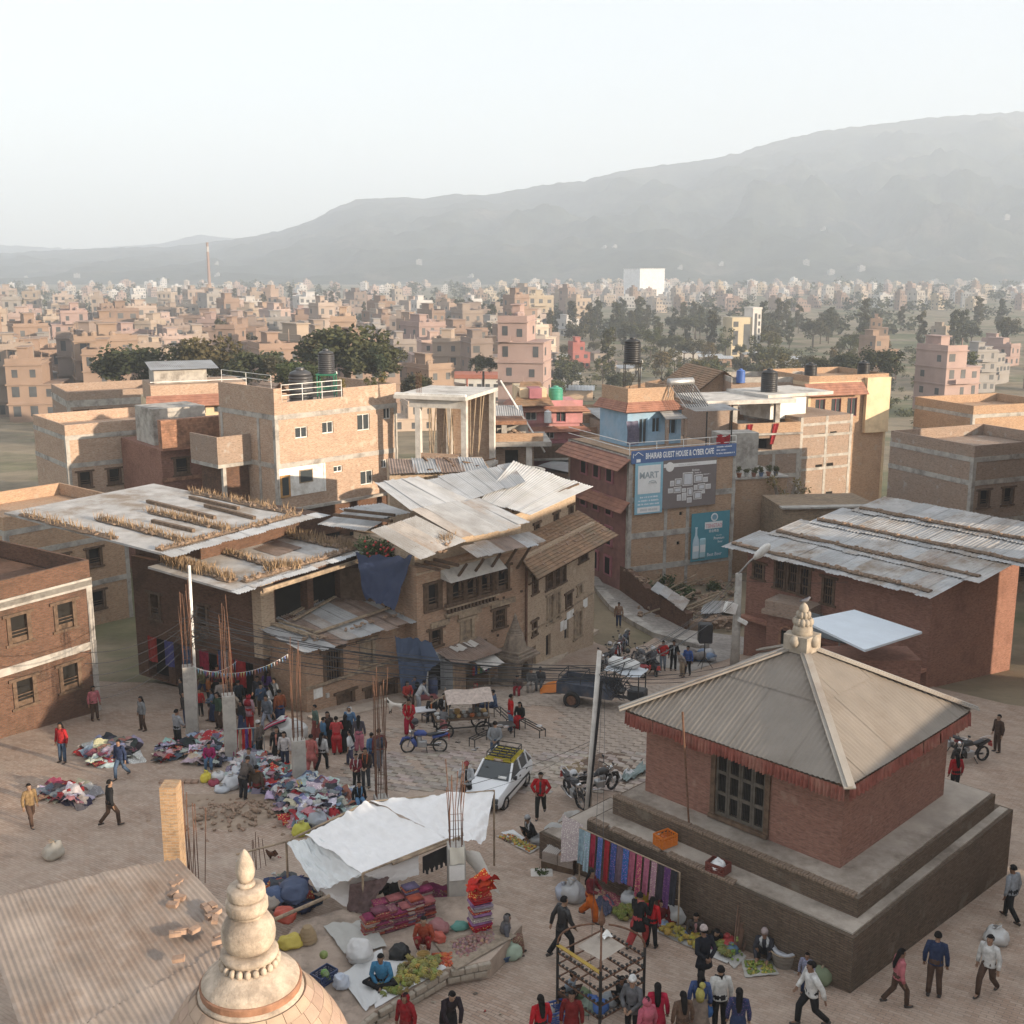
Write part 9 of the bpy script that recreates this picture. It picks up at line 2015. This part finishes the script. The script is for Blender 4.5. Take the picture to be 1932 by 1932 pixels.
for a in(('big white sack in front of the middle clothes heap',437,1488,.34,.6,(.55,.56,.58)),('white plastic sack lying left of the stooping man',455,1470,.36,.65,(.52,.54,.57)),('grey sack behind the seated girl in magenta',383,1432,.33,.5,(.42,.44,.47)),('yellow and green plastic bag left of the white sacks',387,1476,.20,.42,(.6,.5,.06)),('flat white bag beside the yellow bag',412,1472,.26,.35,(.58,.58,.58)),('maroon bag between the white sacks',404,1482,.22,.25,(.28,.04,.07)),('yellow shopping bag on the right clothes heap',567,1508,.24,.75,(.6,.47,.13)),('white shopping bag at the back of the right clothes heap',585,1500,.2,.8,(.6,.6,.62)),('yellow and green bundle at the front of the right clothes heap',568,1576,.3,.5,(.5,.48,.08)),('grey bundle at the front of the right clothes heap',600,1560,.36,.6,(.33,.35,.39)),('dark red cloth bag by the canopy pole',630,1550,.2,.55,(.35,.01,.02)),('clear plastic sack tipped over beside the middle heap',418,1495,.3,.3,(.5,.52,.55))):sack(*a)
cvd=thing('covered_cart','cart under a white cover with red and black blankets beside the corner house','cart',G(548,1392));bm=BM();crumple(bm,[(.60,0),(.66,.3),(.62,.6),(.45,.85),(.12,.95)],1.15);put('white_cover',mesh('white_cover',bm,True),m_sheet,cvd,color=(.55,.54,.52))
for k,c in enumerate(((.02,.02,.022),(.45,.02,.08),(.4,.4,.42),(.30,.02,.05))):bm=BM();grid(bm,8,5,lambda s,t:(-1.2+s*1.1,-.5+.18*k+t*.17,.25+.65*s**.6+.03*math.sin(t*9)));put('blanket',mesh('blanket',bm,True),m_cloth,cvd,color=c)
rk=thing('garment_rack','rack of hanging red and purple garments beside the second column','clothes rack',G(452,1432));bm=BM();bar(bm,(-.3,0,0),(-.3,0,1.25),.02,n=5);bar(bm,(.95,.2,0),(.95,.2,1.25),.02,n=5);bar(bm,(-.3,0,1.25),(.95,.2,1.25),.02,n=5);put('rail',bm,m_steel,rk)
for k in range(9):c=[(.30,.04,.16),(.45,.02,.03),(.42,.3,.2),(.5,.02,.02),(.14,.06,.25),(.48,.03,.03),(.1,.2,.3),(.5,.35,.3),(.4,.02,.03)][k];bm=BM();grid(bm,3,8,lambda s,t:(-.25+k*.13+s*.11,-.05+.05*math.sin(s*6+k)-.15*t+.03*k,1.24-t*1.0));put('garment',mesh('garment',bm,True),m_cloth,rk,color=c)
st_=thing('clothes_rail','tall display of hanging clothes in the shaded lane','clothes rack',G(470,1318));bm=BM();bar(bm,(-1.4,0,2.4),(2.2,.6,2.4),.025,n=5);put('rail',bm,m_iron,st_)
for k in range(14):bm=BM();grid(bm,3,6,lambda s,t:(-1.35+k*.25+s*.2,.17*k/2.5*.3+.04*math.sin(s*7),2.38-t*(1.0+.3*(k%3))));put('garment',mesh('garment',bm,True),m_print if k%3==0 else m_cloth,st_,color=[(.05,.07,.14),(.35,.3,.28),(.4,.06,.04),(.12,.16,.3),(.3,.05,.05),(.04,.04,.05),(.45,.35,.3)][k%7])
# things on and behind the platform
def on(u,v,dz=0.0):return Zp(u,v,PZ+.012+dz)
def cloth_flat(label,pts,c,z=None,name='ground_sheet',m=None,wr=.02,cat='sheet'):
 ps=[on(u,v,wr*1.2)if z=='p' else G(u,v)+Vector((0,0,.04+wr*1.1))for u,v in pts];t=thing(name,label,cat,ps[0]);cloth_patch('sheet',*ps,t,m or m_sheet,c,0,wr,22,rr(0,30));return t
cloth_flat('white sheet spread with bananas along the platform edge',[(690,1812),(838,1812),(842,1826),(708,1902)],(.62,.61,.60),'p');cloth_flat('crumpled white sheet beside the man in blue',[(640,1840),(720,1790),(735,1870),(690,1905)],(.58,.58,.57),'p',wr=.05);cloth_flat('grey plastic sheet behind the man in blue',[(610,1745),(700,1735),(730,1785),(650,1800)],(.42,.41,.38),'p',wr=.05);cloth_flat('dull sackcloth under the onions',[(820,1780),(940,1745),(975,1765),(860,1830)],(.36,.29,.22),'p',m=m_cloth)
cloth_flat('brown sackcloth draped over the platform edge',[(842,1822),(925,1796),(935,1826),(862,1858)],(.30,.235,.175),None,m=m_cloth,wr=.05)
def banana_bunch(seed,n=9):
 R=random.Random(seed);bm=BM()
 for k in range(n):
  a=(k/n-.5)*2.4;L=.17;pts=[Vector((math.sin(a)*L*t*(1.1-.35*t),math.cos(a)*L*t*.9,.05+.05*math.sin(t*3)))+Vector((0,0,.03*(k%2)))for t in(0,.35,.7,1.0)];tube(bm,pts,[.012,.021,.021,.008],6)
 return mesh('banana_bunch',bm,True)
m_fruit=M_objcol('fruit',.25,14,.5,0,.4)
BB=[banana_bunch(k)for k in range(3)]
for m_ in BB:m_.materials.append(m_fruit)
BC=[(.26,.25,.06),(.32,.28,.07),(.19,.20,.05),(.38,.29,.07),(.20,.17,.06)]
def spread(name,label,cat,pts,n,meshes,cols,s0,s1,group_root_loc,zfn,part,layers=1):
 t=thing(name,label,cat,group_root_loc)
 for k in range(n):
  a,b,c,d=pts;s,q=RND.random(),RND.random();u=(a[0]*(1-s)+b[0]*s)*(1-q)+(d[0]*(1-s)+c[0]*s)*q;v=(a[1]*(1-s)+b[1]*s)*(1-q)+(d[1]*(1-s)+c[1]*s)*q
  ed=min(s,1-s,q,1-q)*2;p=zfn(u,v)+Vector((0,0,ed*layers*RND.random()**.5));sc=rr(s0,s1)
  o=put(part,RND.choice(meshes),None,None,loc=p-Vector(group_root_loc),rot=(rr(-.4,.4),rr(-.4,.4),rr(0,6.3)),scale=(sc,)*3,color=tuple(x*rr(.8,1.15)for x in RND.choice(cols)));o.parent=t
 return t
spread('banana_display','big pile of green-yellow bananas on the white sheet','bananas',[(752,1818),(828,1812),(826,1848),(756,1855)],70,BB,BC,.9,1.3,on(790,1835),lambda u,v:on(u,v),'banana_bunch',.16);spread('banana_display','scattered small bunches of bananas at the near platform edge','bananas',[(705,1862),(790,1835),(792,1862),(708,1898)],40,BB,BC,.7,1.1,on(745,1868),lambda u,v:on(u,v),'banana_bunch',0)
def ball(r,n=1):bm=BM();bmesh.ops.create_icosphere(bm,subdivisions=n+1,radius=r);m_=mesh('fruit',bm,True);m_.materials.append(m_fruit);return m_
ON,TOM,LIM=ball(.034),ball(.033),ball(.032)
spread('onion_heap','wide heap of purple-brown onions on sackcloth','onions',[(848,1778),(930,1752),(932,1775),(868,1812)],280,[ON],[(.26,.14,.13),(.30,.18,.16),(.22,.11,.11),(.34,.22,.17)],1.1,1.6,on(890,1782),lambda u,v:on(u,v),'onion',.12)
spread('tomato_heap','heap of red-orange tomatoes beside the yellow basket','tomatoes',[(815,1800),(852,1798),(855,1822),(818,1822)],130,[TOM],[(.46,.09,.03),(.50,.13,.03),(.42,.06,.03)],1.1,1.5,on(835,1812),lambda u,v:on(u,v),'tomato',.12)
spread('lime_heap','tray of green and yellow limes in front of the squatting vendor','limes',[(1402,1818),(1450,1818),(1464,1840),(1412,1842)],150,[LIM],[(.16,.22,.04),(.20,.24,.05),(.38,.32,.07)],.9,1.25,G(1432,1832),lambda u,v:G(u,v)+Vector((0,0,.07)),'lime',.10)
cloth_flat('oval white mat under the limes',[(1398,1815),(1455,1812),(1470,1842),(1405,1848)],(.44,.42,.38));cloth_flat('pale mat with a few green fruit left of the limes',[(1368,1812),(1395,1795),(1408,1808),(1385,1832)],(.48,.46,.43));spread('green_fruit','few green fruit on the pale mat','fruit',[(1374,1812),(1395,1800),(1400,1808),(1385,1825)],16,[LIM],[(.18,.24,.05)],.9,1.2,G(1388,1812),lambda u,v:G(u,v)+Vector((0,0,.09)),'fruit')
cloth_flat('long white sheet spread with bananas along the plinth',[(1238,1762),(1262,1742),(1390,1800),(1372,1822)],(.52,.51,.49));spread('banana_display','long spread of yellow bananas beside the plinth','bananas',[(1242,1762),(1262,1748),(1330,1780),(1315,1798)],60,BB,[(.42,.32,.05),(.36,.30,.06),(.30,.26,.05)],.7,1.1,G(1285,1772),lambda u,v:G(u,v)+Vector((0,0,.07)),'banana_bunch',.04);spread('banana_display','green banana bunches at the right end of the long sheet','bananas',[(1335,1790),(1350,1780),(1388,1800),(1372,1816)],34,BB,[(.17,.20,.05),(.22,.23,.06)],.9,1.2,G(1362,1800),lambda u,v:G(u,v)+Vector((0,0,.07)),'banana_bunch',.1);spread('leafy_greens','heap of leafy greens left of the woman in the black kurta','greens',[(1160,1722),(1190,1712),(1195,1735),(1170,1742)],46,BB,[(.16,.19,.04),(.22,.22,.05)],.8,1.2,G(1178,1728),lambda u,v:G(u,v)+Vector((0,0,.06)),'green_bunch',.14)
# containers
def crate(label,p,rotz,c,w=.5,d=.36,h=.3,tilt=0.0,name='plastic_crate'):
 t=thing(name,label,'crate',p,rotz);t.rotation_euler=(tilt,0,rotz);bm=BM();box(bm,-w/2,w/2,-d/2,d/2,0,.02);put('base',bm,m_plastic,t,color=c)
 for(x0,x1,y0,y1)in((-w/2,w/2,-d/2,-d/2+.02),(-w/2,w/2,d/2-.02,d/2),(-w/2,-w/2+.02,-d/2+.02,d/2-.02),(w/2-.02,w/2,-d/2+.02,d/2-.02)):
  bm=BM()
  for z0,z1 in((.021,.06),(.085,.115),(.14,.17),(.195,.225),(h-.05,h)):box(bm,x0,x1,y0,y1,z0,z1)
  long_=(x1-x0)>(y1-y0)
  for k in range(5):f=k/4;(box(bm,x0+(x1-x0-.02)*f,x0+(x1-x0-.02)*f+.02,y0-.003,y1+.003,.021,h-.01)if long_ else box(bm,x0-.003,x1+.003,y0+(y1-y0-.02)*f,y0+(y1-y0-.02)*f+.02,.021,h-.01))
  put('side',bm,m_plastic,t,color=c)
 return t
crate('empty orange plastic crate on the temple plinth ledge',Zp(1256,1598,1.485)+Vector((0,.12,.01)),.6,(.60,.17,.02),.55,.42,.34);crate('dark red crate holding white cloth on the plinth ledge',Zp(1356,1648,1.485)+Vector((0,.1,.01)),-.7,(.16,.045,.035),.56,.42,.28);sack('white cloth bundle in the dark red crate',0,0,.2,.25,(.66,.66,.66),at=Zp(1356,1648,1.485)+Vector((0,.1,.10)),tied=False,name='cloth_bundle')
crate('blue crate of long white radishes propped on the platform end',G(940,1812)+Vector((0,0,.05)),.5,(.05,.10,.19),.62,.46,.26,.35)
rd=thing('radish_pile','long white radishes lying in the blue crate','radishes',G(940,1812)+Vector((0,0,.12)),.5);rd.rotation_euler=(.35,0,.5)
for k in range(12):bm=BM();x=-.25+k*.042;tube(bm,[(x,-.16,.06),(x+.01,0,.09+.02*(k%3)),(x,.14,.06)],[.006,.026,.022],7);put('radish',mesh('radish',bm,True),m_fruit,rd,color=(.62,.58,.46)if k%4 else(.30,.36,.14))
crate('blue crate beside the iron frame',G(1052,1922),.4,(.04,.09,.28),.62,.46,.34);crate('dark blue crate of cabbage left of the man in blue',on(612,1850),.9,(.04,.06,.14),.55,.4,.26)
spread('cabbage_pile','few green cabbages in the dark blue crate','cabbages',[(605,1846),(617,1843),(619,1850),(607,1853)],5,[ball(.09)],[(.20,.30,.10)],.9,1.2,on(612,1848),lambda u,v:on(u,v,.1),'cabbage')
def basket(label,p,r,h,c=(.33,.24,.14),inverted=False,name='wicker_basket',squarish=False):
 t=thing(name,label,'basket',p);bm=BM();n=26;k_=9
 pr=[((r*(.72+.28*math.sin(min(1,z/k_)*1.5))if not inverted else r*(1.0-.55*(z/k_)**2.2))*(1.02 if z%2 else .98),h*z/k_)for z in range(k_+1)];lathe(bm,pr,n,cap=inverted);put('weave',mesh('weave',bm),m_paintc,t,color=c)
 bm=BM();lathe(bm,[(pr[-1][0]*1.06,h),(pr[-1][0]*1.06,h*1.04),(pr[-1][0]*.95,h*1.04)]if not inverted else[(r*1.03,0),(r*1.03,.04)],n,cap=False);put('rim',bm,m_wood_p,t);return t
basket('upturned wicker basket beside the yellow cloth',on(581,1776),.24,.42,inverted=True);basket('yellow patterned basket behind the bananas',on(799,1815),.17,.22,(.50,.33,.12));bk_=basket('wicker basket lined with plastic near the plinth corner',G(1478,1822),.34,.45,(.22,.19,.16));bm=BM();lathe(bm,[(.30,.40),(.36,.5),(.28,.52),(.15,.42)],18,(0,0,0),.25,5.0);put('plastic_lining',mesh('plastic_lining',bm,True),m_sheet,bk_,color=(.42,.43,.46))
pk=thing('pumpkin','pale green pumpkin at the plinth corner','pumpkin',G(1549,1857));bm=BM();rg_=lathe(bm,[(.05,0),(.2,.05),(.27,.2),(.25,.36),(.13,.46),(.03,.46)],24)
for r_ in rg_:
 for i,v_ in enumerate(r_):v_.co.x*=1-.05*(i%3==0);v_.co.y*=1-.05*(i%3==0)
put('fruit',mesh('fruit',bm,True),m_paintc,pk,color=(.20,.24,.15));bm=BM();bar(bm,(0,0,.45),(.03,0,.53),.025,n=6);put('stem',bm,m_wood_p,pk)
for a in(('large white sack with rolled top beside the shawled woman',1276,1738,.40,.72,(.52,.51,.49)),('pale blue bag at the foot of the large white sack',1252,1752,.16,.25,(.22,.28,.40)),('grey sack lying behind the orange trousers woman',1082,1700,.36,.72,(.40,.40,.40)),('pale sack half hidden behind the grey sack',1064,1697,.26,.55,(.36,.38,.44)),('grey plastic lump covering goods at the plinth end',1062,1618,.75,1.05,(.36,.355,.34)),('smaller grey cover behind the large one',1075,1585,.5,.95,(.37,.35,.32)),('grey blanket bundle right of the old man',1022,1592,.34,.35,(.25,.25,.25)),('blue and red bundle beside the stick bundle',1372,1790,.28,.4,(.38,.05,.05)),('teal bundle below the red bundle',1378,1800,.2,.3,(.10,.18,.26)),('white plastic bag by the patterned blankets',1188,1710,.25,.55,(.5,.5,.51)),('green woven sack at the platform end',962,1808,.30,.55,(.34,.42,.33)),('white printed sack on the brown mat',1158,1472,.3,.3,(.58,.55,.53)),('small white sack at the right of the brown mat',1186,1466,.22,.3,(.55,.55,.56))):
 sack(*a,tied=a[3]<.5)
for a in(('large crumpled white sack behind the man in blue',680,1810,.34,.6,(.58,.57,.56)),('white bag left of the man in blue',645,1862,.2,.4,(.46,.50,.58)),('black bag behind the man in blue',752,1806,.24,.35,(.02,.02,.02)),('teal bag under the concrete column',868,1752,.2,.22,(.10,.26,.22)),('red net bag beside the woman in orange',828,1775,.18,.25,(.42,.09,.06)),('maroon striped bundle beside the concrete column',828,1755,.28,.3,(.28,.12,.12)),('red plastic bundle behind the foreground spire',540,1735,.3,.35,(.42,.08,.05)),('yellow cloth bundle by the upturned basket',548,1785,.28,.3,(.50,.40,.08)),('navy tarpaulin bundle at the left of the canopy',552,1690,.5,.45,(.05,.07,.13)),('second navy bundle under the canopy flap',520,1700,.35,.4,(.05,.08,.16)),('grey crate-like bundle behind the red plastic',505,1712,.28,.35,(.30,.26,.22))):
 sack(a[0],0,0,a[3],a[4],a[5],at=on(a[1],a[2]),tied=False,sx=rr(.9,1.25))
 # folded bedding and blankets
def stack(label,p,rotz,n,w,d,cols,name='blanket_stack',th=.055):
 t=thing(name,label,'blankets',p,rotz)
 for k in range(n):
  bm=BM();ww,dd=w*rr(.92,1.05),d*rr(.92,1.05);box(bm,-ww/2,ww/2,-dd/2,dd/2,k*th,k*th+th*.93);bmesh.ops.bevel(bm,geom=bm.edges[:],offset=th*.3,segments=2,affect='EDGES');put('folded_blanket',mesh('folded_blanket',bm,True),m_print if k%3==1 else m_cloth,t,loc=(rr(-.03,.03),rr(-.03,.03),0),rot=(0,0,rr(-.06,.06)),color=RND.choice(cols))
 return t
RC=[(.30,.06,.07),(.36,.12,.12),(.25,.04,.10),(.42,.30,.26),(.20,.07,.10),(.15,.12,.2),(.36,.08,.05)]
for k,(u,v,n)in enumerate(((700,1762,10),(718,1757,12),(735,1752,11),(752,1748,9),(768,1742,10),(785,1735,12),(805,1728,9),(720,1728,8),(745,1722,9),(775,1712,12),(800,1705,9))):stack(['first','second','third','fourth','fifth','sixth','last'][k]+' bedding stack from the left in the front row under the canopy' if k<7 else['first','second','third','last'][k-7]+' bedding stack from the left in the back row under the canopy',on(u,v),.5,n,.42,.34,RC)
stack('tall stack of red and lilac blankets right of the concrete column',on(906,1752),.4,14,.55,.42,[(.45,.02,.03),(.30,.15,.3),(.5,.4,.38),(.40,.04,.10),(.42,.05,.05),(.34,.28,.36)],th=.075)
rb_=thing('red_blanket','crumpled bright red blankets heaped on the tall stack','blanket',on(906,1752)+Vector((0,0,1.04)))
for k in range(9):put('crumpled_fold',GAR[k%7],m_cloth,rb_,loc=(rr(-.12,.12),rr(-.1,.1),.05+.045*k),rot=(rr(-.5,.5),rr(-.5,.5),rr(0,6)),scale=(1.1,)*3,color=(.58,.03+.03*(k%2),.02))
heap('tangle of dark blue cloth and rags left of the white canopy',[(505,1690),(545,1668),(585,1690),(575,1722),(520,1725)],60,.4,[(.05,.07,.14),(.04,.05,.1),(.25,.22,.2),(.10,.10,.11),(.35,.08,.05)])
heap('spread of folded quilts and red cloth between the canopy and the column',[(765,1720),(820,1690),(852,1702),(845,1735),(790,1752)],55,.5,RC)
heap('pile of rags and plastic behind the man in blue',[(612,1775),(660,1760),(690,1775),(668,1805),(625,1812)],46,.42,[(.5,.5,.49),(.42,.42,.42),(.12,.12,.12),(.30,.26,.2),(.15,.2,.12)])
# egg trays, leaf tray, fruit mat, scarves, blankets by the plinth
eg=thing('egg_trays','stacked trays of eggs on a low table before the boy in red','eggs',G(1058,1640),-.5);bm=BM();box(bm,-.55,.55,-.25,.25,.0,.25);put('low_table',bm,m_wood,eg)
EGG=ball(.024)
for s in range(2):
 for k in range(6):bm=BM();box(bm,-.52+s*.53,-.02+s*.53,-.24,.24,.25+k*.055,.29+k*.055);put('egg_tray',bm,m_paintc,eg,color=(.42,.35,.30))
 for i in range(8):
  for j in range(7):put('egg',EGG,None,eg,loc=(-.48+s*.53+i*.06,-.2+j*.065,.25+6*.055+.012),color=(.66,.62,.58)if s==0 else(.48,.27,.15))
lf=thing('herb_tray','pale tray of dark green herbs left of the egg trays','tray',G(1022,1650));bm=BM();box(bm,-.33,.33,-.26,.26,.0,.05);put('tray',bm,m_conc_l,lf);bm=BM();leafball(bm,Vector((0,0,.08)),.24,160,.04,1,.3);put('herbs',mesh('herbs',bm,uv=False),m_leaf,lf)
cloth_flat('mat of mixed fruit in front of the old man',[(936,1580),(965,1575),(1022,1600),(1000,1614)],(.40,.37,.33));spread('fruit_display','mixed brown, yellow and orange fruit on the old man\'s mat','fruit',[(940,1582),(962,1578),(1014,1602),(998,1610)],130,[ball(.04)],[(.14,.08,.05),(.50,.32,.05),(.50,.18,.04),(.30,.30,.07)],.8,1.3,G(978,1594),lambda u,v:G(u,v)+Vector((0,0,.07)),'fruit',.03);cloth_flat('white paper sheet beside the old man',[(945,1574),(968,1568),(995,1588),(975,1592)],(.6,.6,.6))
a=Vector((1.98,30.75,1.3));b=Vector((4.5,28.05,1.4));sr=thing('scarf_rail','rail of hanging shawls and scarves along the plinth wall','clothes rack',(a.x,a.y,gz(a.y)))
bm=BM();bar(bm,a,b,.02,n=5);bar(bm,a,Vector((a.x,a.y,gz(a.y))),.025,n=5);bar(bm,b,Vector((b.x,b.y,gz(b.y))),.025,n=5);wput('rail',bm,m_wood_p,sr)
SCc=[(.30,.42,.48),(.32,.45,.50),(.35,.03,.06),(.08,.16,.38),(.40,.03,.04),(.06,.10,.28),(.20,.14,.18),(.05,.15,.40),(.42,.12,.18),(.45,.08,.16),(.48,.16,.24),(.42,.24,.30),(.05,.04,.05),(.12,.05,.16),(.04,.04,.05)]
for k,c in enumerate(SCc):
 p0=a.lerp(b,(k+.08)/len(SCc));p1=a.lerp(b,(k+.9)/len(SCc));L=rr(1.0,1.35);bm=BM();grid(bm,5,10,lambda s,t:p0.lerp(p1,s)+Vector((-.03-.02*math.sin(s*12+k)-.06*t,-.02-.04*math.sin(s*9)*t,-t*L)));wput('shawl',mesh('shawl',bm,True),m_print if k%2 else m_cloth,sr,color=c)
cloth_patch('white_backcloth',a+Vector((-.5,.35,.25)),a+Vector((.1,0,.1)),a+Vector((.0,-.1,-1.0)),a+Vector((-.55,.2,-1.2)),sr,m_print,(.5,.42,.42),0,.05,12)
for k,(q,c)in enumerate((([(1128,1690),(1160,1675),(1190,1700),(1160,1725)],(.28,.07,.10)),([(1118,1705),(1140,1690),(1165,1718),(1140,1735)],(.06,.07,.11)),([(1150,1722),(1180,1702),(1196,1712),(1170,1738)],(.36,.12,.14)))):cloth_flat(['dark pink','navy','red patterned'][k]+' blanket spread on the ground below the shawls',q,c,m=m_print,name='ground_blanket',wr=.06,cat='blanket')
sb=thing('stick_bundle','bundle of long brown sticks leaning on the plinth wall','sticks',G(1392,1796))
for k in range(26):bm=BM();x,y=rr(-.15,.15),rr(-.12,.12);bar(bm,(x,y,0),(x*1.9+.28,y+.35,rr(1.15,1.4)),.013,n=5);put('stick',bm,M_plain('stick',(.20,.12,.085),.3,6),sb)
mt=cloth_flat('brown mat spread on the square behind the leaning pole',[(1075,1448),(1140,1420),(1215,1432),(1180,1484)],(.17,.115,.085),m=m_cloth,name='brown_mat',cat='mat');cloth_flat('ochre mat left of the brown mat',[(1055,1455),(1110,1430),(1115,1446),(1080,1470)],(.26,.19,.11),m=m_cloth,name='ochre_mat',cat='mat')
gt=cloth_flat('grey-green tarpaulin crumpled against the temple step',[(1170,1472),(1212,1445),(1222,1462),(1182,1482)],(.20,.25,.24),wr=.12,name='green_tarp',cat='tarpaulin')
og=thing('orange_sheet_load','bright orange sheet over a load beside the step','sheet',G(1042,1308));bm=BM();grid(bm,8,8,lambda s,t:(-.6+s*1.3,-.4+t*.9,.05+.55*math.sin(s*2.6+.2)*math.sin(t*2.4+.3)+.03*math.sin(s*11)));put('sheet',mesh('sheet',bm,True),m_sheet,og,color=(.55,.17,.03))
rg2=thing('junk_heap','heap of blue and grey plastic junk beside the loudspeaker','junk',G(1312,1248))
for k in range(16):bm=BM();lathe(bm,[(.1,0),(.3,.08),(.32,.25),(.15,.38)],10,(rr(-.9,.9),rr(-.5,.5),rr(0,.35)),.3,k*2.0);put('junk_bag',mesh('junk_bag',bm,True),m_sheet,rg2,color=RND.choice([(.14,.20,.30),(.35,.36,.38),(.16,.14,.13),(.42,.42,.43)]))
# iron frame at the bottom with oil lamps
c0=G(1132,1908);fr=thing('iron_lamp_frame','square iron frame with arched top and rows of oil lamps','frame',c0,math.radians(40));hw=.72
bm=BM()
for x in(-hw,hw):
 for y in(-hw,hw):bar(bm,(x,y,-.05),(x,y,1.75),.035,n=8)
put('corner_post',bm,m_iron,fr)
for k,z in enumerate((.5,.85,1.2,1.5)):
 bm=BM()
 for q0,q1 in(((-hw,-hw),(hw,-hw)),((hw,-hw),(hw,hw)),((hw,hw),(-hw,hw)),((-hw,hw),(-hw,-hw))):bar(bm,(*q0,z),(*q1,z),.03)
 put('lamp_rail',bm,m_rust,fr)
 LMP=BM();lathe(LMP,[(.012,-.02),(.035,.01),(.04,.03),(.03,.03)],8);LMP=mesh('oil_lamp',LMP);LMP.materials.append(m_iron)
 for q0,q1 in(((-hw,-hw),(hw,-hw)),((hw,-hw),(hw,hw)),((-hw,hw),(-hw,-hw))):
  for j in range(11):f=(j+.5)/11;put('oil_lamp',LMP,None,fr,loc=(q0[0]+(q1[0]-q0[0])*f,q0[1]+(q1[1]-q0[1])*f,z+.035))
bm=BM();bar(bm,(-hw,hw,1.7),(-hw,-hw,1.7),.1,.02);put('yellow_strip',bm,m_paintc,fr,color=(.42,.28,.06))
bm=BM();v=[bm.verts.new(q)for q in((-hw*.55,-hw*.6,1.72),(hw*.6,-hw*.5,1.72),(hw*.55,hw*.6,1.72),(-hw*.6,hw*.5,1.72))];bm.faces.new(v);put('top_sheet',bm,m_dusttop,fr)
for sx,sy in((-1,-1),(1,-1),(1,1),(-1,1)):
 bm=BM();tube(bm,[(sx*hw*math.cos(t*.157),sy*hw*math.cos(t*.157),1.75+.55*math.sin(t*.157)**.9 if t else 1.75)for t in range(0,10)],.024,6);put('arch',bm,m_rust,fr)
bm=BM();lathe(bm,[(.03,2.25),(.08,2.33),(.09,2.4),(.03,2.62),(.0,2.8)],8);put('finial',bm,m_rust,fr)
bm=BM();grid(bm,4,4,lambda s,t:(.2+s*.3,.1+t*.22,1.76+.05*math.sin(s*5+t*3)));put('white_rag',mesh('white_rag',bm,True),m_white,fr)
for k,(u,v,c)in enumerate(((1118,1900,(.05,.12,.35)),(1130,1908,(.06,.14,.38)),(1105,1910,(.2,.25,.2)),(1150,1895,(.30,.32,.33)),(1210,1905,(.16,.22,.08)),(1225,1915,(.2,.26,.1)),(1100,1885,(.15,.2,.1)),(1030,1918,(.5,.5,.48)))):sack(['blue plastic bag inside the iron frame','second blue bag inside the iron frame','bag of greens under the iron frame','grey bag inside the iron frame','bundle of green vegetables right of the iron frame','second green bundle right of the iron frame','leafy bundle behind the iron frame','white net bag of garlic left of the blue crate'][k],u,v,.22,.28,c,tied=False)
# litter
for k in range(46):
 u,v=rr(340,1560),rr(1400,1930);p=G(u,v)
 if p.x>2.2 and p.y<36 and u>1100 and v<1700:continue
 bm=BM();s_=rr(.04,.11);grid(bm,2,2,lambda s,t:((s-.5)*s_*1.5,(t-.5)*s_,.03*math.sin(s*5+t*4)))
 put('litter',mesh('litter',bm,True),m_sheet,loc=p+Vector((0,0,.045)),rot=(0,0,rr(0,6)),color=RND.choice([(.5,.5,.48),(.42,.36,.28),(.12,.1,.08),(.3,.06,.05),(.45,.42,.38)]),label='scrap of litter lying on the paving of the square',cat='litter',group='litter scraps on the square')
for k,(x,z)in enumerate(((1.25,1.98),(1.9,1.96))):sack(['left','right'][k]+' pale sack lying on top of the tractor canopy',0,0,.36,.42,(.60,.60,.58),at=pmat(tr)@Vector((x,.15,z)),tied=False,sx=1.25)
# the market goes on past the picture's edges
heap('clothes heap on the ground beyond the left edge',[(150,1420),(200,1395),(260,1405),(255,1440),(190,1450)],50,.4);heap('smaller clothes heap nearer the camera beyond the left edge',[(80,1500),(130,1480),(180,1500),(150,1530)],36,.35)
for k,(u,v,c,lb)in enumerate(((120,1440,RED,'woman in red'),(230,1470,NAVY,'man in navy'),(270,1380,GRY,'man in grey'),(60,1560,(.3,.2,.1),'woman in brown'),(180,1360,PNK,'woman in pink'),(210,1560,BLK,'man in black'))):person(lb+' beside the stalls beyond the left edge',u,v,rr(1.55,1.7),rr(0,360),('stand','walk')[k%2],c,RND.choice((BLK,JEAN,BRN)),longhair=k%2==0)
for k,(u,v,c,lb)in enumerate(((1720,1560,BLK,'man in black'),(1800,1500,RED,'woman in red'),(1905,1740,(.3,.32,.35),'man in pale grey'),(1760,1880,NAVY,'man in navy'),(1690,1900,PNK,'woman in pink'),(1880,1420,BRN,'man in brown'),(1860,1880,WHT,'man in white'))):person(lb+' crossing the ground beyond the right edge',u,v,rr(1.55,1.72),rr(0,360),('walk','stand')[k%2],c,RND.choice((BLK,JEAN,BRN)),longhair=k in(1,4))
for k,(u,v)in enumerate(((1790,1420),(1830,1440),(1700,1320))):motorbike(['red','black','blue'][k]+' motorcycle parked beyond the right edge',G(u,v),rr(0,6),((.2,.03,.03),(.03,.03,.03),(.04,.06,.15))[k])
for k,(u,v)in enumerate(((1750,1640),(1775,1655),(1880,1780),(100,1620))):sack(['pale sack','grey sack','white sack','dusty sack'][k]+' standing on the ground past the edge of the market',u,v,.32,.6,((.5,.48,.45),(.36,.36,.36),(.55,.55,.54),(.42,.38,.32))[k])
